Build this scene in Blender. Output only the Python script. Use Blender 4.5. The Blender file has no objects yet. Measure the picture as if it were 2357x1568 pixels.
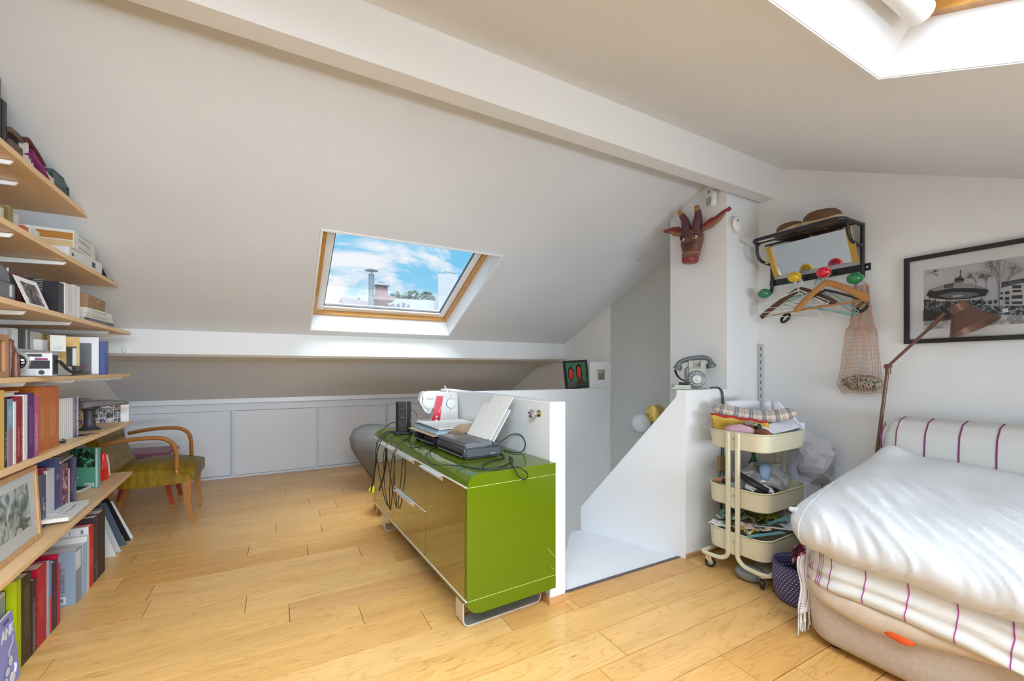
import bpy, bmesh, math, random
from mathutils import Vector, Matrix, noise
random.seed(7)
PI = math.pi
S = bpy.context.scene
COL = S.collection

# ---------------------------------------------------------------- camera, world, light, exposure
YAW = math.atan(538 / 976.0)
cd = bpy.data.cameras.new('camera')
cam = bpy.data.objects.new('camera', cd)
COL.objects.link(cam)
cam.location = (0, 0, 1.2)
cam.rotation_euler = (PI / 2, 0, -YAW)
cd.sensor_width = 36
cd.lens = 976 / 2357 * 36
cd.shift_y = 66 / 2357
cd.clip_start = 0.02
cd.clip_end = 500
S.camera = cam

S.view_settings.view_transform = 'Standard'
S.view_settings.look = 'None'
S.view_settings.gamma = 1
S.view_settings.use_curve_mapping = False
S.view_settings.exposure = 0.12

w = bpy.data.worlds.new('sky')
S.world = w
w.use_nodes = True
nt = w.node_tree
for n in list(nt.nodes):
    nt.nodes.remove(n)
def N(nt, typ, **kw):
    n = nt.nodes.new(typ)
    for k, v in kw.items():
        if k.startswith('i_'):
            key = k[2:]
            n.inputs[int(key) if key.isdigit() else key.replace('_', ' ')].default_value = v
        else:
            setattr(n, k, v)
    return n
def ramp(nt, stops, interp='LINEAR'):
    r = nt.nodes.new('ShaderNodeValToRGB')
    r.color_ramp.interpolation = interp
    e = r.color_ramp.elements
    while len(e) < len(stops):
        e.new(0.5)
    for el, (p, c) in zip(e, stops):
        el.position = p
        el.color = (c[0], c[1], c[2], 1) if not isinstance(c, (int, float)) else (c, c, c, 1)
    return r
L = nt.links.new
tc = N(nt, 'ShaderNodeTexCoord')
sep = N(nt, 'ShaderNodeSeparateXYZ')
L(tc.outputs['Generated'], sep.inputs[0])
grad = ramp(nt, [(0.0, (.70, .86, .96)), (0.10, (.42, .77, .97)), (0.24, (.19, .62, .93)), (1.0, (.13, .46, .84))])
L(sep.outputs['Z'], grad.inputs[0])
mp = N(nt, 'ShaderNodeMapping')
mp.inputs['Scale'].default_value = (1, 1, 2.2)
L(tc.outputs['Generated'], mp.inputs[0])
cn = N(nt, 'ShaderNodeTexNoise', i_Scale=4.2, i_Detail=9.0, i_Roughness=0.66, i_Distortion=0.5)
L(mp.outputs[0], cn.inputs['Vector'])
bias = N(nt, 'ShaderNodeMath', operation='MULTIPLY_ADD')      # clouds thicken towards the horizon
bias.inputs[1].default_value = -0.75
bias.inputs[2].default_value = 0.165
L(sep.outputs['Z'], bias.inputs[0])
addb = N(nt, 'ShaderNodeMath', operation='ADD')
L(cn.outputs['Fac'], addb.inputs[0])
L(bias.outputs[0], addb.inputs[1])
cr = ramp(nt, [(0.50, 0.0), (0.62, 1.0)])
L(addb.outputs[0], cr.inputs[0])
mixc = N(nt, 'ShaderNodeMixRGB')
mixc.inputs['Color2'].default_value = (.97, .98, 1, 1)
L(cr.outputs[0], mixc.inputs['Fac'])
L(grad.outputs[0], mixc.inputs['Color1'])
bg = N(nt, 'ShaderNodeBackground', i_Strength=1.08)
L(mixc.outputs[0], bg.inputs['Color'])
wo = N(nt, 'ShaderNodeOutputWorld')
L(bg.outputs[0], wo.inputs[0])

def sun(energy, ang, rot, color):
    d = bpy.data.lights.new('sun', 'SUN')
    d.energy = energy
    d.angle = math.radians(ang)
    d.color = color
    o = bpy.data.objects.new('sun', d)
    o.rotation_euler = rot
    COL.objects.link(o)
    return o
def area(name, loc, target, sx, sy, power, color=(1, 1, 1), spread=180):
    d = bpy.data.lights.new(name, 'AREA')
    d.shape = 'RECTANGLE'
    d.size, d.size_y = sx, sy
    d.energy = power
    d.color = color
    d.spread = math.radians(spread)
    o = bpy.data.objects.new(name, d)
    o.location = loc
    o.rotation_euler = (Vector(target) - Vector(loc)).to_track_quat('-Z', 'Y').to_euler()
    COL.objects.link(o)
    return o
# veiled sun high over the ridge; its wide disc is the bright cloud cover
sun(9.5, 70, (math.radians(16), math.radians(-4), 0), (.95, .975, 1))
# daylight at the far and near roof windows, then two added fill lamps without windows
area('far_roof_window_daylight', (0.88, 1.1, 3.75), (0.88, 3.5, 1.85), 2.4, 2.0, 95, (.86, .93, 1))
area('roof_daylight_and_fill', (0.98, 0.10, 2.05), (1.6, 1.2, 0.3), 1.0, 0.8, 19, (.78, .89, 1))
area('roof_daylight_and_fill', (-0.15, 0.25, 1.88), (-0.60, 2.4, 0.1), 1.1, 0.8, 60, (.78, .89, 1), 130)  # added fill lamp for the left side; the slope has no window here
area('near_end_fill', (1.05, -1.8, 1.05), (0.0, 4.0, 0.95), 2.6, 0.75, 82, (.78, .89, 1), 110)  # added fill lamp behind the camera; the near wall has no window

# ---------------------------------------------------------------- helpers
K = 976.0
FW = Vector((math.sin(YAW), math.cos(YAW), 0))
RT = Vector((math.cos(YAW), -math.sin(YAW), 0))
CP = Vector((0, 0, 1.2))
def at(px, py, ax, v):
    """the point of the plane ax = v that the photograph shows at (px, py)"""
    d = FW + RT * ((px - 1178.5) / K) + Vector((0, 0, (850 - py) / K))
    i = 'xyz'.index(ax)
    return CP + d * ((v - CP[i]) / d[i])

MATS = {}
def mat(key, col, rough=0.5, metal=0.0, spec=0.5, coat=0.0, var=0.0, vscale=8.0, bump=0.0, bscale=60.0, alpha=None, ior=None, emit=None, stretch=None, col2=None, trans=0.0, sheen=0.0):
    if key in MATS:
        return MATS[key]
    m = bpy.data.materials.new(key)
    m.use_nodes = True
    nt = m.node_tree
    b = nt.nodes['Principled BSDF']
    b.inputs['Base Color'].default_value = (*col, 1)
    b.inputs['Roughness'].default_value = rough
    b.inputs['Metallic'].default_value = metal
    b.inputs['Specular IOR Level'].default_value = spec
    b.inputs['Coat Weight'].default_value = coat
    b.inputs['Coat Roughness'].default_value = 0.04
    if sheen:
        b.inputs['Sheen Weight'].default_value = sheen
    if trans:
        b.inputs['Transmission Weight'].default_value = trans
    if ior:
        b.inputs['IOR'].default_value = ior
    if alpha is not None:
        b.inputs['Alpha'].default_value = alpha
    if emit:
        b.inputs['Emission Color'].default_value = (*emit[0], 1)
        b.inputs['Emission Strength'].default_value = emit[1]
    Lk = nt.links.new
    t = N(nt, 'ShaderNodeTexCoord')
    src = t.outputs['Object']
    if stretch:
        mp = N(nt, 'ShaderNodeMapping')
        mp.inputs['Scale'].default_value = stretch
        Lk(src, mp.inputs[0])
        src = mp.outputs[0]
    if var:
        no = N(nt, 'ShaderNodeTexNoise', i_Scale=vscale, i_Detail=5.0, i_Roughness=0.6)
        Lk(src, no.inputs['Vector'])
        c2 = col2 or tuple(c * (1 - var) for c in col)
        c1 = col if col2 else tuple(min(1, c * (1 + var * .6)) for c in col)
        r = ramp(nt, [(0.35, c1), (0.65, c2)])
        Lk(no.outputs['Fac'], r.inputs[0])
        Lk(r.outputs[0], b.inputs['Base Color'])
    if bump:
        n2 = N(nt, 'ShaderNodeTexNoise', i_Scale=bscale, i_Detail=3.0)
        Lk(src, n2.inputs['Vector'])
        bp = N(nt, 'ShaderNodeBump', i_Strength=bump, i_Distance=0.01)
        Lk(n2.outputs['Fac'], bp.inputs['Height'])
        Lk(bp.outputs[0], b.inputs['Normal'])
    MATS[key] = m
    return m
def hx(h):
    v = [int(h[i:i + 2], 16) / 255 for i in (0, 2, 4)]
    return tuple(c / 12.92 if c <= .04045 else ((c + .055) / 1.055) ** 2.4 for c in v)
def cm(h, rough=0.5, **kw):
    """plain matt colour given as sRGB hex"""
    return mat('c_%s_%s%s' % (h, rough, ''.join(sorted('%s%s' % i for i in kw.items()))), hx(h), rough, **kw)

def _mark(bm):
    return len(bm.verts)
def _xf(bm, n0, M):
    if M is not None:
        bm.verts.ensure_lookup_table()
        bmesh.ops.transform(bm, matrix=M, verts=bm.verts[n0:])
def box(bm, x0, x1, y0, y1, z0, z1, M=None, bev=0, seg=1):
    n0 = _mark(bm)
    v = [bm.verts.new(p) for p in ((x0, y0, z0), (x1, y0, z0), (x1, y1, z0), (x0, y1, z0), (x0, y0, z1), (x1, y0, z1), (x1, y1, z1), (x0, y1, z1))]
    fs = [bm.faces.new([v[i] for i in f]) for f in ((3, 2, 1, 0), (4, 5, 6, 7), (0, 1, 5, 4), (1, 2, 6, 5), (2, 3, 7, 6), (3, 0, 4, 7))]
    if M is not None:
        bmesh.ops.transform(bm, matrix=M, verts=v)
    if bev:
        es = {e for f in fs for e in f.edges}
        bmesh.ops.bevel(bm, geom=list(es), offset=bev, segments=seg, affect='EDGES', profile=0.5)
    return bm
def cbox(bm, c, sx, sy, sz, R=None, bev=0, seg=1):
    M = Matrix.Translation(c) @ (R.to_4x4() if R is not None else Matrix.Identity(4))
    return box(bm, -sx / 2, sx / 2, -sy / 2, sy / 2, -sz / 2, sz / 2, M, bev, seg)
def frame_z(d):
    return Vector(d).normalized().to_track_quat('Z', 'Y').to_matrix().to_4x4()
def cyl(bm, p0, p1, r0, r1=None, n=14, cap=True):
    r1 = r0 if r1 is None else r1
    p0, p1 = Vector(p0), Vector(p1)
    M = frame_z(p1 - p0)
    a = [bm.verts.new(p0 + (M @ Vector((r0 * math.cos(2 * PI * i / n), r0 * math.sin(2 * PI * i / n), 0)))) for i in range(n)]
    b = [bm.verts.new(p1 + (M @ Vector((r1 * math.cos(2 * PI * i / n), r1 * math.sin(2 * PI * i / n), 0)))) for i in range(n)]
    for i in range(n):
        bm.faces.new((a[i], a[(i + 1) % n], b[(i + 1) % n], b[i]))
    if cap:
        bm.faces.new(a[::-1])
        bm.faces.new(b)
    return bm
def tube(bm, pts, r, n=8, closed=False, flat=None):
    """sweep a circle (or an ellipse r x flat) along pts; r may be a list"""
    pts = [Vector(p) for p in pts]
    m = len(pts)
    rs = r if isinstance(r, (list, tuple)) else [r] * m
    rings = []
    up = None
    for i, p in enumerate(pts):
        if closed:
            t = pts[(i + 1) % m] - pts[i - 1]
        else:
            t = pts[min(i + 1, m - 1)] - pts[max(i - 1, 0)]
        if t.length < 1e-9:
            t = Vector((0, 0, 1))
        t.normalize()
        if up is None:
            up = Vector((0, 0, 1)) if abs(t.z) < .9 else Vector((1, 0, 0))
        sd = t.cross(up)
        if sd.length < 1e-6:
            sd = t.cross(Vector((1, 0.2, 0)))
        sd.normalize()
        up = sd.cross(t).normalized()
        f = (flat[i] if isinstance(flat, (list, tuple)) else flat) if flat is not None else rs[i]
        rings.append([bm.verts.new(p + sd * (rs[i] * math.cos(2 * PI * k / n)) + up * (f * math.sin(2 * PI * k / n))) for k in range(n)])
    for i in range(m if closed else m - 1):
        a, b = rings[i], rings[(i + 1) % m]
        for k in range(n):
            bm.faces.new((a[k], a[(k + 1) % n], b[(k + 1) % n], b[k]))
    if not closed:
        bm.faces.new(rings[0][::-1])
        bm.faces.new(rings[-1])
    return bm
def smoothp(pts, sub=6, closed=False):
    """Catmull-Rom through pts"""
    P = [Vector(p) for p in pts]
    n = len(P)
    out = []
    for i in range(n if closed else n - 1):
        p0 = P[i - 1] if (i > 0 or closed) else P[i]
        p1, p2 = P[i], P[(i + 1) % n]
        p3 = P[(i + 2) % n] if (i + 2 < n or closed) else p2
        for k in range(sub):
            t = k / sub
            out.append(0.5 * ((2 * p1) + (p2 - p0) * t + (2 * p0 - 5 * p1 + 4 * p2 - p3) * t * t + (3 * p1 - p0 - 3 * p2 + p3) * t ** 3))
    if not closed:
        out.append(P[-1])
    return out
def lathe(bm, prof, M=None, n=28):
    """prof: (radius, z) from bottom to top"""
    n0 = _mark(bm)
    rings = []
    for r, z in prof:
        rings.append([bm.verts.new((max(r, 1e-4) * math.cos(2 * PI * k / n), max(r, 1e-4) * math.sin(2 * PI * k / n), z)) for k in range(n)])
    for a, b in zip(rings, rings[1:]):
        for k in range(n):
            bm.faces.new((a[k], a[(k + 1) % n], b[(k + 1) % n], b[k]))
    bm.faces.new(rings[0][::-1])
    bm.faces.new(rings[-1])
    _xf(bm, n0, M)
    return bm
def prism(bm, poly, a0, a1, axis='z', M=None, bev=0, seg=1):
    """poly in the two other axes (x,y for z; x,z for y; y,z for x), extruded from a0 to a1"""
    def P(u, v, a):
        return (u, v, a) if axis == 'z' else ((u, a, v) if axis == 'y' else (a, u, v))
    A = [bm.verts.new(P(u, v, a0)) for u, v in poly]
    B = [bm.verts.new(P(u, v, a1)) for u, v in poly]
    n = len(poly)
    fs = [bm.faces.new(A[::-1]), bm.faces.new(B)]
    for i in range(n):
        fs.append(bm.faces.new((A[i], A[(i + 1) % n], B[(i + 1) % n], B[i])))
    if M is not None:
        bmesh.ops.transform(bm, matrix=M, verts=A + B)
    bmesh.ops.recalc_face_normals(bm, faces=fs)
    if bev:
        bmesh.ops.bevel(bm, geom=list({e for f in fs for e in f.edges}), offset=bev, segments=seg, affect='EDGES')
    return bm
def ell(bm, c, rx, ry=None, rz=None, R=None, u=18, v=12):
    ry = rx if ry is None else ry
    rz = rx if rz is None else rz
    M = Matrix.Translation(c) @ (R.to_4x4() if R is not None else Matrix.Identity(4)) @ Matrix.Diagonal((rx, ry, rz, 1))
    bmesh.ops.create_uvsphere(bm, u_segments=u, v_segments=v, radius=1, matrix=M)
    return bm
def sheet(bm, fn, nu, nv):
    g = [[bm.verts.new(fn(i / nu, j / nv)) for j in range(nv + 1)] for i in range(nu + 1)]
    for i in range(nu):
        for j in range(nv):
            bm.faces.new((g[i][j], g[i + 1][j], g[i + 1][j + 1], g[i][j + 1]))
    return bm
def loft(bm, rings, cap=True):
    R = [[bm.verts.new(p) for p in r] for r in rings]
    n = len(R[0])
    for a, b in zip(R, R[1:]):
        for k in range(n):
            bm.faces.new((a[k], a[(k + 1) % n], b[(k + 1) % n], b[k]))
    if cap:
        bm.faces.new(R[0][::-1])
        bm.faces.new(R[-1])
    return bm
def B():
    return bmesh.new()

ROOT = {}
def rootM(o):
    while o.parent is not None:
        o = o.parent
    return Matrix.LocRotScale(o.location, o.rotation_euler.to_quaternion(), None)
def tag(o, label=None, cat=None, group=None, kind=None):
    if label: o['label'] = label
    if cat: o['category'] = cat
    if group: o['group'] = group
    if kind: o['kind'] = kind
    return o
def thing(name, label, cat, loc=(0, 0, 0), rot=(0, 0, 0), group=None):
    o = bpy.data.objects.new(name, None)
    o.empty_display_size = 0.05
    o.location = loc
    o.rotation_euler = rot if not isinstance(rot, (int, float)) else (0, 0, rot)
    COL.objects.link(o)
    return tag(o, label, cat, group)
def ob(name, bm, m, parent=None, label=None, cat=None, group=None, kind=None, smooth=None, world=False, solid=0, sub=0, recenter=True):
    """one mesh object; world=True: bm is in world space, else in the space of its thing"""
    if solid == 0 and not sub:
        bmesh.ops.recalc_face_normals(bm, faces=bm.faces)
    base = None
    if parent is not None:
        if world:
            bm.transform(rootM(parent).inverted())
    elif recenter and bm.verts:
        xs = [v.co for v in bm.verts]
        base = Vector(((min(v.x for v in xs) + max(v.x for v in xs)) / 2, (min(v.y for v in xs) + max(v.y for v in xs)) / 2, min(v.z for v in xs)))
        bm.transform(Matrix.Translation(-base))
    me = bpy.data.meshes.new(name)
    bm.to_mesh(me)
    bm.free()
    if m is not None:
        for mm in (m if isinstance(m, (list, tuple)) else [m]):
            me.materials.append(mm)
    if smooth is not None:
        for p in me.polygons:
            p.use_smooth = True
        if smooth < 180:
            me.set_sharp_from_angle(angle=math.radians(smooth))
    o = bpy.data.objects.new(name, me)
    COL.objects.link(o)
    if parent is not None:
        o.parent = parent
    elif base is not None:
        o.location = base
    if solid:
        md = o.modifiers.new('solid', 'SOLIDIFY')
        md.thickness = solid
        md.offset = 0
    if sub:
        md = o.modifiers.new('sub', 'SUBSURF')
        md.levels = md.render_levels = sub
    return tag(o, label, cat, group, kind)
def struct(name, bm, m, parent=None, smooth=None):
    return ob(name, bm, m, parent, kind='structure' if parent is None else None, smooth=smooth)
def text(s, size, m, name, parent, M, ext=0.0004, bold=False, shear=0.0, align='LEFT'):
    """flat lettering as a mesh, placed by matrix M in the thing's space"""
    cu = bpy.data.curves.new(name, 'FONT')
    cu.body = s
    cu.size = size
    cu.extrude = ext
    cu.shear = shear
    cu.offset = 0.0012 * (size / .05) if bold else 0
    cu.align_x = align
    cu.resolution_u = 2
    to = bpy.data.objects.new('tmp_text', cu)
    me = bpy.data.meshes.new_from_object(to)
    me.name = name
    me.transform(M)
    me.materials.clear()
    me.materials.append(m)
    bpy.data.objects.remove(to)
    bpy.data.curves.remove(cu)
    o = bpy.data.objects.new(name, me)
    COL.objects.link(o)
    o.parent = parent
    return o

# ---------------------------------------------------------------- shared materials
def wall_mat(key, col, rough=0.75):
    return mat(key, col, rough, spec=0.3, var=0.03, vscale=1.3, bump=0.06, bscale=140)
WHITE = wall_mat('wall_paint', (.84, .845, .845))
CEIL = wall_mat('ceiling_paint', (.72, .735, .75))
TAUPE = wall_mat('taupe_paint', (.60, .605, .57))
GLOSSW = mat('white_gloss', (.83, .84, .85), 0.3, spec=0.5)
CUPW = mat('cupboard_white', (.74, .77, .81), 0.45, bump=0.03, bscale=200)
LANDW = mat('landing_white', (.80, .82, .85), 0.42, var=0.03, vscale=5, bump=0.04, bscale=60)

def plank_mat():
    m = bpy.data.materials.new('oak_floor')
    m.use_nodes = True
    nt = m.node_tree
    b = nt.nodes['Principled BSDF']
    Lk = nt.links.new
    t = N(nt, 'ShaderNodeTexCoord')
    oi = N(nt, 'ShaderNodeObjectInfo')
    mul = N(nt, 'ShaderNodeMath', operation='MULTIPLY')
    mul.inputs[1].default_value = 37.0
    Lk(oi.outputs['Random'], mul.inputs[0])
    comb = N(nt, 'ShaderNodeCombineXYZ')
    Lk(mul.outputs[0], comb.inputs[0])
    Lk(mul.outputs[0], comb.inputs[2])
    ad = N(nt, 'ShaderNodeVectorMath', operation='ADD')
    Lk(t.outputs['Object'], ad.inputs[0])
    Lk(comb.outputs[0], ad.inputs[1])
    mp = N(nt, 'ShaderNodeMapping')
    mp.inputs['Scale'].default_value = (1.1, 7.5, 1)
    Lk(ad.outputs[0], mp.inputs[0])
    # cathedral grain: rings of a distorted coordinate
    n1 = N(nt, 'ShaderNodeTexNoise', i_Scale=0.9, i_Detail=3.0, i_Roughness=0.45, i_Distortion=0.4)
    Lk(mp.outputs[0], n1.inputs['Vector'])
    fr = N(nt, 'ShaderNodeMath', operation='MULTIPLY')
    fr.inputs[1].default_value = 15.0
    Lk(n1.outputs['Fac'], fr.inputs[0])
    sn = N(nt, 'ShaderNodeMath', operation='SINE')
    m2 = N(nt, 'ShaderNodeMath', operation='MULTIPLY')
    m2.inputs[1].default_value = 6.283
    Lk(fr.outputs[0], m2.inputs[0])
    Lk(m2.outputs[0], sn.inputs[0])
    gr = ramp(nt, [(0.0, 0.0), (0.85, 0.0), (1.0, 1.0)])
    mr = N(nt, 'ShaderNodeMapRange', i_1=-1.0, i_2=1.0)
    Lk(sn.outputs[0], mr.inputs[0])
    Lk(mr.outputs[0], gr.inputs[0])
    # short dark pores
    mp2 = N(nt, 'ShaderNodeMapping')
    mp2.inputs['Scale'].default_value = (14, 150, 1)
    Lk(ad.outputs[0], mp2.inputs[0])
    n2 = N(nt, 'ShaderNodeTexNoise', i_Scale=1.0, i_Detail=2.0, i_Roughness=0.5)
    Lk(mp2.outputs[0], n2.inputs['Vector'])
    pr = ramp(nt, [(0.62, 0.0), (0.74, 1.0)])
    Lk(n2.outputs['Fac'], pr.inputs[0])
    # patches where pores are dense
    n3 = N(nt, 'ShaderNodeTexNoise', i_Scale=2.2, i_Detail=2.0)
    Lk(mp.outputs[0], n3.inputs['Vector'])
    pm = ramp(nt, [(0.45, 0.0), (0.62, 1.0)])
    Lk(n3.outputs['Fac'], pm.inputs[0])
    pmul = N(nt, 'ShaderNodeMath', operation='MULTIPLY')
    Lk(pr.outputs[0], pmul.inputs[0])
    Lk(pm.outputs[0], pmul.inputs[1])
    # board tone
    tone = ramp(nt, [(0.0, (.66, .350, .105)), (0.22, (.74, .445, .155)), (0.45, (.69, .395, .125)), (0.7, (.77, .49, .19)), (0.88, (.70, .405, .145)), (1.0, (.67, .37, .20))])
    Lk(oi.outputs['Random'], tone.inputs[0])
    soft = N(nt, 'ShaderNodeTexNoise', i_Scale=1.7, i_Detail=4.0)
    Lk(mp.outputs[0], soft.inputs['Vector'])
    sr = ramp(nt, [(0.3, (1.07, 1.06, 1.05)), (0.7, (.90, .87, .82))])
    Lk(soft.outputs['Fac'], sr.inputs[0])
    mA = N(nt, 'ShaderNodeMixRGB', blend_type='MULTIPLY', i_Fac=1.0)
    Lk(tone.outputs[0], mA.inputs['Color1'])
    Lk(sr.outputs[0], mA.inputs['Color2'])
    mB = N(nt, 'ShaderNodeMixRGB', blend_type='MULTIPLY')
    mB.inputs['Color2'].default_value = (.80, .68, .52, 1)
    g2 = N(nt, 'ShaderNodeMath', operation='MULTIPLY')
    g2.inputs[1].default_value = 0.55
    Lk(gr.outputs[0], g2.inputs[0])
    Lk(g2.outputs[0], mB.inputs['Fac'])
    Lk(mA.outputs[0], mB.inputs['Color1'])
    mC = N(nt, 'ShaderNodeMixRGB', blend_type='MULTIPLY')
    mC.inputs['Color2'].default_value = (.50, .36, .24, 1)
    Lk(pmul.outputs[0], mC.inputs['Fac'])
    Lk(mB.outputs[0], mC.inputs['Color1'])
    Lk(mC.outputs[0], b.inputs['Base Color'])
    b.inputs['Roughness'].default_value = 0.30
    b.inputs['Specular IOR Level'].default_value = 0.5
    bp = N(nt, 'ShaderNodeBump', i_Strength=0.12, i_Distance=0.004)
    Lk(pmul.outputs[0], bp.inputs['Height'])
    bp.invert = True
    Lk(bp.outputs[0], b.inputs['Normal'])
    return m
OAK = plank_mat()
def wood(key, c1, c2, rough=0.45, sc=(2, 40, 2), coat=0.0):
    m = bpy.data.materials.new(key)
    m.use_nodes = True
    nt = m.node_tree
    b = nt.nodes['Principled BSDF']
    Lk = nt.links.new
    t = N(nt, 'ShaderNodeTexCoord')
    mp = N(nt, 'ShaderNodeMapping')
    mp.inputs['Scale'].default_value = sc
    Lk(t.outputs['Object'], mp.inputs[0])
    n1 = N(nt, 'ShaderNodeTexNoise', i_Scale=1.6, i_Detail=6.0, i_Roughness=0.6, i_Distortion=0.8)
    Lk(mp.outputs[0], n1.inputs['Vector'])
    r = ramp(nt, [(0.3, c1), (0.52, tuple((a + b_) / 2 for a, b_ in zip(c1, c2))), (0.7, c2)])
    Lk(n1.outputs['Fac'], r.inputs[0])
    Lk(r.outputs[0], b.inputs['Base Color'])
    b.inputs['Roughness'].default_value = rough
    b.inputs['Coat Weight'].default_value = coat
    return m
SHELFWOOD = wood('birch_shelf', (.80, .56, .31), (.70, .44, .205), 0.4, (6, 1.2, 6))
PINE = wood('varnished_pine', (.66, .34, .08), (.48, .21, .035), 0.3, (2, 2, 26), coat=0.4)
OAKTRIM = wood('oak_trim', (.52, .29, .12), (.40, .20, .08), 0.45, (3, 30, 30))
CHAIRWOOD = wood('chair_wood', (.46, .20, .05), (.33, .12, .025), 0.35, (12, 12, 3), coat=0.3)
FRAMEWOOD = wood('frame_wood', (.62, .36, .16), (.48, .25, .10), 0.45, (20, 20, 3))
BLACK = mat('black_plastic', (.018, .018, .02), 0.42)
BLACKM = mat('black_metal', (.015, .016, .02), 0.38, spec=0.6)
CHROME = mat('chrome', (.78, .78, .79), 0.16, metal=1.0)
STEEL = mat('brushed_steel', (.62, .61, .60), 0.38, metal=1.0)
BRASS = mat('brass', (.75, .52, .16), 0.28, metal=1.0)
PAPER = mat('paper', (.80, .79, .75), 0.8, var=0.04, vscale=40)
PAGES = mat('book_pages', (.74, .70, .61), 0.85, bump=0.3, bscale=300, stretch=(1, 1, 1))
PWHITE = mat('white_plastic', (.82, .82, .81), 0.35)
def thin_glass(key, tint=(.97, .985, 1.0), refl=0.05):
    m = bpy.data.materials.new(key)
    m.use_nodes = True
    nt = m.node_tree
    nt.nodes.remove(nt.nodes['Principled BSDF'])
    tr = N(nt, 'ShaderNodeBsdfTransparent')
    tr.inputs[0].default_value = (*tint, 1)
    gl = N(nt, 'ShaderNodeBsdfGlossy')
    gl.inputs['Roughness'].default_value = 0.02
    mx = N(nt, 'ShaderNodeMixShader')
    fr = N(nt, 'ShaderNodeLayerWeight', i_Blend=0.25)
    mu = N(nt, 'ShaderNodeMath', operation='MULTIPLY')
    mu.inputs[1].default_value = refl * 4
    nt.links.new(fr.outputs['Fresnel'], mu.inputs[0])
    nt.links.new(mu.outputs[0], mx.inputs[0])
    nt.links.new(tr.outputs[0], mx.inputs[1])
    nt.links.new(gl.outputs[0], mx.inputs[2])
    nt.links.new(mx.outputs[0], nt.nodes['Material Output'].inputs[0])
    return m
GLASS = thin_glass('clear_glass')

# ---------------------------------------------------------------- room shell
XL, XG = -1.36, 3.03
YK, YN = 5.62, -2.0
CF, CN, SL = 3.40, 1.82, 0.455           # far slope z = CF - SL*y, near slope z = CN + SL*y
RY = (CF - CN) / (2 * SL)
NF = Vector((0, SL, 1)).normalized()      # outward normals of the two slopes
NN = Vector((0, -SL, 1)).normalized()
HX0, HX1, HY0, HY1 = 1.31, XG, 1.86, 3.37   # stair opening

fl = struct('floor', box(B(), XL - .05, HX0 - .02, YN, YK + .7, -0.30, -0.022), mat('subfloor', (.10, .06, .03), .9))
b_ = B()
box(b_, HX0 - .02, XG, YN, HY0 - .012, -0.30, -0.022)
box(b_, HX0 - .02, XG, HY1 + .02, YK + .7, -0.30, -0.022)
ob('floor_slab', b_, MATS['subfloor'], fl, world=True)
PITCH, Y00 = 0.1893, 0.944
joints = {9: [-.577, -2.0], 8: [-.145], 7: [.048, 1.2], 6: [.356, -1.0], 12: [-.173, 1.1], 11: [.171], 10: [.472, -.6], 14: [-.02, .302 + .9], 13: [.286, -.8],
          15: [.302], 16: [.45, -.89], 17: [.245], 20: [-.48, .7], 4: [.945, 1.33], 2: [1.281, .1], 3: [1.68, .3, -.7], 1: [1.125, .0, 2.2], 0: [.75, 1.62], 5: [-.55, .62]}
def plank(x0, x1, y0, y1):
    g = 0.0019
    b = B()
    box(b, x0 + g * .7, x1 - g * .7, y0 + g, y1 - g, -0.02, random.uniform(-.0004, .0004))
    o = ob('plank', b, OAK, None)
    o.parent = fl
    o.location = o.location - fl.location
    return o
for k in range(-12, 25):
    y0, y1 = Y00 + PITCH * k, Y00 + PITCH * (k + 1)
    if y0 > YK:
        break
    y1 = min(y1, YK + .05)
    xs = sorted(joints.get(k, []))
    if not xs:
        xs = [random.uniform(-1.2, -.2)]
    full = [XL]
    lo = xs[0]
    while lo - 1.0 > XL + .3:
        lo -= random.uniform(.8, 1.2)
        xs.insert(0, lo)
    hi = xs[-1]
    while hi < XG - .5:
        hi += random.uniform(.85, 1.35)
        if hi < XG - .15:
            xs.append(hi)
    xs = [XL] + [x for x in xs if XL + .1 < x < XG - .1] + [XG]
    for a, c in zip(xs, xs[1:]):
        if k < -1 and c < 0:
            pass
        if y1 <= HY0 - .005 or y0 >= HY1 + .1:
            plank(a, c, y0, y1)
        elif y0 < HY0 - .02:
            if c <= HX0:
                plank(a, c, y0, y1)
            else:
                if a < HX0 - .06:
                    plank(a, HX0 - .02, y0, y1)
                plank(max(a, HX0 - .02), c, y0, HY0 - .012)
        else:
            if y0 < HY1 + .1 < y1:
                pass
            if a < HX0 - .12:
                plank(a, min(c, HX0 - .02), y0, y1)

# far slope with the window opening, built as strips round the hole
def slope_pt(x, y, n=0.0, far=True):
    z = CF - SL * y if far else CN + SL * y
    return Vector((x, y, z)) + (NF if far else NN) * n
def slope_slab(bm, x0, x1, y0, y1, n0, n1, far=True):
    ps = [slope_pt(x, y, n, far) for n in (n0, n1) for x, y in ((x0, y0), (x1, y0), (x1, y1), (x0, y1))]
    v = [bm.verts.new(p) for p in ps]
    for f in ((3, 2, 1, 0), (4, 5, 6, 7), (0, 1, 5, 4), (1, 2, 6, 5), (2, 3, 7, 6), (3, 0, 4, 7)):
        bm.faces.new([v[i] for i in f])
W1 = (0.245, 1.515, 2.915, 4.075)         # opening in the far slope x0,x1,y0,y1
W2 = (0.42, 1.603, -0.55, 0.59)           # opening in the near slope
TH = 0.17
def holed_slope(name, w, ya, yb, far):
    bm = B()
    x0, x1, y0, y1 = w
    slope_slab(bm, XL - .1, x0, ya, yb, 0, TH, far)
    slope_slab(bm, x1, XG + .1, ya, yb, 0, TH, far)
    slope_slab(bm, x0, x1, ya, y0, 0, TH, far)
    slope_slab(bm, x0, x1, y1, yb, 0, TH, far)
    return struct(name, bm, CEIL if far else wall_mat('ceiling_paint_lifted', (.83, .84, .85)))  # same ceiling paint made lighter to lift the dim near slope
holed_slope('ceiling', W1, RY - .0, YK + .75, True)
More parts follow.
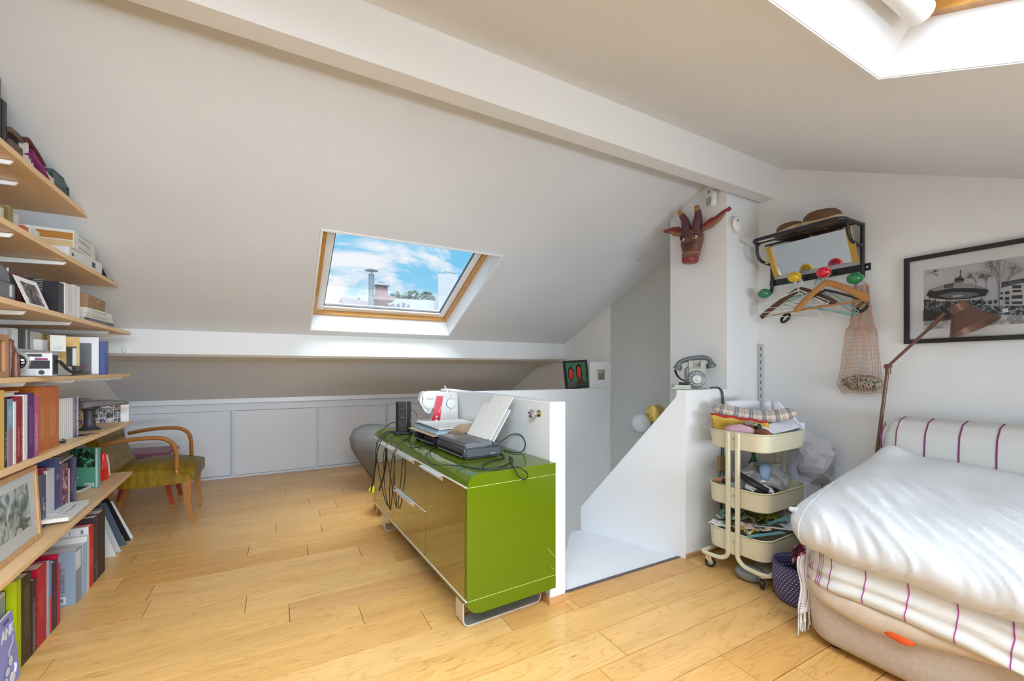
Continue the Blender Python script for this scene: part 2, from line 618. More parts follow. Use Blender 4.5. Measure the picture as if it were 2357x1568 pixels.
holed_slope('ceiling_near', W2, YN - .2, RY + .0, False)

# walls
def gable(name, x0, x1, ylist, m, ztop=None):
    return struct(name, prism(B(), ylist, x0, x1, 'x'), m)
zf = lambda y: CF - SL * y + .03
zn = lambda y: CN + SL * y + .03
def roofz(y):
    return min(zf(y), zn(y))
gable('wall_left', XL - .12, XL, [(YN - .1, -.3), (YK + .7, -.3), (YK + .7, zf(YK + .7)), (RY, roofz(RY)), (YN - .1, zn(YN - .1))], WHITE)
gable('wall_right', XG, XG + .12, [(YN - .1, -.3), (1.86, -.3), (1.86, roofz(1.86)), (RY, roofz(RY)), (YN - .1, zn(YN - .1))], WHITE)
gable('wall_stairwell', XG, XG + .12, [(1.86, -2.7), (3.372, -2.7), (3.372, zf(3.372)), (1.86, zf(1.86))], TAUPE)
gable('wall_right_far', XG - .006, XG + .12, [(3.372, -2.7), (YK + .7, -2.7), (YK + .7, zf(YK + .7)), (3.372, zf(3.372))], WHITE)
# near end of the room (behind the camera): a low knee wall
struct('wall_near', box(B(), XL, XG, YN - .1, YN, -.3, zn(YN) + .02), WHITE)

# knee wall with its sliding cupboard fronts
struct('wall_back', box(B(), XL, XG, YK + .02, YK + .12, -.02, .90), WHITE)
bm = B()
box(bm, XL, XG, YK - .075, YK + .02, .825, .878, bev=.003)
struct('trim_1', bm, GLOSSW)
bm = B()
box(bm, XL, XG, YK - .03, YK + .02, .742, .80)
box(bm, XL, XG, YK - .014, YK + .02, .80, .83)
struct('trim_2', bm, CUPW)
bm = B()
box(bm, XL, XG, YK - .024, YK + .02, .0, .022)
struct('trim_3', bm, CUPW)
def sliding(x0, x1, y, name, label):
    t = thing(name, label, 'cupboard door', (x0, y, .022))
    ob('panel', box(B(), 0, x1 - x0, 0, .016, .004, .716, bev=.002), CUPW, t)
    for a in (0, x1 - x0 - .03):
        ob('edge_profile', box(B(), a, a + .03, -.004, .018, 0, .72, bev=.0015), mat('cupboard_edge', (.66, .70, .76), .4), t)
    return t
G = 'white sliding doors of the knee-wall cupboard'
for i, (x0, x1, y, lab) in enumerate([
        (-1.355, -.44, YK - .002, 'white sliding cupboard door directly behind the red chair'),
        (-.452, .415, YK - .028, 'white sliding cupboard door in the open middle of the knee wall'),
        (.40, 1.245, YK - .002, 'white sliding cupboard door with the grey wicker ball in front'),
        (1.235, 2.12, YK - .028, 'white sliding cupboard door mostly hidden behind the green sideboard'),
        (2.11, 3.02, YK - .002, 'white sliding cupboard door next to the right wall, hidden by the parapet')]):
    tag(sliding(x0, x1, y, 'sliding_door', lab), group=G)

# lower purlin boxed in under the far slope
struct('trim_4', prism(B(), [(4.17, CF - SL * 4.17 + .02), (4.135, 1.318), (4.17, 1.300), (4.74, 1.262), (4.76, CF - SL * 4.76 + .02)], XL, XG, 'x'), mat('purlin_white', (.80, .80, .79), .55))
bm = B()
prism(bm, [(4.10, 1.325), (4.137, 1.325), (4.137, 1.375), (4.12, 1.375)], -1.0, -.985, 'x')
struct('trim_9', bm, GLOSSW)
# ridge beam
struct('trim_5', prism(B(), [(1.80, 2.60), (1.80, 2.392), (1.695, 2.384), (1.645, CN + SL * 1.645 + .02)], XL, XG, 'x'), mat('beam_white', (.79, .785, .765), .6))

# chimney-breast column with the telephone ledge and the stair guard
struct('wall_column', box(B(), 2.671, XG, 1.82, 2.295, -2.7, 2.64), WHITE)
struct('wall_ledge', prism(B(), [(2.257, 1.82), (2.671, 1.82), (2.671, 2.28), (2.45, 2.085), (2.238, 1.872)], -.3, 1.066, 'z'), WHITE)
gd = Vector((1.988 - 2.257, 2.537 - 1.82, 0))
gl = gd.length
gm = Matrix.Translation((2.257, 1.82, 0)) @ Matrix.Rotation(math.atan2(gd.y, gd.x), 4, 'Z')
bm = prism(B(), [(0.0, -.3), (0.0, 1.060), (.055, 1.046), (.06, 1.02), (gl, .165), (gl, -.3)], -.06, 0.0, 'y', gm)
struct('wall_stair_guard', bm, mat('guard_white', (.80, .815, .83), .5, bump=.03, bscale=90))
# half wall beside the sideboard and the parapet behind the stairs
bm = B()
box(bm, 1.215, 1.311, 1.80, 3.47, -.02, 1.031, bev=.004)
struct('wall_half', bm, WHITE)
bm = B()
box(bm, 1.311, 1.36, 1.875, 3.47, -2.7, -.02)
box(bm, 1.315, XG - .007, 3.37, 3.47, -2.7, 1.004, bev=.003)
struct('wall_parapet', bm, WHITE)
# stairs: white winder landing, two lower winders, and the floor below
bm = B()
prism(bm, [(1.315, HY0), (2.25, HY0), (1.988, 2.53), (1.93, 2.545), (1.882, 2.529), (1.315, 1.905)], -.045, -.004, 'z', bev=.004, seg=2)
box(bm, 2.2, 2.66, HY0, 2.2, -.045, -.006)
struct('floor_landing', bm, LANDW)
bm = B()
prism(bm, [(1.36, 1.90), (1.90, 2.50), (1.60, 3.37), (1.36, 3.37)], -.24, -.20, 'z')
prism(bm, [(1.90, 2.50), (2.0, 2.50), (2.3, 3.37), (1.60, 3.37)], -.44, -.40, 'z')
box(bm, 1.9, XG, 1.86, 3.37, -2.75, -2.7)
struct('floor_stairs', bm, LANDW)
bm = B()
box(bm, HX0, 2.255, HY0 - .012, HY0 + .010, -.02, .0035, bev=.002)
struct('trim_6', bm, mat('threshold', (.12, .085, .08), .45, var=.3, vscale=30))
# oak skirting
bm = B()
box(bm, 2.257, XG, 1.806, 1.82, 0, .03, bev=.002)
struct('baseboard_column', bm, OAKTRIM)
bm = B()
box(bm, 1.203, 1.325, 1.787, 1.80, 0, .035, bev=.002)
struct('baseboard_half_wall_end', bm, OAKTRIM)
bm = B()
box(bm, 1.203, 1.215, 1.80, 3.47, 0, .035, bev=.002)
struct('baseboard_half_wall', bm, OAKTRIM)

# ---------------------------------------------------------------- roof windows
def roof_window(name, label, w, far, depth, splay, blind=False):
    """white lining, wooden frame and sash, glazing; coordinates run along the slope"""
    x0, x1, y0, y1 = w
    t = thing(name, None, None, slope_pt((x0 + x1) / 2, (y0 + y1) / 2, 0, far))
    t['kind'] = 'structure'
    s = math.sqrt(1 + SL * SL)
    def bar(bm, xa, xb, ya, yb, na, nb):
        slope_slab(bm, xa, xb, ya, yb, na, nb, far)
    # trim round the opening
    for (a, b, c, d) in ((x0 - .012, x0, y0 - .012, y1 + .012), (x1, x1 + .012, y0 - .012, y1 + .012), (x0, x1, y0 - .012, y0), (x0, x1, y1, y1 + .012)):
        bm = B(); bar(bm, a, b, c, d, -.006, .02); ob('architrave', bm, GLOSSW, t, world=True)
    # lining boards: from the opening to the frame
    e = splay
    fx0, fx1, fy0, fy1 = x0 + e, x1 - e, y0 + (e if far else e), y1 - e
    def lining(pa, pb):
        bm = B()
        q = []
        for (x, y), (u, v) in ((pa, pb),):
            pass
        return bm
    def quad(p, q, P_, Q_):
        bm = B()
        off = 0.006
        v = [bm.verts.new(z) for z in (p, q, Q_, P_)]
        bm.faces.new(v)
        return bm
    c = [(x0, y0), (x1, y0), (x1, y1), (x0, y1)]
    k = [(fx0, fy0), (fx1, fy0), (fx1, fy1), (fx0, fy1)]
    for i in range(4):
        j = (i + 1) % 4
        ob('lining', quad(slope_pt(*c[i], -.002, far), slope_pt(*c[j], -.002, far), slope_pt(*k[i], depth, far), slope_pt(*k[j], depth, far)), GLOSSW, t, world=True, solid=.006)
    # fixed wooden frame
    fw = .032
    for i, (a, b, cc, d) in enumerate(((fx0, fx0 + fw, fy0, fy1), (fx1 - fw, fx1, fy0, fy1), (fx0 + fw, fx1 - fw, fy0, fy0 + fw), (fx0 + fw, fx1 - fw, fy1 - fw, fy1))):
        bm = B(); bar(bm, a, b, cc, d, depth - .002, depth + .09); ob('frame', bm, PINE, t, world=True)
    sw = .05
    gx0, gx1, gy0, gy1 = fx0 + fw + .004, fx1 - fw - .004, fy0 + fw + .004, fy1 - fw - .004
    SASH = wood('sash_pale', (.80, .70, .56), (.72, .60, .44), .4, (3, 3, 20)) if 'sash_pale' not in bpy.data.materials else bpy.data.materials['sash_pale']
    for (a, b, cc, d, m) in ((gx0, gx0 + sw, gy0, gy1, GLOSSW), (gx1 - sw, gx1, gy0, gy1, GLOSSW), (gx0 + sw, gx1 - sw, gy0, gy0 + sw, SASH), (gx0 + sw, gx1 - sw, gy1 - sw, gy1, SASH)):
        bm = B(); bar(bm, a, b, cc, d, depth + .03, depth + .075); ob('sash', bm, m, t, world=True)
    for (a, b, cc, d) in ((gx0 + sw, gx0 + sw + .008, gy0 + sw, gy1 - sw), (gx1 - sw - .008, gx1 - sw, gy0 + sw, gy1 - sw), (gx0 + sw, gx1 - sw, gy1 - sw - .008, gy1 - sw)):
        bm = B(); bar(bm, a, b, cc, d, depth + .045, depth + .062); ob('gasket', bm, mat('gasket', (.10, .11, .13), .6), t, world=True)
    bm = B(); bar(bm, gx0 + sw, gx1 - sw, gy0 + sw, gy1 - sw, depth + .052, depth + .056)
    ob('pane', bm, GLASS, t, world=True)
    if blind:
        yb = fy1 - .03
        bm = B()
        cyl(bm, slope_pt(fx0 + .01, yb - .012, depth - .012, far), slope_pt(fx1 - .06, yb - .012, depth - .012, far), .030, n=20)
        ob('blind_cassette', bm, PWHITE, t, world=True, smooth=40)
    return t
roof_window('window_1', None, W1, True, .14, .015)
roof_window('window_2', None, W2, False, .125, .035, blind=True)
# ================================================================ outside, beyond the far roof window
def outside():
    base = -9.0
    def P(px, py, D):
        d = FW + RT * ((px - 1178.5) / K) + Vector((0, 0, (850 - py) / K))
        return CP + d * D
    WB = mat('rooftop_white', (.50, .52, .54), .8, var=.08, vscale=.6)
    # white building with a row of small dark windows
    a, b = P(880, 706, 34), P(1030, 706, 34)
    t = thing('building', 'long white building with small dark windows far beyond the roof window', 'building', ((a.x + b.x) / 2, (a.y + b.y) / 2, base))
    bm = B(); cbox(bm, ((a.x + b.x) / 2, (a.y + b.y) / 2, (P(900, 699, 34).z + base) / 2), 9.0, 4.0, P(900, 699, 34).z - base, Matrix.Rotation(-.2, 3, 'Z')); ob('facade', bm, WB, t, world=True)
    for i in range(9):
        c = P(904 + i * 12.5, 703 + (i % 2) * 2, 31.2)
        bm = B(); cbox(bm, c, .22, .3, .30 if i % 3 else .2, Matrix.Rotation(-.2, 3, 'Z')); ob('window', bm, mat('far_window', (.20, .22, .24), .4), t, world=True)
    # metal flue with its rain cap
    c = P(855, 700, 11)
    t = thing('chimney_flue', 'tall steel chimney flue with a flat round rain cap', 'chimney', (c.x, c.y, base))
    ob('pipe', cyl(B(), (c.x, c.y, base), (c.x, c.y, P(855, 631, 11).z), .072), mat('far_steel', (.24, .26, .28), .5, metal=.2), t, world=True, smooth=40)
    bm = B(); cyl(bm, (c.x, c.y, P(855, 632, 11).z), (c.x, c.y, P(855, 620, 11).z), .012)
    ob('cap_rod', bm, MATS['far_steel'], t, world=True)
    bm = B(); lathe(bm, [(.16, 0), (.17, .012), (.10, .045), (.02, .06)], Matrix.Translation((c.x, c.y, P(855, 624, 11).z))); ob('rain_cap', bm, MATS['far_steel'], t, world=True, smooth=40)
    # brick chimney stack
    c = P(878, 700, 12)
    t = thing('chimney_stack', 'pale pink brick chimney stack with an angular metal cowl', 'chimney', (c.x, c.y, base))
    BR = mat('far_brick', (.38, .25, .24), .85, var=.12, vscale=9)
    zt = P(878, 664, 12).z
    bm = B(); cbox(bm, (c.x, c.y, (zt + base) / 2), .30, .24, zt - base); ob('shaft', bm, BR, t, world=True)
    bm = B(); cbox(bm, (c.x, c.y, zt - .30), .62, .5, .12); ob('shoulder', bm, BR, t, world=True)
    for dx in (-.13, .13):
        for dy in (-.1, .1):
            bm = B(); cbox(bm, (c.x + dx, c.y + dy, zt + .03), .025, .025, .07); ob('post', bm, MATS['far_steel'], t, world=True)
    bm = B(); lathe(bm, [(.27, 0), (.27, .02), (.10, .09), (.10, .12)], Matrix.Translation((c.x, c.y, zt + .055)) @ Matrix.Rotation(PI / 4, 4, 'Z'), n=4); ob('cowl', bm, MATS['far_steel'], t, world=True)
    bm = B(); cbox(bm, (c.x - .3, c.y + .4, zt - .55), 1.5, .8, .3, Matrix.Rotation(.1, 3, 'Y')); ob('roof_edge', bm, mat('far_roof', (.42, .36, .36), .85), t, world=True)
    # white rooftop tower with a pipe on top
    c = P(1030, 690, 20)
    t = thing('rooftop_tower', 'white rendered rooftop tower with a bent pipe on its top', 'building', (c.x, c.y, base))
    zt = P(1020, 636, 20).z
    bm = B(); cbox(bm, (c.x, c.y, (zt + base) / 2), .9, .9, zt - base, Matrix.Rotation(-.3, 3, 'Z')); ob('block', bm, WB, t, world=True)
    bm = B(); tube(bm, smoothp([(c.x - .25, c.y, zt), (c.x - .22, c.y, zt + .14), (c.x - .1, c.y, zt + .2), (c.x + .35, c.y, zt + .17), (c.x + .42, c.y, zt)], 5), .03); ob('pipe', bm, MATS['far_steel'], t, world=True, smooth=60)
    bm = B(); cbox(bm, (c.x - .9, c.y + .6, (zt - 1.2 + base) / 2), 1.4, .9, zt - 1.2 - base, Matrix.Rotation(-.3, 3, 'Z')); ob('annex', bm, WB, t, world=True)
    # trees
    LEAF = mat('far_leaves', (.15, .20, .16), .9, var=.3, vscale=3)
    def tree(px, py_top, py_bot, half, D, label, n=150, sparse=False):
        c = P(px, py_bot, D)
        t = thing('tree', label, 'tree', (c.x, c.y, base), group='trees beyond the roof window')
        ob('trunk', cyl(B(), (c.x, c.y, base), (c.x, c.y, c.z), .16 if not sparse else .05, .05), mat('far_bark', (.30, .26, .22), .9), t, world=True)
        zt = P(px, py_top, D).z
        w_ = half * D / K
        bm = B()
        rnd = random.Random(int(px))
        for i in range(n):
            u = rnd.uniform(-1, 1); v = rnd.random()
            hgt = (1 - u * u * .8)
            r = w_ * (.05 if sparse else .16) * rnd.uniform(.6, 1.3)
            p = Vector((c.x, c.y, c.z - w_ * .3)) + RT * (u * w_) + FW * rnd.uniform(-w_ * .4, w_ * .4) + Vector((0, 0, v * (zt - c.z + w_ * .3) * hgt))
            bmesh.ops.create_icosphere(bm, subdivisions=1, radius=r, matrix=Matrix.Translation(p) @ Matrix.Rotation(rnd.random() * 3, 4, 'X') @ Matrix.Diagonal((1, rnd.uniform(.5, 1), rnd.uniform(.35, .8), 1)))
        o = ob('foliage', bm, LEAF, t, world=True)
        o['kind'] = 'stuff'
    tree(915, 673, 694, 24, 48, 'dark green tree just right of the brick chimney stack')
    tree(948, 668, 694, 26, 48, 'dark green tree in the middle of the tree row over the white building')
    tree(983, 669, 694, 20, 48, 'dark green tree at the right end of the row, beside the tower')
    tree(826, 664, 686, 14, 16, 'small thin tree left of the tall steel flue', n=60, sparse=True)
outside()

# ================================================================ sideboard
def green_lacquer():
    return mat('green_lacquer', (.088, .132, .0008), 0.14, spec=0.35, coat=0.12)
GREEN = green_lacquer()
def front_mat():
    m = mat('olive_gloss_front', (.055, .058, .003), 0.035, spec=1.0, coat=1.0)
    b = m.node_tree.nodes['Principled BSDF']
    b.inputs['IOR'].default_value = 1.9
    b.inputs['Specular Tint'].default_value = (.95, .86, .42, 1)
    b.inputs['Coat Tint'].default_value = (1, .95, .6, 1)
    b.inputs['Coat IOR'].default_value = 1.7
    return m
FRONT = front_mat()
SBR = math.radians(2.6)
SL_, SD, Z0, Z1 = 1.66, .487, .113, .735
sb = thing('sideboard', 'glossy green lacquered sideboard on flat steel loop legs along the white half wall', 'sideboard', (.722, 1.72, 0), SBR)
def arc(cx, cz, r, a0, a1, n=7):
    return [(cx + r * math.cos(math.radians(a0 + (a1 - a0) * i / n)), cz + r * math.sin(math.radians(a0 + (a1 - a0) * i / n))) for i in range(n + 1)]
ob('top_panel', prism(B(), [(SD, .679), (SD, Z1)] + arc(.062, Z1 - .056, .056, 90, 180) [0:1] + arc(.06, Z1 - .055, .055, 95, 178) + [(.004, .679)], 0, SL_, 'y'), GREEN, sb, smooth=30)
ob('bottom_panel', prism(B(), [(SD, .177), (.004, .177)] + arc(.06, Z0 + .06, .056, 182, 265) + [(.07, Z0), (SD, Z0)], 0, SL_, 'y'), GREEN, sb, smooth=30)
for y in (0, SL_ - .022):
    ob('side_panel', box(B(), .002, SD, y, y + .022, .1785, .6775, bev=.0008), GREEN, sb)
ob('carcass', box(B(), .022, SD - .004, .022, SL_ - .022, .178, .678), cm('1c1a10', .7), sb)
EDGE = mat('pale_edge', (.80, .80, .74), .3, metal=.2)
for nm, z in (('edge_trim', .1772), ('edge_trim', .6788)):
    ob(nm, box(B(), -.003, .003, .004, SL_ - .004, z - .0028, z + .0028), EDGE, sb)
for z in (.178, .678):
    ob('seam', box(B(), .004, SD - .002, -.0006, .0004, z - .0008, z + .0008), cm('b7c07a', .4), sb)
HAND = mat('satin_aluminium', (.80, .81, .82), .3, metal=.55)
def front(nm, y0, y1, z0, z1, hy0, hy1):
    d = ob(nm, box(B(), 0, .019, y0, y1, z0, z1, bev=.0012), FRONT, sb)
    bm = B()
    prism(bm, [(.0, z1 + .001), (.0, z1 - .002), (-.020, z1 - .004), (-.021, z1 - .008), (-.023, z1 - .008), (-.0225, z1 - .0015)], hy0, hy1, 'y')
    box(bm, -.0015, .0, hy0, hy1, z1 - .026, z1)
    ob('handle', bm, HAND, d)
front('door', 1.142, 1.637, .181, .6745, 1.11, 1.44)
front('drawer', .520, 1.138, .4315, .6745, .71, 1.01)
front('drawer', .520, 1.138, .181, .4245, .71, 1.05)
front('door', .0235, .516, .181, .6745, .28, .56)
ob('edge_trim', box(B(), -.003, .003, .520, 1.138, .4255, .4305), EDGE, sb)
LEGM = mat('leg_steel', (.70, .68, .66), .35, metal=.6)
def loop_leg(y):
    t_ = .0065
    x0, x1, zt, r = .03, .475, Z0 + .002, .035
    out = [(x0, zt)] + arc(x0 + r, r, r, 180, 270, 6) + arc(x1 - r, r, r, 270, 360, 6) + [(x1, zt)]
    inn = [(x0 + t_, zt)] + arc(x0 + r, r, r - t_, 180, 270, 6) + arc(x1 - r, r, r - t_, 270, 360, 6) + [(x1 - t_, zt)]
    bm = B()
    A = [[bm.verts.new((x, yy, z)) for x, z in p] for p in (out, inn) for yy in (y, y + .08)]
    n = len(out)
    for i in range(n - 1):
        bm.faces.new((A[0][i], A[0][i + 1], A[1][i + 1], A[1][i]))
        bm.faces.new((A[2][i + 1], A[2][i], A[3][i], A[3][i + 1]))
        bm.faces.new((A[0][i + 1], A[0][i], A[2][i], A[2][i + 1]))
        bm.faces.new((A[1][i], A[1][i + 1], A[3][i + 1], A[3][i]))
    for i in (0, n - 1):
        bm.faces.new((A[0][i], A[1][i], A[3][i], A[2][i]))
    ob('leg', bm, LEGM, sb, smooth=30)
loop_leg(.105)
loop_leg(SL_ - .19)
rs = random.Random(3)
bm = B()
for (px, py, px2, py2) in ((1262, 1263, 1280, 1284), (1270, 1306, 1277, 1312)):
    a, c = at(px, py, 'y', 1.735), at(px2, py2, 'y', 1.735)
    a.y = c.y = 1.72 + (a.x - .722) * math.tan(SBR) - .0004
    tube(bm, [a, c], .0006, n=4)
ob('scratch', bm, cm('c8d08c', .5), sb, world=True)['kind'] = 'stuff'

# ---------------------------------------------------------------- things on the sideboard
ZT = .735
# socket tower
p = at(924, 998, 'z', ZT)
tw = thing('power_tower', 'black tower socket strip standing at the far end of the green sideboard', 'socket tower', (p.x + .012, p.y - .012, ZT + .001), math.radians(-24))
def octo(r, c):
    return [(r, c), (c, r), (-c, r), (-r, c), (-r, -c), (-c, -r), (c, -r), (r, -c)]
ob('base', prism(B(), octo(.066, .046), 0, .018, 'z', bev=.003), BLACK, tw)
ob('column', prism(B(), octo(.05, .03), .018, .232, 'z', bev=.002), mat('socket_black', (.022, .023, .025), .33), tw)
for a in (0, 90, 180, 270):
    for zz in (.062, .122, .182):
        M = Matrix.Rotation(math.radians(a), 4, 'Z') @ Matrix.Translation((.0502, 0, zz)) @ Matrix.Rotation(PI / 2, 4, 'Y')
        bm = B()
        lathe(bm, [(.0215, -.002), (.0215, .0018), (.019, .002), (.018, -.001), (.002, -.0012)], M, n=20)
        s_ = ob('socket', bm, mat('socket_dark', (.009, .009, .010), .3), tw, smooth=40)
        bm = B()
        for dy in (-.007, .007):
            cyl(bm, M @ Vector((0, dy, -.0005)), M @ Vector((0, dy, .0012)), .0024, n=6)
        ob('pin', bm, CHROME, s_)
# printer
pr_ = thing('printer', 'compact dark grey inkjet printer with its paper feed open', 'printer', (.826, 1.992, ZT + .001), math.radians(3))
PG = mat('printer_grey', (.055, .058, .066), .36)
PG2 = mat('printer_lid', (.13, .137, .15), .38)
ob('body', prism(B(), [(0, 0), (.215, 0), (.215, .383), (0, .383)], .004, .066, 'z', bev=.012, seg=3), PG, pr_, smooth=50)
ob('lid', prism(B(), [(.004, .004), (.165, .004), (.165, .379), (.004, .379)], .064, .083, 'z', bev=.006, seg=2), PG2, pr_, smooth=50)
ob('rear_cover', prism(B(), [(.163, .002), (.214, .002), (.214, .381), (.163, .381)], .06, .078, 'z', bev=.004, seg=2), PG, pr_, smooth=50)
ob('output_slot', box(B(), -.0015, .012, .03, .352, .016, .032), cm('060606', .6), pr_)
ob('slot_door', box(B(), -.0025, .004, .04, .345, .010, .017, bev=.001), mat('printer_pale', (.17, .175, .185), .35), pr_)
ob('panel', prism(B(), [(.016, .02), (.10, .02), (.10, .15), (.016, .15)], .083, .0855, 'z', bev=.001), mat('printer_panel', (.09, .095, .105), .4), pr_)
ob('lid_window', prism(B(), [(.02, .185), (.14, .165), (.14, .35), (.03, .345)], .083, .0845, 'z', bev=.0006), mat('printer_brown', (.11, .085, .075), .25), pr_)
bm = B()
for (y0, y1) in ((.05, .058), (.066, .078)):
    box(bm, .155, .16, y0, y1, .020, .024)
text('A', .001, PG, 'tmp', pr_, Matrix.Identity(4)) if False else None
# paper feed flaps and the sheets in it
lean = math.radians(33)
def leaning(bm, y0, y1, l, th, x=.178, z=.076, off=0.0, r=.02):
    M = Matrix.Translation((x, 0, z)) @ Matrix.Rotation(lean, 4, 'Y')
    n0 = len(bm.verts)
    poly = [(y0 + r, 0), (y1 - r, 0)] + [(y1, .0)] + [(y1, l - r)] + [(y1 - r * .3, l - r * .3), (y1 - r, l)] + [(y0 + r, l), (y0 + r * .3, l - r * .3), (y0, l - r), (y0, 0)]
    prism(bm, poly[2:], off, off + th, 'x', M)
    return bm
FEED = mat('feed_grey', (.62, .64, .65), .35)
ob('paper_support', leaning(B(), .06, .34, .185, .004, off=-.002), FEED, pr_)
sh = thing('paper_sheets', 'white sheets of paper fanned in the feed of the printer', 'paper', pr_.location, (0, 0, math.radians(3)))
ob('sheet', leaning(B(), .045, .262, .275, .003, off=-.010, r=.012), PAPER, sh)
ob('sheet', leaning(B(), .145, .335, .215, .002, off=-.0055, r=.012), PAPER, sh)
ob('paper_guide', leaning(B(), .022, .066, .20, .004, off=-.001, r=.012), FEED, pr_)
bm = B()
for y in (.05, .335):
    cyl(bm, (.176, y, .078), (.19, y + .02, .084), .007, n=10)
    cyl(bm, (.168, y + .012, .082), (.186, y + .03, .082), .005, n=10)
ob('hinge', bm, CHROME, pr_, smooth=40)['kind'] = 'stuff'
bm = B()
text_M = Matrix.Translation((.14, -.0004, .018)) @ Matrix.Rotation(PI / 2, 4, 'X')
box(bm, .150, .168, -.0006, .0004, .022, .0245)
box(bm, .172, .178, -.0006, .0004, .022, .0245)
ob('print', bm, cm('b9bcc0', .5), pr_)

# black letter tray, kraft folder, blue folder stack
tr = thing('letter_tray', 'black plastic letter tray under the open kraft folder', 'tray', (.81, 2.43, ZT + .001), math.radians(4))
bm = B()
box(bm, .0, .30, .0, .34, .012, .016)
for (x0, x1, y0, y1) in ((0, .30, 0, .012), (0, .30, .328, .34), (.288, .30, .012, .328)):
    prism(bm, [(x0, y0), (x1, y0), (x1, y1), (x0, y1)], .012, .052, 'z')
for (x, y) in ((.02, .02), (.28, .02), (.02, .32), (.28, .32)):
    box(bm, x - .012, x + .012, y - .012, y + .012, 0, .012)
ob('tray_body', bm, mat('tray_black', (.02, .02, .026), .22), tr)
ob('tray_front', prism(B(), [(-.016, .02), (.004, .012), (.004, .016), (-.014, .026)], .02, .32, 'y'), mat('tray_black2', (.10, .10, .12), .2), tr)
wl = thing('wallet', 'dark brown leather wallet lying in the black letter tray', 'wallet', (.845, 2.50, ZT + .0175), math.radians(4))
ob('body', prism(B(), [(0, 0), (.16, 0), (.16, .20), (0, .20)], 0, .018, 'z', bev=.004, seg=2), mat('dark_leather', (.055, .035, .03), .4), wl)
kf = thing('kraft_folder', 'open kraft cardboard folder lying on the black letter tray', 'folder', (.80, 2.44, ZT + .054), math.radians(3))
ob('bottom_flap', box(B(), .02, .36, .02, .50, .0, .003), mat('kraft', (.56, .40, .26), .7, var=.08, vscale=20), kf)
bm = B()
def kfl(u, v):
    x = .02 + .36 * u
    w_ = min(1, max(0, (u - .12) / .3)); w_ = w_ * w_ * (3 - 2 * w_)
    return Vector((x, .02 - .02 * v - .03 * v * w_, .0015 + v * (.008 + .066 * w_)))
sheet(bm, kfl, 16, 3)
ob('front_flap', bm, MATS['kraft'], kf, solid=.003)
fs = thing('folder_stack', 'pale blue plastic folders with white papers on top of the kraft folder', 'folder', (.85, 2.50, ZT + .058), math.radians(2))
BL = mat('folder_blue', (.38, .55, .64), .25, coat=.3)
ob('lower_folder', box(B(), 0, .33, 0, .44, 0, .018, bev=.004), BL, fs)
ob('upper_folder', box(B(), .015, .34, .01, .43, .0185, .028, Matrix.Rotation(.02, 4, 'Z'), bev=.003), BL, fs)
ob('black_band', box(B(), .012, .342, .006, .43, .0285, .031, Matrix.Rotation(.01, 4, 'Z')), cm('1b2024', .4), fs)
ob('papers', box(B(), .02, .345, .012, .42, .0315, .038, Matrix.Rotation(-.02, 4, 'Z')), PAPER, fs)

# sewing machine, its hand-wheel end towards the camera
sm = thing('sewing_machine', 'white sewing machine with a red stripe and round hand wheel', 'sewing machine', (1.055, 3.05, ZT + .001), math.radians(-8))
SW = mat('sewing_white', (.80, .80, .79), .3)
ob('bed', prism(B(), [(-.15, 0), (.15, 0), (.15, .17), (-.15, .17)], 0, .07, 'z', bev=.012, seg=2), SW, sm, smooth=50)
ob('pillar', loft(B(), [[Vector((-.035 + z * .10, y0_, z)) for y0_ in (.0,)] + [Vector((.148 - z * .02, 0, z)), Vector((.148 - z * .02, .17, z)), Vector((-.035 + z * .10, .17, z))] for z in (.06, .15, .24, .282)]), SW, sm)
ob('side_cover', prism(B(), [(.0, .075), (.142, .075), (.137, .284), (.045, .284), (.03, .275)], -.012, .004, 'y', bev=.004, seg=2), mat('sewing_cover', (.76, .76, .76), .35), sm, smooth=50)
ob('cover_seam', box(B(), .083, .0845, -.0128, -.0115, .08, .282), cm('a5a6a8', .5), sm)
ob('arm', prism(B(), [(-.125, .205), (-.085, .165), (-.02, .17), (.145, .17), (.142, .285), (-.105, .294), (-.12, .285)], .012, .158, 'y', bev=.008, seg=2), SW, sm, smooth=50)
ob('head', prism(B(), [(-.142, .222), (-.10, .145), (-.062, .125), (-.045, .17), (-.05, .289), (-.118, .292)], .02, .15, 'y', bev=.006, seg=2), SW, sm, smooth=50)
ob('needle_recess', prism(B(), [(-.125, .215), (-.09, .155), (-.068, .138), (-.06, .20)], .016, .022, 'y'), cm('b9c4c4', .5), sm)
RED = mat('signal_red', (.72, .02, .05), .35)
ob('red_stripe', prism(B(), [(-.062, .06), (.004, .06), (.048, .258), (.018, .262), (-.012, .262)][0:2] + [(.028, .262), (-.016, .262)], -.0135, -.009, 'y'), RED, sm)
bm = B()
for i in range(7):
    cbox(bm, (-.012 + i * .0062 + .012, -.0138, .145 + i * .0145), .010, .0006, .006, Matrix.Rotation(.5, 3, 'Y'))
for z in (.085, .11):
    cyl(bm, (-.033 + z * .12, -.0136, z), (-.033 + z * .12, -.0185, z), .0075, n=14)
ob('stripe_marks', bm, PWHITE, sm)['kind'] = 'stuff'
bm = B(); lathe(bm, [(.034, 0), (.036, .004), (.036, .012), (.031, .016), (.004, .017)], Matrix.Translation((.09, -.011, .205)) @ Matrix.Rotation(PI / 2, 4, 'X'), n=32)
ob('hand_wheel', bm, mat('wheel_white', (.82, .82, .82), .28), sm, smooth=35)
bm = B(); tube(bm, [(.09 + .0365 * math.cos(a * PI / 16), -.0125, .205 + .0365 * math.sin(a * PI / 16)) for a in range(32)], .0014, n=5, closed=True); ob('wheel_ring', bm, cm('55585c', .5), sm)
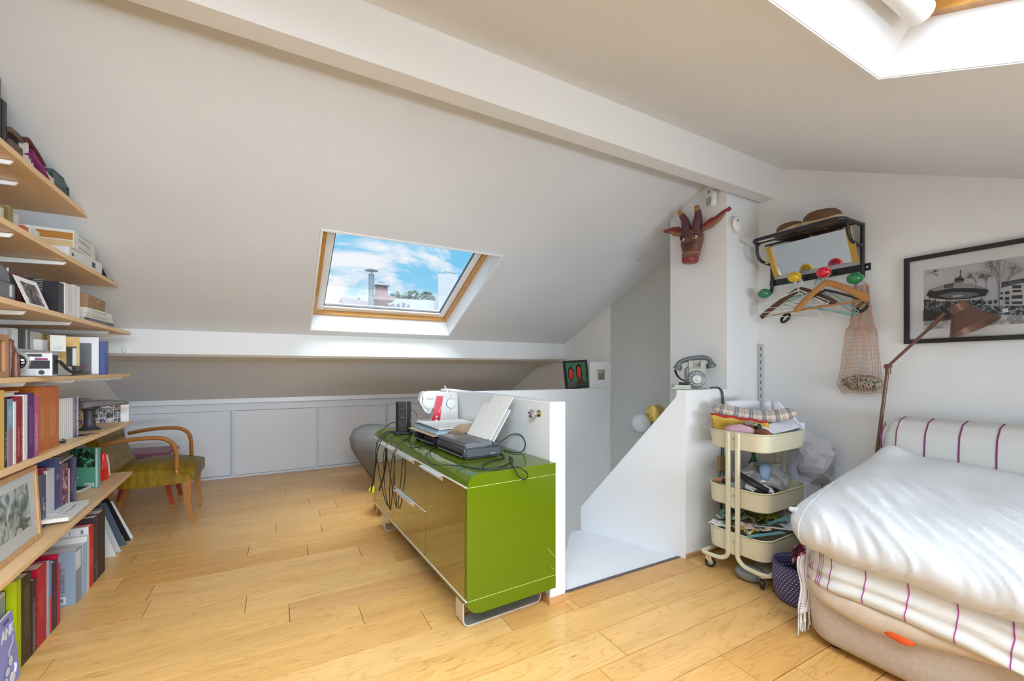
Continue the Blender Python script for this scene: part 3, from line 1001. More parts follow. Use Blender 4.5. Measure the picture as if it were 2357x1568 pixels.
bm = B(); cyl(bm, (.075, .06, .283), (.075, .06, .305), .008, n=12); cyl(bm, (.075, .06, .303), (.055, .06, .335), .0045, n=8); ell(bm, (.075, .06, .306), .010, u=10, v=6)
ob('bobbin_winder', bm, PWHITE, sm, smooth=50)
bm = B()
for x in (-.07, -.05, -.03, -.01, .01):
    ell(bm, (x, .05, .292), .014, .012, .008, u=10, v=6)
ob('thread_guides', bm, PWHITE, sm, smooth=60)['kind'] = 'stuff'
text('EASY', .012, cm('5a6068', .6), 'lettering', sm, Matrix.Translation((-.165, .0112, .238)) @ Matrix.Rotation(PI / 2, 4, 'X')) if False else None
bm = B()
for x0, x1, z in ((-.088, -.072, .242), (-.068, -.04, .2405)):
    box(bm, x0, x1, .0112, .0122, z - .003, z + .003)
box(bm, -.118, -.113, .0112, .0195, .238, .252)
ob('faint_print', bm, cm('8d9298', .6), sm)['kind'] = 'stuff'

# cables
CAB = mat('cable_black', (.012, .013, .014), .4)
def cable(name, label, pts, r=.0035, m=CAB, sub=7):
    bm = B()
    tube(bm, smoothp(pts, sub), r, n=7)
    return ob(name, bm, m, None, label, 'cable', smooth=60)
zc = ZT + .005
def sp(px, py, z=zc):
    return at(px, py, 'z', z)
def fp(px, py, x):
    return at(px, py, 'x', x)
cable('power_cable', 'black cable looping from the printer across the front edge of the green sideboard',
      [sp(1150, 1043), sp(1160, 1053), sp(1130, 1062), sp(1112, 1070), sp(1118, 1080), sp(1150, 1076), sp(1180, 1060), sp(1172, 1050)])
cable('usb_cable', 'long black cable running in a bend before the printer to its near corner',
      [sp(1008, 1028), sp(992, 1036), sp(980, 1050), sp(983, 1062), sp(1000, 1070), sp(1050, 1072), sp(1110, 1080), sp(1160, 1078), sp(1192, 1076),
       Vector(sp(1212, 1088)) + Vector((0, 0, 0))] + [at(1214, 1096, 'y', 1.705) + Vector((0, 0, -.004)), at(1204, 1104, 'y', 1.702), at(1192, 1094, 'y', 1.704), sp(1184, 1078), sp(1172, 1056)], r=.003)
cable('printer_lead', 'black lead arching up behind the printer against the half wall',
      [sp(1160, 1036), sp(1185, 1042), at(1203, 1038, 'x', 1.19), at(1209, 1022, 'x', 1.195), at(1203, 1006, 'x', 1.20), at(1190, 999, 'x', 1.20), at(1174, 1002, 'x', 1.19), at(1160, 1012, 'x', 1.14), at(1140, 1024, 'x', 1.07)], r=.003)
def sl(x, y, z):      # sideboard coordinates to world
    return Matrix.Rotation(SBR, 3, 'Z') @ Vector((x, y, z)) + Vector((.722, 1.72, 0))
over = lambda y: [sl(.07, y, ZT + .006), sl(.03, y, ZT + .002), sl(.002, y, ZT - .022), sl(-.012, y, ZT - .05)]
cable('tower_lead', 'thick black lead looping from the foot of the socket tower down past the sideboard end',
      [sl(.135, 1.40, ZT + .012), sl(.10, 1.43, ZT + .008)] + over(1.45) + [sl(-.034, 1.45, .64), sl(-.036, 1.47, .52), sl(-.034, 1.52, .40), sl(-.030, 1.60, .30), sl(-.030, 1.625, .265), sl(-.034, 1.60, .30), sl(-.038, 1.50, .42), sl(-.036, 1.44, .53), sl(-.032, 1.415, .62)] + over(1.40)[::-1] + [sl(.10, 1.37, ZT + .008)], r=.0042)
cable('plug_lead', 'thin black lead with a plug in the left side of the socket tower',
      [sl(.118, 1.375, ZT + .072), sl(.09, 1.40, ZT + .075), sl(.065, 1.44, ZT + .065), sl(.03, 1.47, ZT + .03), sl(-.004, 1.475, ZT - .01), sl(-.034, 1.46, .62), sl(-.036, 1.40, .53), sl(-.036, 1.34, .45), sl(-.034, 1.27, .36), sl(-.03, 1.20, .30), sl(-.02, 1.13, .27)], r=.003)
cable('adapter_lead', 'black lead trailing from the letter tray over the top handle of the sideboard',
      [sp(990, 1027), sp(970, 1026), sp(948, 1031)] + over(1.03) + [sl(-.034, 1.04, .63), sl(-.036, 1.07, .52), sl(-.034, 1.10, .40), sl(-.028, 1.12, .31), sl(-.030, 1.09, .28), sl(-.034, 1.05, .36), sl(-.036, 1.00, .50), sl(-.034, .985, .60), sl(-.032, .98, .65)], r=.003)
cable('second_lead', 'thin black lead hanging straight down before the left sideboard drawers',
      [sl(.12, 1.30, ZT + .006), sl(.09, 1.27, ZT + .005)] + over(1.25) + [sl(-.034, 1.245, .62), sl(-.036, 1.235, .50), sl(-.034, 1.21, .38), sl(-.03, 1.16, .30), sl(-.024, 1.135, .28)], r=.003)
cable('thin_cable', 'thin dark cable curling up from the back of the socket tower',
      [at(946, 946, 'z', ZT + .145), at(953, 946, 'z', ZT + .145), at(958, 952, 'z', ZT + .125), at(960, 962, 'z', ZT + .095)], r=.002)

# ---------------------------------------------------------------- half wall knob, beanbag, stool
kn = thing('hook_knob', 'faceted glass knob on a brass plate near the half wall end', 'knob', (1.215, 1.905, .965))
M = Matrix.Rotation(-PI / 2, 4, 'Y')
bm = B(); lathe(bm, [(.019, 0), (.019, .004), (.013, .01), (.009, .014)], M, n=18); ob('rose', bm, mat('old_brass', (.40, .33, .10), .3, metal=1.0), kn, smooth=40)
bm = B(); lathe(bm, [(.007, .012), (.009, .018), (.009, .028), (.007, .032)], M, n=12); ob('neck', bm, CHROME, kn)
bm = B(); bmesh.ops.create_icosphere(bm, subdivisions=2, radius=.0235, matrix=Matrix.Translation((-.048, 0, 0)) @ Matrix.Diagonal((.75, 1, 1, 1)))
ob('crystal', bm, mat('crystal', (.62, .62, .66), .03, metal=.9), kn)

def weave(key, c1, c2, sx, sz, rough=.8):
    m = bpy.data.materials.new(key)
    m.use_nodes = True
    nt = m.node_tree
    b = nt.nodes['Principled BSDF']
    t = N(nt, 'ShaderNodeTexCoord')
    br = N(nt, 'ShaderNodeTexBrick', i_Scale=1.0)
    br.offset = .5
    br.inputs['Color1'].default_value = (*c1, 1)
    br.inputs['Color2'].default_value = (*[c * .85 for c in c1], 1)
    br.inputs['Mortar'].default_value = (*c2, 1)
    br.inputs['Mortar Size'].default_value = .22
    br.inputs['Brick Width'].default_value = 1.0
    br.inputs['Row Height'].default_value = 1.0
    mp = N(nt, 'ShaderNodeMapping')
    mp.inputs['Scale'].default_value = (sx, sz, 1)
    L = nt.links.new
    L(t.outputs['UV'], mp.inputs[0])
    L(mp.outputs[0], br.inputs[0])
    L(br.outputs['Color'], b.inputs['Base Color'])
    bp = N(nt, 'ShaderNodeBump', i_Strength=.5, i_Distance=.004)
    L(br.outputs['Fac'], bp.inputs['Height'])
    bp.invert = True
    L(bp.outputs[0], b.inputs['Normal'])
    b.inputs['Roughness'].default_value = rough
    return m
def lathe_uv(prof, n=40, warp=None):
    """surface of revolution with a UV map (u round, v up)"""
    bm = B()
    uv = bm.loops.layers.uv.new('uv')
    m = len(prof)
    R = []
    for j, (r, z) in enumerate(prof):
        R.append([bm.verts.new((r * math.cos(2 * PI * k / n), r * math.sin(2 * PI * k / n), z) if warp is None else warp(r, z, 2 * PI * k / n)) for k in range(n)])
    for j in range(m - 1):
        for k in range(n):
            f = bm.faces.new((R[j][k], R[j][(k + 1) % n], R[j + 1][(k + 1) % n], R[j + 1][k]))
            for l, (a, c) in zip(f.loops, ((k, j), (k + 1, j), (k + 1, j + 1), (k, j + 1))):
                l[uv].uv = (a / n, c / (m - 1))
    return bm
prof = [(.02, 0), (.07, .01), (.12, .10), (.185, .22), (.235, .34), (.26, .44), (.25, .53), (.20, .60), (.12, .635), (.03, .645), (.0005, .646)]
pf = []
for i in range(len(prof) - 1):
    for k in range(3):
        u = k / 3
        pf.append((prof[i][0] * (1 - u) + prof[i + 1][0] * u, prof[i][1] * (1 - u) + prof[i + 1][1] * u))
pf.append(prof[-1])
def bw(r, z, a):
    f = 1 + .05 * math.sin(3 * a + 6 * z) + .03 * math.sin(7 * a + 2)
    return Vector((r * f * math.cos(a) - .12 * (z / .64 - .5), r * f * math.sin(a), z))
bb = ob('beanbag', lathe_uv(pf, 48, bw), weave('grey_weave', (.33, .33, .32), (.11, .11, .11), 260, 110), None,
        'grey woven teardrop beanbag on the floor behind the green sideboard', 'beanbag', smooth=180)
bb.location = (.875, 4.42, 0.001)
st = thing('child_stool', 'low round yellow stool with wooden legs at the far end of the sideboard', 'stool', (.795, 3.66, 0))
bm = B(); lathe(bm, [(.128, .175), (.135, .18), (.135, .192), (.13, .198), (.01, .199)], None, n=36); ob('seat', bm, mat('yellow_paint', (.82, .70, .02), .3), st, smooth=35)
for a in (40, 130, 220, 310):
    ca, sa = math.cos(math.radians(a)), math.sin(math.radians(a))
    ob('leg', cyl(B(), (.115 * ca, .115 * sa, 0), (.085 * ca, .085 * sa, .178), .011, .015, n=12), wood('stool_wood', (.62, .33, .10), (.50, .24, .07), .4) if 'stool_wood' not in bpy.data.materials else bpy.data.materials['stool_wood'], st, smooth=40)

# ---------------------------------------------------------------- chairs at the knee wall
OL = mat('olive_leather', (.24, .145, .010), .42, spec=.22, var=.35, vscale=5, bump=.08, bscale=25, stretch=(6, 1, 1))
ac = thing('armchair', 'olive leather armchair with bent orange-brown wooden arms beside the bookshelves', 'armchair', (-.85, 4.34, 0))
def W(x, y, z): return Vector((x, y, z))
def seatfn(bm):
    rings = []
    for i in range(9):
        u = i / 8
        x = -1.09 + .52 * u
        hw = .27 + .02 * math.sin(PI * u)
        zt = .438 + .028 * math.sin(PI * min(1, u * 1.1)) - (.014 if u > .95 else 0)
        zb = .335 - .012 * math.sin(PI * u)
        r = .025
        c = 4.345
        rings.append([W(x, c - hw, zb), W(x, c + hw, zb), W(x, c + hw + .004, zt - r), W(x, c + hw - r, zt), W(x, c, zt + .018), W(x, c - hw + r, zt), W(x, c - hw - .004, zt - r)])
    return loft(bm, rings)
ob('seat', seatfn(B()), OL, ac, world=True, smooth=50)
bm = B()
for (y, sgn) in ((4.345 - .289, -1),):
    tube(bm, [W(-.66, y, .405), W(-.60, y - .001, .405), W(-.585, y, .395), W(-.578, y + .004, .35)], .006, n=6)
ob('seat_piping', bm, OL, ac, world=True, smooth=60)
rings = []
for i in range(8):
    u = i / 7
    z = .44 + .42 * u
    x = -1.035 - .12 * u - .02 * math.sin(PI * u)
    hw = .275 + .01 * math.sin(PI * u)
    th = .085 - .03 * u
    rings.append([W(x, 4.345 - hw, z), W(x + .012, 4.345, z), W(x, 4.345 + hw, z), W(x - th, 4.345 + hw * .97, z), W(x - th - .02, 4.345, z), W(x - th, 4.345 - hw * .97, z)])
ob('backrest', loft(B(), rings), OL, ac, world=True, smooth=50)
def bent(y):
    return smoothp([W(-1.10, y, .662), W(-.97, y, .684), W(-.84, y, .690), W(-.755, y, .680), W(-.70, y, .640), W(-.678, y, .575), W(-.674, y, .48), W(-.672, y, .40)], 6)
for y in (4.036, 4.664):
    ob('arm', tube(B(), bent(y), .0225, n=8, flat=.0155), CHAIRWOOD, ac, world=True, smooth=50)
bm = B()
for z in (.43, .455, .41):
    pass
for z in (.425, .60):
    cyl(bm, (-.6635 if z < .5 else -.672, 4.036, z), (-.6605 if z < .5 else -.668, 4.036, z), .005, n=8)
cyl(bm, (-.672, 4.0135, .43), (-.672, 4.012, .43), .005, n=8)
ob('arm_screw', bm, STEEL, ac, world=True)
def sabre(bm, x0, y0, z0, x1, y1, w0, w1, bow):
    rings = []
    for i in range(9):
        u = i / 8
        x = x0 + (x1 - x0) * u + bow * math.sin(PI * u)
        y = y0 + (y1 - y0) * u
        w_ = w0 + (w1 - w0) * u
        z = z0 * (1 - u)
        rings.append([W(x - w_, y - w_ * .8, z), W(x + w_, y - w_ * .8, z), W(x + w_, y + w_ * .8, z), W(x - w_, y + w_ * .8, z)])
    return loft(bm, rings)
ob('leg', sabre(B(), -.615, 4.09, .35, -.578, 4.09, .026, .014, -.014), CHAIRWOOD, ac, world=True, smooth=40)
ob('leg', sabre(B(), -.615, 4.60, .35, -.60, 4.60, .026, .014, -.014), CHAIRWOOD, ac, world=True, smooth=40)
ob('leg', sabre(B(), -1.06, 4.09, .40, -1.17, 4.09, .026, .018, .02), CHAIRWOOD, ac, world=True, smooth=40)
ob('leg', sabre(B(), -1.06, 4.60, .40, -1.17, 4.60, .026, .018, .02), CHAIRWOOD, ac, world=True, smooth=40)

rc = thing('dining_chair', 'red painted wooden chair with a mauve seat behind the armchair', 'chair', (-1.0, 4.93, 0))
W0 = W
W = lambda x, y, z: W0(x - .045, y, z)
RP = mat('red_paint', (.52, .065, .012), .35, var=.2, vscale=12)
MV = mat('mauve_leather', (.30, .085, .14), .4, var=.2, vscale=8)
MR = mat('maroon_paint', (.10, .012, .03), .4)
ob('seat', prism(B(), [(-1.24, 4.74), (-.835, 4.72), (-.835, 5.14), (-1.24, 5.12)], .425, .47, 'z', bev=.012, seg=2), MV, rc, world=True, smooth=50)
ob('seat_frame', prism(B(), [(-1.23, 4.75), (-.845, 4.73), (-.845, 5.13), (-1.23, 5.11)], .375, .428, 'z'), RP, rc, world=True)
for y in (4.745, 5.10):
    ob('leg', sabre(B(), -.815, y, .38, -.775, y, .022, .015, -.012), RP, rc, world=True, smooth=40)
    ob('leg', sabre(B(), -1.18, y, .40, -1.225, y, .021, .016, .01), RP, rc, world=True, smooth=40)
    ob('back_post', sabre(B(), -1.225, y, .0, -1.18, y, .018, .020, 0) if False else tube(B(), [W(-1.18, y, .38), W(-1.20, y, .55), W(-1.245, y, .86)], .019, n=8), RP, rc, world=True, smooth=40)
    for z in (.20, .30):
        ob('stretcher', cyl(B(), (-.865, y, z), (-1.235, y, z), .009, n=8), MR, rc, world=True, smooth=40)
for z in (.60, .80):
    ob('back_rail', box(B(), -1.288 if z > .7 else -1.265, -1.267 if z > .7 else -1.245, 4.745, 5.10, z - .03, z + .03), RP, rc, world=True)

W = W0
# ---------------------------------------------------------------- on the parapet
pt = thing('painting', 'small painting of two red faces on green in a black frame', 'painting', (2.645, 3.425, 1.005), (math.radians(-5), math.radians(-3.5), math.radians(3)))
PW, PH = .30, .285
for (x0, x1, z0, z1) in ((-PW / 2, -PW / 2 + .02, 0, PH), (PW / 2 - .02, PW / 2, 0, PH), (-PW / 2 + .02, PW / 2 - .02, 0, .02), (-PW / 2 + .02, PW / 2 - .02, PH - .02, PH)):
    ob('frame_bar', box(B(), x0, x1, -.012, .012, z0, z1), BLACK, pt)
ob('canvas', box(B(), -PW / 2 + .02, PW / 2 - .02, -.004, .008, .02, PH - .02), mat('canvas_green', (.10, .26, .10), .7, var=.9, vscale=60, col2=(.02, .12, .09)), pt)
def flat(pts, y, m, nm, par, closed=True, th=.0008):
    return ob(nm, prism(B(), pts, y - th, y, 'y'), m, par)
def oval(cx, cz, rx, rz, n=20, tp=0.0):
    return [(cx + rx * math.cos(2 * PI * i / n) * (1 - tp * max(0, -math.sin(2 * PI * i / n))), cz + rz * math.sin(2 * PI * i / n)) for i in range(n)]
for (cx, cz, rx, rz, body, nm) in ((-.072, .155, .036, .07, '5b5b58', 'left_figure'), (.035, .165, .040, .085, '5a2e22', 'right_figure')):
    flat([(cx - .05, .02), (cx + .07 if cx > 0 else cx + .05, .02), (cx + .07 if cx > 0 else cx + .045, .05), (cx + .012, .105), (cx - .012, .105), (cx - .045, .05)], -.0041, cm(body, .7), 'body_paint', pt)
    flat(oval(cx, cz, rx, rz), -.0046, cm('120c0a', .7), 'hair_paint', pt)
    flat(oval(cx, cz - .008, rx * .66, rz * .80, tp=.35), -.0054, cm('e23a26', .65), 'face_paint', pt)
    bm = B()
    for dx in (-.009, .009):
        cbox(bm, (cx + dx, -.0064, cz + .012), .009, .0004, .0028)
    cbox(bm, (cx, -.0064, cz - .003), .003, .0004, .022)
    cbox(bm, (cx, -.0064, cz - .028), .013, .0004, .0035)
    ob('features_paint', bm, cm('5a1510', .7), pt)
flat([(.02, .02), (.13, .02), (.13, .05), (.07, .05)], -.0047, cm('1c5a4c', .7), 'ground_paint', pt)
sf = thing('shadow_box', 'white deep box frame with a tiny picture at the parapet end', 'picture frame', (2.915, 3.405, 1.005), math.radians(-9))
WF = mat('white_frame', (.80, .80, .78), .45)
SB2 = .133
bm = B()
hw = .045
for (x0, x1, z0, z1) in ((-SB2, -hw, 0, .268), (hw, SB2, 0, .268), (-hw, hw, 0, .085), (-hw, hw, .19, .268)):
    box(bm, x0, x1, -.024, -.012, z0, z1)
ob('mount', bm, WF, sf)
for (x0, x1, z0, z1) in ((-SB2, -SB2 + .012, 0, .268), (SB2 - .012, SB2, 0, .268), (-SB2 + .012, SB2 - .012, 0, .012), (-SB2 + .012, SB2 - .012, .256, .268)):
    ob('frame_side', box(B(), x0, x1, -.0125, .024, z0, z1), WF, sf)
ob('backing', box(B(), -SB2 + .012, SB2 - .012, .016, .022, .012, .256), cm('c6cfc8', .7), sf)
ob('tiny_picture', box(B(), .0, .042, .0, .016, .095, .15), mat('tiny_pic', (.36, .29, .12), .6, var=.6, vscale=90), sf)

# wall lamp in the stairwell
wlp = thing('wall_lamp', 'white glass globe wall lamp on a brass disc in the stairwell', 'wall lamp', (XG, 2.74, .80))
bm = B(); lathe(bm, [(.072, 0), (.074, .004), (.074, .075), (.068, .078), (.004, .078)], Matrix.Rotation(-PI / 2, 4, 'Y'), n=32); ob('disc', bm, mat('brass_disc', (.78, .56, .16), .25, metal=1.0), wlp, smooth=40)
bm = B(); ell(bm, (0, 0, 0), .084, u=32, v=20); g = ob('globe', bm, mat('opal_glass', (.83, .83, .85), .25), wlp, smooth=180)
g.location = at(1476, 974, 'x', 2.93) - wlp.location
g.location.y = g.location.y
bm = B(); cyl(bm, (-.07, 0, 0), (-.07, .05, -.06), .012, n=12); ob('stem', bm, MATS['brass_disc'], wlp)

# ---------------------------------------------------------------- telephone on the ledge
tp = thing('telephone', 'grey vintage rotary dial telephone on the white ledge by the column', 'telephone', (2.49, 1.925, 1.067), math.radians(-42))
TB = mat('phone_body', (.40, .40, .335), .35)
TG = mat('phone_grey', (.135, .15, .155), .28)
# local: front faces -y, x to the right; wedge body wall-phone shape
ob('body', prism(B(), [(-.062, -.052), (.062, -.052), (.066, .06), (-.066, .06)], 0, .150, 'z', bev=.012, seg=3), TB, tp, smooth=50)
for x in (-.04, .034):
    ob('cradle_prong', loft(B(), [[W(x + sx * .012, sy, z) for sx, sy in ((-1, -.046), (1, -.046), (1, -.02 + .02), (-1, -.02 + .02))] for z in (.14, .18)] + [[W(x + sx * .009, sy, .192) for sx, sy in ((-1, -.04), (1, -.04), (1, -.01), (-1, -.01))]]), TB, tp, smooth=50)
ob('cradle_bridge', box(B(), -.045, .045, -.008, .05, .146, .172, bev=.006), TB, tp)
M = Matrix.Translation((-.004, -.052, .066)) @ Matrix.Rotation(PI / 2, 4, 'X')
bm = B(); lathe(bm, [(.056, 0), (.058, .003), (.055, .008), (.040, .010), (.004, .010)], M, n=36); dl = ob('dial', bm, TG, tp, smooth=40)
bm = B(); lathe(bm, [(.028, .010), (.028, .013), (.024, .014), (.003, .0145)], M, n=28); ob('dial_label', bm, cm('d4d0cc', .5), dl, smooth=40)
bm = B(); lathe(bm, [(.008, .0145), (.008, .018), (.003, .02)], M, n=16); ob('dial_centre', bm, STEEL, dl, smooth=40)
bm = B()
for i in range(10):
    a = math.radians(60 + i * 27)
    c = M @ Vector((.0425 * math.cos(a), .0425 * math.sin(a), .0092))
    lathe(bm, [(.0070, 0), (.0070, .0016), (.0062, .0018)], Matrix.Translation(c) @ Matrix.Rotation(PI / 2, 4, 'X'), n=12)
ob('finger_holes', bm, cm('9aa09c', .5), dl)['kind'] = 'stuff'
bm = B(); tube(bm, [M @ Vector((.036 * math.cos(a / 16 * PI), .036 * math.sin(a / 16 * PI), .0105)) for a in range(-10, 10)], .001, n=5); ob('dial_ring', bm, cm('c9cdca', .4), dl)
hs = smoothp([W(-.118, .02, .150), W(-.10, .02, .178), W(-.06, .02, .198), W(0, .02, .210), W(.06, .02, .212), W(.092, .02, .195), W(.10, .02, .172)], 4)
h_ = ob('handset', tube(B(), hs, [.020 + .004 * abs(i / (len(hs) - 1) - .5) * 2 for i in range(len(hs))], n=12, flat=.016), TG, tp, smooth=60)
bm = B(); lathe(bm, [(.020, .03), (.030, .016), (.033, .0), (.028, -.008), (.003, -.010)][::-1], Matrix.Translation((.102, .02, .150)) @ Matrix.Rotation(-.25, 4, 'Y'), n=24); ob('earpiece', bm, TG, h_, smooth=50)
bm = B(); lathe(bm, [(.018, .03), (.026, .016), (.028, .0), (.024, -.008), (.003, -.010)][::-1], Matrix.Translation((-.115, .02, .138)) @ Matrix.Rotation(.45, 4, 'Y'), n=24); ob('mouthpiece', bm, TG, h_, smooth=50)
cp_ = []
for i in range(150):
    u = i / 149
    c = Vector((-.132, .01, .128)).lerp(Vector((-.064, .0, .05)), u) + Vector((-.012 * math.sin(PI * u), 0, -.01 * math.sin(PI * u)))
    cp_.append(c + Vector((.0065 * math.cos(i * 1.05), .0065 * math.sin(i * 1.05), 0)))
ob('coiled_cord', tube(B(), cp_, .0022, n=5), CAB, tp, smooth=60)
bk1 = thing('notebook', 'thin cream notebook lying beside the rotary telephone', 'notebook', (2.36, 1.945, 1.067), math.radians(-42))
ob('cover', box(B(), -.06, .06, -.04, .04, 0, .012, bev=.001), cm('cfcdbd', .6), bk1)
bk2 = thing('notebook', 'small grey-white notebook on top of the cream one by the telephone', 'notebook', (2.365, 1.945, 1.0795), math.radians(-36))
ob('cover', box(B(), -.05, .055, -.035, .035, 0, .014, bev=.001), cm('bfc2ba', .6), bk2)
pn = ob('pen_torch', cyl(B(), at(1569, 875, 'x', 2.36) , at(1590, 876, 'x', 2.40), .0085, n=14), BLACK, None, 'short black pen torch lying on the notebooks by the telephone', 'torch', smooth=40)
pn.location = (2.372, 1.93, 1.0945)
# phone leads drop down the column
bm = B()
for d in (0, .012):
    tube(bm, smoothp([(2.555, 1.865, 1.075), (2.575 + d, 1.83, 1.078), (2.595 + d, 1.812 - d * .2, 1.055), (2.608 + d, 1.811, .99), (2.612 + d, 1.811, .8), (2.60 + d * 2, 1.811, .6), (2.585 + d * 3, 1.811, .45), (2.60, 1.811, .2), (2.60, 1.811, .01)], 6), .0032, n=6)
ob('telephone_lead', bm, CAB, None, 'black twin lead dropping from the telephone down the column', 'cable', smooth=60)

# sensor, smoke alarm, blank plate
se = thing('motion_sensor', 'white motion sensor on the column right under the ridge beam', 'sensor', (2.669, 1.915, 2.335), math.radians(-14))
ob('housing', prism(B(), [(-.032, 0.02), (-.026, .004), (-.014, 0), (.014, 0), (.026, .004), (.032, .02), (.034, .125), (.026, .135), (-.026, .135), (-.034, .125)], -.042, .0, 'x', bev=.006, seg=2), PWHITE, se, smooth=50)
ob('lens', prism(B(), [(-.026, .024), (-.018, .008), (.018, .008), (.026, .024), (.026, .05), (.018, .062), (-.018, .062), (-.026, .05)], -.0455, -.04, 'x', bev=.002), cm('a9abb2', .4), se)
bm = B(); cyl(bm, (-.0425, 0, .10), (-.045, 0, .10), .007, n=14); ob('eye', bm, BLACK, se)
sa = thing('smoke_alarm', 'round white smoke alarm on the column beside the carved mask', 'smoke alarm', (2.735, 1.82, 2.186))
M = Matrix.Rotation(PI / 2, 4, 'X')
bm = B(); lathe(bm, [(.056, 0), (.058, .004), (.058, .018), (.056, .020)], M, n=36); ob('base', bm, PWHITE, sa, smooth=40)
for k, z in enumerate((.021, .0265, .032)):
    bm = B(); lathe(bm, [(.052, z), (.052, z + .003)], M, n=36); ob('vent_ring', bm, cm('47484a', .6), sa, smooth=40)
    bm = B(); lathe(bm, [(.0545, z + .003), (.055, z + .0035), (.055, z + .0052), (.054, z + .0055)], M, n=36); ob('ring', bm, PWHITE, sa, smooth=40)
bm = B(); lathe(bm, [(.054, .0375), (.053, .043), (.045, .050), (.004, .052)], M, n=36); ob('cap', bm, PWHITE, sa, smooth=40)
bm = B(); lathe(bm, [(.009, .046), (.009, .0525), (.002, .053)], Matrix.Translation((-.022, 0, .016)) @ M, n=14); ob('button', bm, cm('8f9090', .5), sa, smooth=40)
def slope_at(px, py):
    d = FW + RT * ((px - 1178.5) / K) + Vector((0, 0, (850 - py) / K))
    s = (CF - CP.z - SL * CP.y) / (d.z + SL * d.y)
    return CP + d * s
a, c = slope_at(1465, 598), slope_at(1488, 587)
ctr = (a + c) / 2
ax = (c - a)
bp = thing('cover_plate', 'small oval white cover plate with two screws on the sloping ceiling', 'cover plate', ctr)
yv = ax.normalized(); zv = -NF; xv = yv.cross(zv).normalized()
Mp = Matrix((xv, yv, zv)).transposed().to_4x4()
hl = ax.length / 2
bm = B(); prism(bm, [(.022 * math.cos(t_), (hl - .022) * (1 if math.sin(t_) > 0 else -1) + .022 * math.sin(t_)) for t_ in [i * PI / 10 + .01 for i in range(20)]], .0, .006, 'z', Mp, bev=.0015); ob('plate', bm, mat('plate_grey', (.66, .66, .66), .4), bp)
bm = B()
for s_ in (-.6, .75):
    cyl(bm, Mp @ Vector((0, hl * s_, .006)), Mp @ Vector((0, hl * s_, .0075)), .005, n=10)
ob('screw', bm, cm('55504a', .4), bp)

# ---------------------------------------------------------------- carved mask on the column
mk = thing('carved_mask', 'carved wooden horned cow mask on the white column', 'mask', (2.671, 2.07, 2.16), math.radians(13))
MB_ = mat('mask_brown', (.17, .068, .045), .4, var=.45, vscale=18, bump=.2, bscale=45)
MP = mat('mask_plum', (.115, .035, .05), .42, var=.3, vscale=16)
MRD = mat('mask_red', (.24, .025, .03), .4)
MY = mat('mask_ochre', (.46, .22, .07), .45, var=.3, vscale=20)
# local: -x out of the wall, y along the wall (+y = left in view), z up
def hring(z, cx, rx, ry, n=18):
    return [W(min(-.002, cx + rx * math.cos(2 * PI * i / n)), ry * math.sin(2 * PI * i / n), z) for i in range(n)]
ob('head', loft(B(), [hring(-.185, -.075, .052, .050), hring(-.15, -.075, .058, .056), hring(-.135, -.07, .056, .056), hring(-.115, -.062, .054, .060), hring(-.085, -.058, .056, .070), hring(-.045, -.052, .060, .080), hring(-.005, -.048, .060, .080), hring(.03, -.042, .052, .070), hring(.055, -.03, .035, .05)]), MB_, mk, smooth=60)
ob('muzzle', loft(B(), [hring(-.196, -.078, .046, .046), hring(-.19, -.078, .056, .053), hring(-.165, -.078, .0605, .0575), hring(-.158, -.078, .058, .055)]), MRD, mk, smooth=50)
ob('muzzle_band', loft(B(), [hring(-.140, -.070, .059, .059), hring(-.136, -.070, .062, .0625), hring(-.122, -.066, .061, .0635), hring(-.118, -.064, .057, .061)]), mat('mask_tan', (.28, .125, .065), .45), mk, smooth=50)
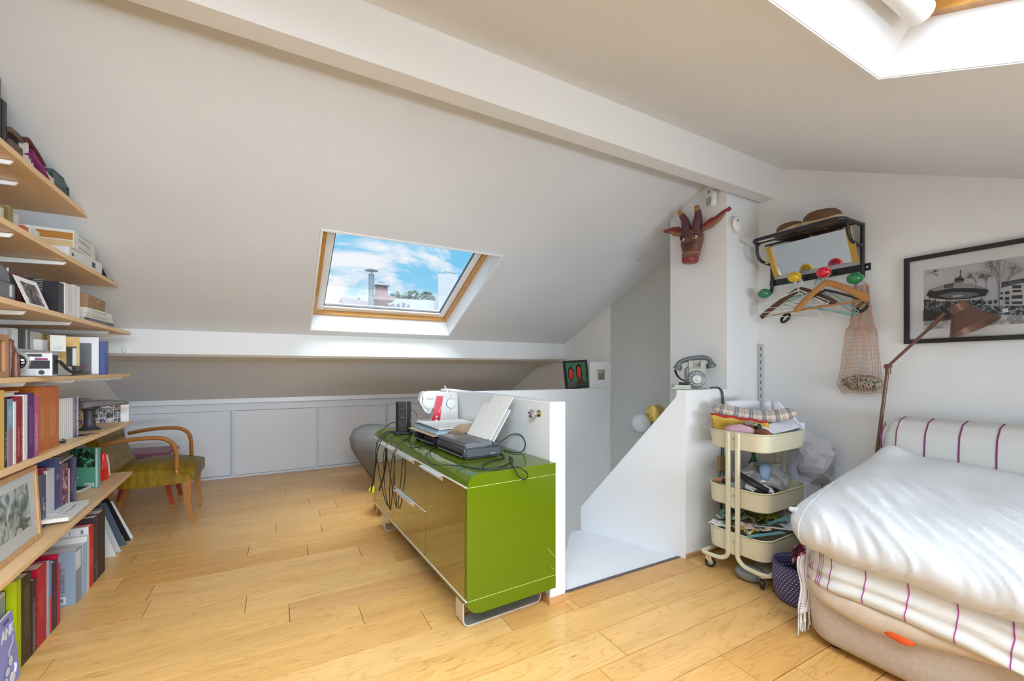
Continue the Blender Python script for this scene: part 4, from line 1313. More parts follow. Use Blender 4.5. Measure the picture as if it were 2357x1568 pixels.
for s_ in (1, -1):
    bm = B(); ell(bm, (-.097, s_ * .042, -.022), .014, .016, .012, Matrix.Rotation(s_ * .3, 3, 'X'), u=16, v=10); e_ = ob('eye', bm, cm('d8cfc4', .35), mk, smooth=180)
    bm = B(); ell(bm, (-.1075, s_ * .0445, -.023), .006, .008, .0085, u=12, v=8); ob('pupil', bm, cm('1a0f0c', .3), e_, smooth=180)
    bm = B(); tube(bm, smoothp([W(-.100, s_ * .012, -.030), W(-.114, s_ * .025, -.002), W(-.100, s_ * .056, .008), W(-.070, s_ * .074, -.01)], 5), .007, n=8); ob('brow', bm, MP, mk, smooth=60)
    hp = smoothp([W(-.045, s_ * .034, .02), W(-.055, s_ * .040, .08), W(-.06, s_ * .050, .13), W(-.07, s_ * .060 + .012, .175), W(-.075, s_ * .064 + .022, .205)], 5)
    m_ = len(hp)
    ob('horn', tube(B(), hp[:m_ - 6], [.040 * (1 - .68 * i / (m_ - 1)) for i in range(m_ - 6)], n=12), MP, mk, smooth=60)
    ob('horn_tip', tube(B(), hp[m_ - 7:], [.0405 * (1 - .68 * i / (m_ - 1)) for i in range(m_ - 7, m_)], n=12), MY, mk, smooth=60)
    ln = .20 if s_ < 0 else .15
    ep = [W(-.035, s_ * .065, .03), W(-.045, s_ * .085, .045), W(-.05, s_ * (.065 + ln * .35), .065), W(-.05, s_ * (.065 + ln * .55), .08), W(-.045, s_ * (.065 + ln * .8), .115 if s_ < 0 else .085), W(-.04, s_ * (.065 + ln), .135 if s_ < 0 else .092)]
    ep = smoothp(ep, 4)
    k_ = len(ep)
    rr = [.010 + .030 * math.sin(PI * min(1, (i / (k_ - 1)) * 1.05)) ** 1.3 * (1 if i / (k_ - 1) < .5 else .7) + .002 for i in range(k_)]
    ob('ear', tube(B(), ep, .014, n=10, flat=[r_ * .95 for r_ in rr]), MATS['mask_tan'], mk, smooth=60)
    ep2 = [p_ + W(-.0065, 0, 0) for p_ in ep[5:]]
    ob('ear_inside', tube(B(), ep2, .009, n=10, flat=[r_ * .68 + .002 for r_ in rr[5:]]), MRD, mk, smooth=60)
bm = B()
for z in (-.075, -.06):
    tube(bm, smoothp([W(-.10, .05, z + .01), W(-.118, .02, z), W(-.118, -.02, z), W(-.10, -.05, z + .01)], 4), .005, n=6)
for y in (-.018, .018):
    ell(bm, (-.116, y, -.095), .006, .009, .006, u=10, v=6)
ob('nose_wrinkle', bm, MP, mk, smooth=60)
# ================================================================ bookshelves on the left wall
def marks(key, bg, fg, sy=220, sz=70, thr=.52, rough=.5):
    """flat print: broken rows of lettering"""
    if key in bpy.data.materials:
        return bpy.data.materials[key]
    m = bpy.data.materials.new(key)
    m.use_nodes = True
    nt = m.node_tree
    b = nt.nodes['Principled BSDF']
    t = N(nt, 'ShaderNodeTexCoord')
    mp = N(nt, 'ShaderNodeMapping')
    mp.inputs['Scale'].default_value = (sy, sy, sz)
    no = N(nt, 'ShaderNodeTexNoise', i_Scale=1.0, i_Detail=1.0)
    r = ramp(nt, [(thr - .02, (*bg,)), (thr + .02, (*fg,))])
    L = nt.links.new
    L(t.outputs['Object'], mp.inputs[0])
    L(mp.outputs[0], no.inputs['Vector'])
    L(no.outputs['Fac'], r.inputs[0])
    L(r.outputs[0], b.inputs['Base Color'])
    b.inputs['Roughness'].default_value = rough
    return m
def rows(key, bg, fg, pitch=.008, thr=.42, cell=90, rough=.5):
    """flat print: a block of text set in rows"""
    if key in bpy.data.materials:
        return bpy.data.materials[key]
    m = bpy.data.materials.new(key)
    m.use_nodes = True
    nt = m.node_tree
    b = nt.nodes['Principled BSDF']
    L = nt.links.new
    t = N(nt, 'ShaderNodeTexCoord')
    sp_ = N(nt, 'ShaderNodeSeparateXYZ')
    L(t.outputs['Object'], sp_.inputs[0])
    a = N(nt, 'ShaderNodeMath', operation='MULTIPLY'); a.inputs[1].default_value = 1 / pitch
    L(sp_.outputs['Z'], a.inputs[0])
    f = N(nt, 'ShaderNodeMath', operation='FRACT'); L(a.outputs[0], f.inputs[0])
    lt = N(nt, 'ShaderNodeMath', operation='LESS_THAN'); lt.inputs[1].default_value = .45
    L(f.outputs[0], lt.inputs[0])
    fl_ = N(nt, 'ShaderNodeMath', operation='FLOOR'); L(a.outputs[0], fl_.inputs[0])
    cb = N(nt, 'ShaderNodeCombineXYZ')
    s1 = N(nt, 'ShaderNodeMath', operation='MULTIPLY'); s1.inputs[1].default_value = cell
    s2 = N(nt, 'ShaderNodeMath', operation='ADD')
    L(sp_.outputs['X'], s2.inputs[0]); L(sp_.outputs['Y'], s2.inputs[1]); L(s2.outputs[0], s1.inputs[0])
    L(s1.outputs[0], cb.inputs[0])
    s3 = N(nt, 'ShaderNodeMath', operation='MULTIPLY'); s3.inputs[1].default_value = 7.3
    L(fl_.outputs[0], s3.inputs[0]); L(s3.outputs[0], cb.inputs[1])
    no = N(nt, 'ShaderNodeTexNoise', i_Scale=1.0, i_Detail=1.0)
    L(cb.outputs[0], no.inputs['Vector'])
    gt = N(nt, 'ShaderNodeMath', operation='GREATER_THAN'); gt.inputs[1].default_value = thr
    L(no.outputs['Fac'], gt.inputs[0])
    mu = N(nt, 'ShaderNodeMath', operation='MULTIPLY')
    L(gt.outputs[0], mu.inputs[0]); L(lt.outputs[0], mu.inputs[1])
    mx = N(nt, 'ShaderNodeMixRGB')
    mx.inputs['Color1'].default_value = (*bg, 1); mx.inputs['Color2'].default_value = (*fg, 1)
    L(mu.outputs[0], mx.inputs[0]); L(mx.outputs[0], b.inputs['Base Color'])
    b.inputs['Roughness'].default_value = rough
    return m
def picture(key, stops, scale=14, detail=4, rough=.5, dist=1.2):
    """flat print: a blurred photographic image"""
    if key in bpy.data.materials:
        return bpy.data.materials[key]
    m = bpy.data.materials.new(key)
    m.use_nodes = True
    nt = m.node_tree
    b = nt.nodes['Principled BSDF']
    t = N(nt, 'ShaderNodeTexCoord')
    no = N(nt, 'ShaderNodeTexNoise', i_Scale=scale, i_Detail=detail, i_Distortion=dist)
    r = ramp(nt, stops)
    nt.links.new(t.outputs['Object'], no.inputs['Vector'])
    nt.links.new(no.outputs['Fac'], r.inputs[0])
    nt.links.new(r.outputs[0], b.inputs['Base Color'])
    b.inputs['Roughness'].default_value = rough
    return m
def xf(y):
    return -.868 - (y - 2.2) * .0218
SH = {1: (2.004, 2.029, 3.08, 0), 2: (1.724, 1.748, 3.60, 0), 3: (1.438, 1.461, 3.89, 0), 4: (1.148, 1.168, 3.90, 0), 5: (.810, .835, 3.90, 0), 6: (.449, .472, 3.96, .05)}
SZ = {k: v[1] for k, v in SH.items()}
BRACK = mat('bracket_white', (.80, .80, .78), .4)
names = {1: 'topmost', 2: 'second highest', 3: 'third highest', 4: 'fourth highest', 5: 'fifth highest', 6: 'lowest'}
bys = {1: [2.36, 2.62], 2: [2.36, 2.86], 3: [2.46, 2.93, 3.52, 3.80], 4: [2.46, 2.97, 3.55, 3.80], 5: [2.46, 2.97, 3.50, 3.82], 6: [2.62, 3.55, 3.78]}
for k, (z0, z1, ye, sk) in SH.items():
    ya = 1.15
    f0, f1 = xf(ya) + sk * .9, xf(ye) - sk * .1
    if k == 6:
        f0, f1 = -.775, -.912
    xb = XL + .004
    t = thing('wall_shelf', 'birch wall shelf on white brackets, the %s of the six' % names[k], 'shelf', ((f0 + xb) / 2, 2.5, z0), 0, 'wall shelves of the book wall')
    ob('board', prism(B(), [(f0, ya), (f1, ye), (xb, ye), (xb, ya)], z0, z1, 'z', bev=.002), SHELFWOOD, t, world=True)
    for y in bys[k]:
        xx = f0 + (f1 - f0) * (y - ya) / (ye - ya)
        sh_ = .022 if not (k == 1 and y > 2.5) else .10
        bm = B()
        prism(bm, [(xx - sh_, z0 - .002), (xx - sh_ - .012, z0 - .018), (xb + .02, z0 - .034), (xb, z0 - .034), (xb, z0 - .002)], y - .007, y + .007, 'y', bev=.002)
        ob('bracket', bm, BRACK, t, world=True)
def ypx(px, x):
    return at(px, 850, 'x', x).y
def zpx(px, py, x):
    return at(px, py, 'x', x).z
def book(loc, th, h, d, col, label, group=None, rot=(0, 0, 0), title=None, board=.0022, pages=None, name='book', cover=None, pcol=None):
    """spine towards +x, thickness along y, foot at z = 0"""
    t = thing(name, label, 'book', loc, rot, group)
    c = cm(col, .42) if isinstance(col, str) else col
    bm = B()
    box(bm, -d, 0, -th / 2, -th / 2 + board, 0, h)
    box(bm, -d, 0, th / 2 - board, th / 2, 0, h)
    box(bm, -board, .0006, -th / 2 + board * .3, th / 2 - board * .3, 0, h)
    ob('cover', bm, c, t)
    ob('pages', box(B(), -d + .004, -board, -th / 2 + board, th / 2 - board, .003, h - .004), pages or PAGES, t)
    if title:
        fg, a, b_ = title
        bg = hx(col) if isinstance(col, str) else (.5, .5, .5)
        bm = B(); box(bm, .0004, .0011, -th * .24, th * .24, h * a, h * b_)
        ob('spine_title', bm, marks('title_%s_%s' % (col, fg), bg, tuple(.35 * p_ + .65 * q_ for p_, q_ in zip(bg, hx(fg))), 620, 240, .56), t)
    return t
def spine(k, pl, pr, ptop, x, d, col, label, group=None, title=None, lean=0, z=None, **kw):
    y0, y1 = ypx(pl, x), ypx(pr, x)
    z = SZ[k] if z is None else z
    zt = zpx((pl + pr) / 2, ptop, x)
    return book((x, (y0 + y1) / 2, z + .0008), max(.004, (y1 - y0) - .0012), max(.05, zt - z - .001), d, col, label, group, (math.radians(lean), 0, 0), title, **kw)
def lying(loc, w_, l, h, col, label, rz=0, group=None, name='book', title=None, cat='book', pages=True):
    """a book lying flat: spine along local y at +x, width w_ along x, length l along y"""
    t = thing(name, label, cat, loc, rz, group)
    c = cm(col, .45) if isinstance(col, str) else col
    b = .0022
    bm = B()
    box(bm, -w_, 0, -l / 2, l / 2, 0, b)
    box(bm, -w_, 0, -l / 2, l / 2, h - b, h)
    box(bm, -b, .0006, -l / 2, l / 2, b * .3, h - b * .3)
    ob('cover', bm, c, t)
    ob('pages', box(B(), -w_ + .003, -b, -l / 2 + .003, l / 2 - .003, b, h - b), PAGES, t)
    if title:
        bm = B(); box(bm, .0004, .0011, -l * .3, l * .25, h * .3, h * .7)
        ob('spine_title', bm, marks('ltitle_%s_%s' % (col, title), hx(col), hx(title), 200, 200, .5), t)
    return t

# ---- shelf 5 (books with coloured spines)
G5 = 'books standing on the fifth shelf'
x = xf(2.4) - .012
spine(5, -9, 9.5, 899, x, .17, 'c9a24a', 'ochre book with a white spine edge, nearest on the fifth shelf', G5, pages=PAPER)
spine(5, 10, 16.5, 915, x, .16, '1d1a1e', 'thin black book right behind the ochre one on the fifth shelf', G5, title=('c8c8cc', .1, .5))
t = spine(5, 17, 29.5, 919, x, .14, '6c8aa3', 'book with a blue upper and mauve lower spine on the fifth shelf', G5, title=('dfe6ee', .62, .9))
bm = B(); box(bm, .0005, .0012, -.016, .016, .002, .14); ob('spine_lower', bm, cm('8d6a78', .45), t)
spine(5, 30, 37, 925, x, .13, 'd9d8d3', 'slim white book leaning on the blue and mauve one, fifth shelf', G5, title=('a24a50', .05, .2))
spine(5, 38, 47, 914, x, .17, '7d1826', 'wine red book beside the slim white ones on the fifth shelf', G5, title=('d8b8a8', .1, .55))
spine(5, 47.5, 53, 912, x - .006, .17, '8b2230', 'narrow dark red book squeezed against a white one on the fifth shelf', G5, title=('e6cfc6', .1, .6))
spine(5, 53.5, 63, 909, x - .004, .16, 'd6d2ce', 'white book between the dark red and the purple on the fifth shelf', G5, title=('b0503c', .02, .12))
spine(5, 64, 79, 905, x - .004, .17, '4a1a5c', 'thick deep purple book on the fifth shelf', G5, title=('a987b8', .2, .8))
spine(5, 79.5, 88.5, 911, x - .004, .16, 'a8507f', 'pink book next to the thick purple one on the fifth shelf', G5, title=('e8c9d8', .1, .7))
OR = mat('orange_cloth', (.46, .16, .025), .55, var=.15, vscale=10)
GO = 'tall orange cloth volumes'
for i, (a, c) in enumerate(((89, 106), (107, 135.5))):
    t = spine(5, a, c, 889, x - .03, .22, 'b5621f', ('narrower tall orange cloth volume beside the pink book', 'broad tall orange cloth volume in front of the white discs')[i], GO, title=('e2b48c', .2, .7), cover=OR)
    h_ = t.children[0].dimensions.z if False else .2
pc = thing('pencil', 'yellow wooden pencil lying across the tops of the fifth shelf books', 'pencil', (x - .02, (ypx(12, x) + ypx(60, x)) / 2, zpx(35, 903, x)))
L2 = (ypx(60, x) - ypx(12, x)) / 2
ob('shaft', cyl(B(), (0, -L2, 0), (0, L2 - .02, 0), .0042, n=6), wood('pencil_wood', (.60, .36, .16), (.50, .28, .1), .4), pc)
ob('tip', cyl(B(), (0, L2 - .02, 0), (0, L2, 0), .0042, .0008, n=6), cm('d8b890', .6), pc)
lying((x - .008, (ypx(13, x) + ypx(39, x)) / 2, zpx(25, 913.5, x)), .12, ypx(39, x) - ypx(13, x), .014, 'b8b2ac', 'grey paperback lying on top of the books under the pencil, fifth shelf')
# discs
G = 'white disc cases on the fifth shelf'
xd = x - .075
px = 137.
for i in range(7):
    w_ = 4.5 - i * .12
    t = spine(5, px, px + w_, 919 - i * .55, xd, .14, 'dcdcda', ('white disc case touching the orange volumes, first of seven', 'second white disc case from the orange volumes', 'third white disc case from the orange volumes', 'middle one of the seven white disc cases', 'third white disc case before the mauve cases', 'second white disc case before the mauve cases', 'white disc case touching the mauve disc case')[i], G, title=None, name='disc_case', board=.0012)
    t['category'] = 'disc case'
    px += w_ + .25
for i, (w_, c, lab) in enumerate(((4.5, '8b7f93', 'mauve disc case at the right end of the white disc cases'), (4.2, '6d6374', 'dark mauve disc case next to the mauve one'), (3.6, 'b9b4bf', 'pale lilac disc case nearest the cast-iron shoe last'))):
    t = spine(5, px, px + w_, 915 - i, xd, .14, c, lab, None, name='disc_case', board=.0012, title=('f0f0f0', .2, .8))
    t['category'] = 'disc case'
    px += w_ + .25
# cast iron shoe last
lx, ly = xf(3.3) - .10, ypx(206, xf(3.3) - .10)
la = thing('shoe_last', 'dark cast-iron cobbler shoe last standing on the fifth shelf', 'shoe last', (lx, ly, SZ[5] + .001), math.radians(-38))
IRON = mat('cast_iron', (.055, .05, .058), .5, metal=.3, bump=.15, bscale=120)
bm = B(); lathe(bm, [(.052, 0), (.053, .005), (.04, .012), (.028, .025), (.025, .05), (.025, .095), (.028, .115), (.046, .128), (.047, .133), (.003, .134)], None, n=28); ob('pedestal', bm, IRON, la, smooth=40)
FE = mat('grey_iron', (.17, .16, .155), .55, var=.2, vscale=30, bump=.2, bscale=160)
foot = [(-.06, .0, .040, .03), (-.045, .0, .043, .036), (0, .0, .040, .034), (.05, .004, .036, .030), (.10, .008, .043, .026), (.15, .006, .047, .020), (.195, 0, .036, .013), (.215, -.002, .016, .006)]
rings = []
for (u, off, hw, hh) in foot:
    zc_ = .143 + .006 * math.sin(u * 12)
    rings.append([W(off + hw * math.cos(a * PI / 8), u, zc_ + (hh if math.sin(a * PI / 8) > 0 else .012) * math.sin(a * PI / 8)) for a in range(16)])
ob('sole_plate', loft(B(), rings), FE, la, smooth=60)
bm = B(); cbox(bm, (0, -.03, .182), .05, .06, .016, None, .006); ob('heel_plate', bm, FE, la)
# photo-grid box book
gx = xf(3.7) - .012
t = thing('photo_album', 'white album with a grid of small colour photographs at the shelf end', 'album', (gx - .02, ypx(300, gx) - .012, SZ[5] + .001), math.radians(8))
ah = .135
ob('cover', box(B(), -.28, .018, -.038, .03, 0, ah, bev=.0015), cm('dcdcda', .45), t)
rg = random.Random(5)
pal = ['2b2320', 'c23a18', '4c3f6a', '8a2a3a', 'd9b20c', '6d6f86', '3f4a66', 'a9a7b0', '241d22', 'b98c4a', '55303c', '7c5a74']
for r_ in range(4):
    for c_ in range(7):
        w_ = .037
        xx = -.022 - (c_ + 1) * .0375
        ob('photo', box(B(), xx, xx + w_ - .002, -.0388, -.0378, -.004 + r_ * .036 + (.006 if r_ == 0 else 0), -.004 + r_ * .036 + .0335), picture('grid_%d' % ((r_ * 5 + c_ * 7) % 12), [(.35, hx('16141a')), (.5, hx(pal[(r_ * 5 + c_ * 7) % 12])), (.66, hx('d6d0cc'))], 60, 3), t)
# small things at the front of shelf 5
t = thing('felt_pen', 'black and white felt pen lying before the orange volumes', 'pen', at(88, 1027, 'z', SZ[5] + .009))
v = Vector(at(119, 1020, 'z', SZ[5] + .009)) - t.location
ob('barrel', cyl(B(), v * .12, v, .0075, n=12), cm('cfccc6', .4), t)
ob('cap', cyl(B(), v * 0, v * .45, .0085, n=12), cm('3b1d24', .4), t)
ob('grip', cyl(B(), v * .8, v * 1.03, .008, .004, n=12), BLACK, t)
bm = B(); tube(bm, smoothp([at(px_, py_, 'z', SZ[5] + .008) for px_, py_ in ((122, 1021), (130, 1018), (134, 1013), (142, 1011), (150, 1014), (147, 1018), (136, 1017))], 4), .0045, n=7)
ob('key_ring', bm, BLACK, None, 'small black looped strap lying in front of the orange volumes', 'strap', smooth=60)
for i, (a, b_, col, lab) in enumerate((((150, 1010), (208, 1001), '6d6673', 'dark photo print lying flat on the fifth shelf'), ((180, 1004), (236, 997), '9a8f86', 'faded photo print lying further back on the fifth shelf'))):
    p0, p1 = at(*a, 'z', SZ[5]), at(*b_, 'z', SZ[5])
    d_ = p1 - p0
    t = thing('photo_print', lab, 'photo', ((p0 + p1) / 2) + Vector((-.03, 0, .001)), math.atan2(d_.y, d_.x))
    ob('paper', box(B(), -d_.length / 2, d_.length / 2, -.035, .035, 0, .001), picture('print_%d' % i, [(.3, hx('2a2730')), (.6, hx(col)), (.75, hx('cfc9c4'))], 25), t)

# ---- shelf 4
x = xf(2.5) - .015
z4 = SZ[4]
# wooden box frame at the near end
t = thing('wooden_picture', 'brown wooden framed panel standing at the near end of the fourth shelf', 'picture', (x, ypx(18.5, x), z4 + .001))
fh = zpx(10, 771, x) - z4
for (y0, y1, a, b_) in ((-.26, -.24, 0, fh), (-.022, 0, 0, fh), (-.24, -.022, 0, .022), (-.24, -.022, fh - .022, fh)):
    ob('frame_bar', box(B(), -.02, .002, y0, y1, a, b_), wood('walnutish', (.40, .20, .09), (.30, .13, .05), .45, (20, 20, 4)), t)
ob('panel', box(B(), -.014, -.008, -.24, -.022, .022, fh - .022), wood('brown_panel', (.24, .12, .06), (.18, .08, .04), .5, (20, 20, 4)), t)
# back row
xb4 = x - .14
G4 = 'books in the back row of the fourth shelf'
for (a, b_, pt_, col, lab, ti) in ((16, 27, 757, 'b9b9ba', 'grey white book at the near end of the fourth shelf back row', '7a7a7c'), (28, 41, 756, 'dcdbd8', 'white book in the fourth shelf back row, behind the cine camera', None), (41.5, 51, 756, '1b1d24', 'black book behind the cine camera, fourth shelf', None),
                              (51.5, 59, 757, '34363c', 'charcoal book behind the cine camera, fourth shelf', '8a8a90'), (59.5, 63, 759, 'c7c5c0', 'slim off-white book between two charcoal ones, fourth shelf', None), (63.5, 69.5, 762, '55575c', 'slate grey book in the fourth shelf back row', None), (70, 95, 764, 'bdb7b4', 'thick pale grey book standing behind the lying pile', 'dedede')):
    spine(4, a, b_, pt_, xb4, .16, col, lab, G4, title=(ti, .3, .8) if ti else None)
t = spine(4, 96.5, 114, 769, xb4 - .01, .16, 'caa21c', 'yellow book with big black letters in the back of the fourth shelf', None)
text('SE', .045, BLACK, 'lettering', t, Matrix.Translation((.0013, -.029, .175)) @ Matrix.Rotation(PI / 2, 4, 'Z') @ Matrix.Rotation(PI / 2, 4, 'X'), bold=True)
for i, (a, b_, pt_) in enumerate(((97, 101, 782), (102, 105.5, 783), (106, 110, 783))):
    spine(4, a, b_, pt_, xb4 + .03, .1, 'd5d3d0', ('slim white booklet nearest the pale grey book, before the yellow one', 'slim white booklet in the middle of the three before the yellow book', 'slim white booklet furthest of the three before the yellow book')[i], 'white booklets before the yellow book')
# lying pile
xp = x - .025
cy = (ypx(46, xp) + ypx(140, xp)) / 2 + .05
zz = z4 + .001
pile = [('8b7d70', .034, 'brown paperback at the bottom of the lying pile on the fourth shelf'), ('e4e2da', .014, 'white paperback second from the bottom of the lying pile'), ('d9cd9c', .022, 'cream yellow book in the middle of the lying pile, fourth shelf'), ('dfd8c0', .012, 'thin cream book in the lying pile under the grey one'), ('a5a3a0', .030, 'broad grey book on top of the lying pile behind the cine camera')]
for i, (c, h_, lab) in enumerate(pile):
    lying((xp - .004 * (i % 2) - (.012 if i == 4 else 0), cy - .01 * i, zz), .22, .34 - .012 * i + (.09 if i == 4 else 0), h_, c, lab, math.radians((i % 3 - 1) * 2), 'books in the lying pile on the fourth shelf', title='b8a888' if i in (2,) else '8a8a88')
    zz += h_ + .0008
# white booklet and gilded passe-partout
xm = x - .05
y0 = ypx(116, xm)
t = thing('booklet', 'pale booklet with a pencil drawing standing on the lying pile, fourth shelf', 'booklet', (-.958, 2.85, zz + .001), (0, 0, math.radians(12)))
ob('cover', box(B(), 0, .052, -.003, .003, 0, .078), cm('cfcfc8', .6), t)
bm = B(); tube(bm, smoothp([W(.012, -.0035, .018), W(.026, -.0035, .024), W(.036, -.0035, .018), W(.028, -.0035, .013), W(.012, -.0035, .012)], 4), .0007, n=4); ob('drawing', bm, cm('8d8a86', .6), t)
t = thing('gilt_mount', 'square gold card mount with a cut-out window on the fourth shelf', 'mount', (-.915, 3.05, z4 + .001), (0, 0, math.radians(14)))
GD = mat('gilt_card', (.58, .36, .08), .5, var=.1, vscale=20)
for (a, b_, c, d_) in ((-.10, -.048, .0, .198), (-.010, 0, 0, .198), (-.048, -.010, 0, .048), (-.048, -.010, .148, .198)):
    ob('card', box(B(), a, b_, -.0025, .0025, c, d_), GD, t)
ob('inner_card', box(B(), -.026, -.011, .004, .006, .05, .14), cm('d8d6d0', .6), t)
ob('window_dark', box(B(), -.047, -.0265, .004, .006, .049, .147), cm('2c221c', .6), t)
# text book and blue book
xt = x - .012
yt = ypx(239, xt)
t = thing('art_book', 'white jacketed book with a black back panel of small text', 'book', (xt - .02, yt - .006, z4 + .001), (math.radians(-1), 0, math.radians(14)))
bh = zpx(238, 778, xt) - z4
ob('cover', box(B(), -.30, 0, -.016, .016, 0, bh, bev=.001), cm('d5d3d4', .4), t)
ob('back_panel', box(B(), -.235, -.03, -.0168, -.0158, .002, bh * .84), cm('14141a', .4), t)
ob('back_text', box(B(), -.225, -.075, -.0174, -.0166, bh * .33, bh * .76), rows('backtext', hx('14141a'), hx('8f8f94'), .0075, .36), t)
ob('small_text', box(B(), -.225, -.10, -.0174, -.0166, bh * .08, bh * .22), rows('backtext2', hx('14141a'), hx('7c7c84'), .012, .5), t)
ob('jacket_title', box(B(), -.22, -.14, -.0168, -.0158, bh * .93, bh * .96), rows('backtext3', hx('d5d3d4'), hx('8d6a80'), .02, .4), t)
t = spine(4, 240.5, 249.5, 786, xt - .002, .26, '4a5d96', 'dark blue book at the right end of the fourth shelf', None)
# cine camera
kx = xf(2.6) - .035
kc = thing('cine_camera', 'vintage silver and black cine camera on the fourth shelf', 'camera', (kx, ypx(68, kx), z4 + .001), math.radians(6))
ch = zpx(68, 811, kx) - z4
ALU = mat('camera_silver', (.58, .59, .60), .32, metal=.7)
ob('body', box(B(), -.075, .075, -.04, .04, 0, ch, bev=.006, seg=2), ALU, kc)
ob('leather', box(B(), -.068, .068, -.0415, -.039, .033, ch - .036), mat('camera_leather', (.02, .02, .023), .6, bump=.3, bscale=400), kc)
ob('side_leather', box(B(), .0735, .0765, -.033, .033, .01, ch - .012), MATS['camera_leather'], kc)
ob('viewfinder', box(B(), -.035, .045, -.042, -.038, ch - .02, ch - .009), BLACK, kc)
ob('lower_plate', box(B(), -.07, .03, -.042, -.039, .006, .028), ALU, kc)
ob('badge', box(B(), .025, .062, -.0425, -.039, ch - .034, ch - .026), cm('7d1f4a', .4), kc)
bm = B(); lathe(bm, [(.043, 0), (.045, .004), (.045, .022), (.043, .026), (.040, .026), (.036, .012), (.002, .004)], Matrix.Translation((-.028, -.040, ch * .58)) @ Matrix.Rotation(PI / 2, 4, 'X'), n=32); ln_ = ob('lens', bm, ALU, kc, smooth=40)
bm = B(); ell(bm, (-.028, -.046, ch * .58), .036, .012, .036, u=24, v=12); ob('lens_glass', bm, mat('lens_black', (.012, .012, .016), .06, coat=1.0), ln_, smooth=180)
bm = B(); cyl(bm, (.045, -.04, .018), (.045, -.046, .018), .009, n=14); ob('release', bm, BLACK, kc)
bm = B(); tube(bm, smoothp([W(.078, 0, ch * .62), W(.088, .01, ch * .6), W(.105, .04, ch * .28), W(.12, .06, ch * .16), W(.14, .08, ch * .2)], 5), .0065, n=8); ob('crank', bm, BLACK, kc, smooth=60)
hg = thing('camera_grip', 'silver and black pistol grip lying beside the cine camera', 'grip', at(127, 857, 'x', kx + .01), (0, 0, math.radians(80)))
hg.location.z = z4 + .001
ob('grip', box(B(), -.11, .10, -.018, .018, 0, .045, bev=.006, seg=2), ALU, hg)
ob('end', box(B(), .08, .112, -.019, .019, -.0, .047, bev=.004), BLACK, hg)
lying((x - .005, ypx(182, x), z4 + .001), .16, ypx(205, x) - ypx(152, x), .047, '57524b', 'dark olive cloth book with a red end lying on the fourth shelf', math.radians(6), title=None)
ob('red_box', box(B(), xt - .09, xt - .002, ypx(190, xt) + .012, ypx(204, xt) + .016, z4 + .0485, z4 + .052), cm('a31f22', .5), None, 'small flat red card on the olive cloth book, fourth shelf', 'card')
for i, (px_, py_, h_, r_) in enumerate(((24, 820, .15, .018), (22, 845, .1, .012))):
    p_ = at(px_, 860, 'x', x - .03 + .02 * i)
    bm = B(); lathe(bm, [(r_, 0), (r_ * 1.1, .02), (r_ * .8, h_ * .5), (r_ * .9, h_ * .7), (r_ * .5, h_ * .85), (r_ * .6, h_ * .95), (.002, h_)], Matrix.Translation((p_.x, p_.y + i * .045, z4 + .001)), n=16)
    ob('figurine', bm, wood('dark_figure', (.16, .06, .035), (.11, .04, .02), .4), None, ('taller dark wooden figurine behind the wooden frame, fourth shelf', 'shorter dark wooden figurine before the taller one, fourth shelf')[i], 'figurine', 'wooden figurines on the fourth shelf', smooth=60)

# ---- shelf 3
x = xf(2.5) - .012
z3 = SZ[3]
t = thing('archive_box', 'slate grey archive box with small labels at the near end of the third shelf', 'box', (x, ypx(36, x), z3 + .001))
bh = zpx(20, 650, x) - z3
ob('body', box(B(), -.26, 0, -.20, 0, 0, bh, bev=.006), mat('slate_card', (.13, .14, .155), .6, var=.1, vscale=20), t)
ob('lid', prism(B(), [(-.2, bh - .004), (-.03, bh - .004), (-.05, bh + .05), (-.2, bh + .075)], -.25, .0, 'x', bev=.006), MATS['slate_card'], t)
ob('label', box(B(), .0, .0012, -.042, -.026, .012, .055), cm('c7c7c4', .6), t)
ob('label', box(B(), .0, .0012, -.06, -.05, .105, .118), cm('c7c7c4', .6), t)
xb3 = x - .10
spine(3, 20, 38, 633, xb3, .16, '2a1216', 'dark brown book behind the photo print on the third shelf', 'dark books behind the photo print, third shelf')
spine(3, 38.5, 50, 631, xb3, .16, '611319', 'dark red book behind the photo print on the third shelf', 'dark books behind the photo print, third shelf')
spine(3, 50.5, 68, 640, xb3, .16, '17141c', 'black book behind the photo print on the third shelf', 'dark books behind the photo print, third shelf')
t = spine(3, 133, 147, 651, x - .006, .22, '1b1c22', 'thick black book with a grey spine on the third shelf', None, title=('6d6f78', .1, .9))
hb = .22
bt = B(); box(bt, -.16, -.05, -.0345, -.0325, .02, .15)
ob('cover_text', bt, rows('blacktext', hx('15161a'), hx('83858c'), .008, .4), t)
pp_ = thing('photo_print', 'white bordered photo print leaning back before the black book on the third shelf', 'photo', (-.884, 2.525, z3 + .001), (0, math.radians(-19), 0))
PHh = .122
ob('paper', box(B(), -.0012, .0, -.092, .095, 0, PHh), PAPER, pp_)
ob('image', box(B(), -.0002, .0007, -.060, .064, .008, PHh - .020), picture('snapshot', [(.36, hx('15171c')), (.5, hx('4a4e58')), (.58, hx('8a6a5c')), (.72, hx('c4ccd2'))], 22), pp_)
spine(3, 148, 170, 655, x - .004, .18, 'd8d6d2', 'very thick white book with fine print on its spine, third shelf', 'white books on the third shelf', title=('8d8d8d', .1, .9))
spine(3, 170.5, 177, 657, x - .004, .17, 'cfcecb', 'narrow white book beside the very thick one, third shelf', 'white books on the third shelf')
spine(3, 177.5, 184, 660, x - .008, .17, 'e0dfdb', 'narrow bright white book at the end of the white row, third shelf', 'white books on the third shelf', title=('b0b0b0', .2, .6))
xr = xf(3.55) - .01
yy = (ypx(188, xr) + ypx(266, xr)) / 2
zz = z3 + .001
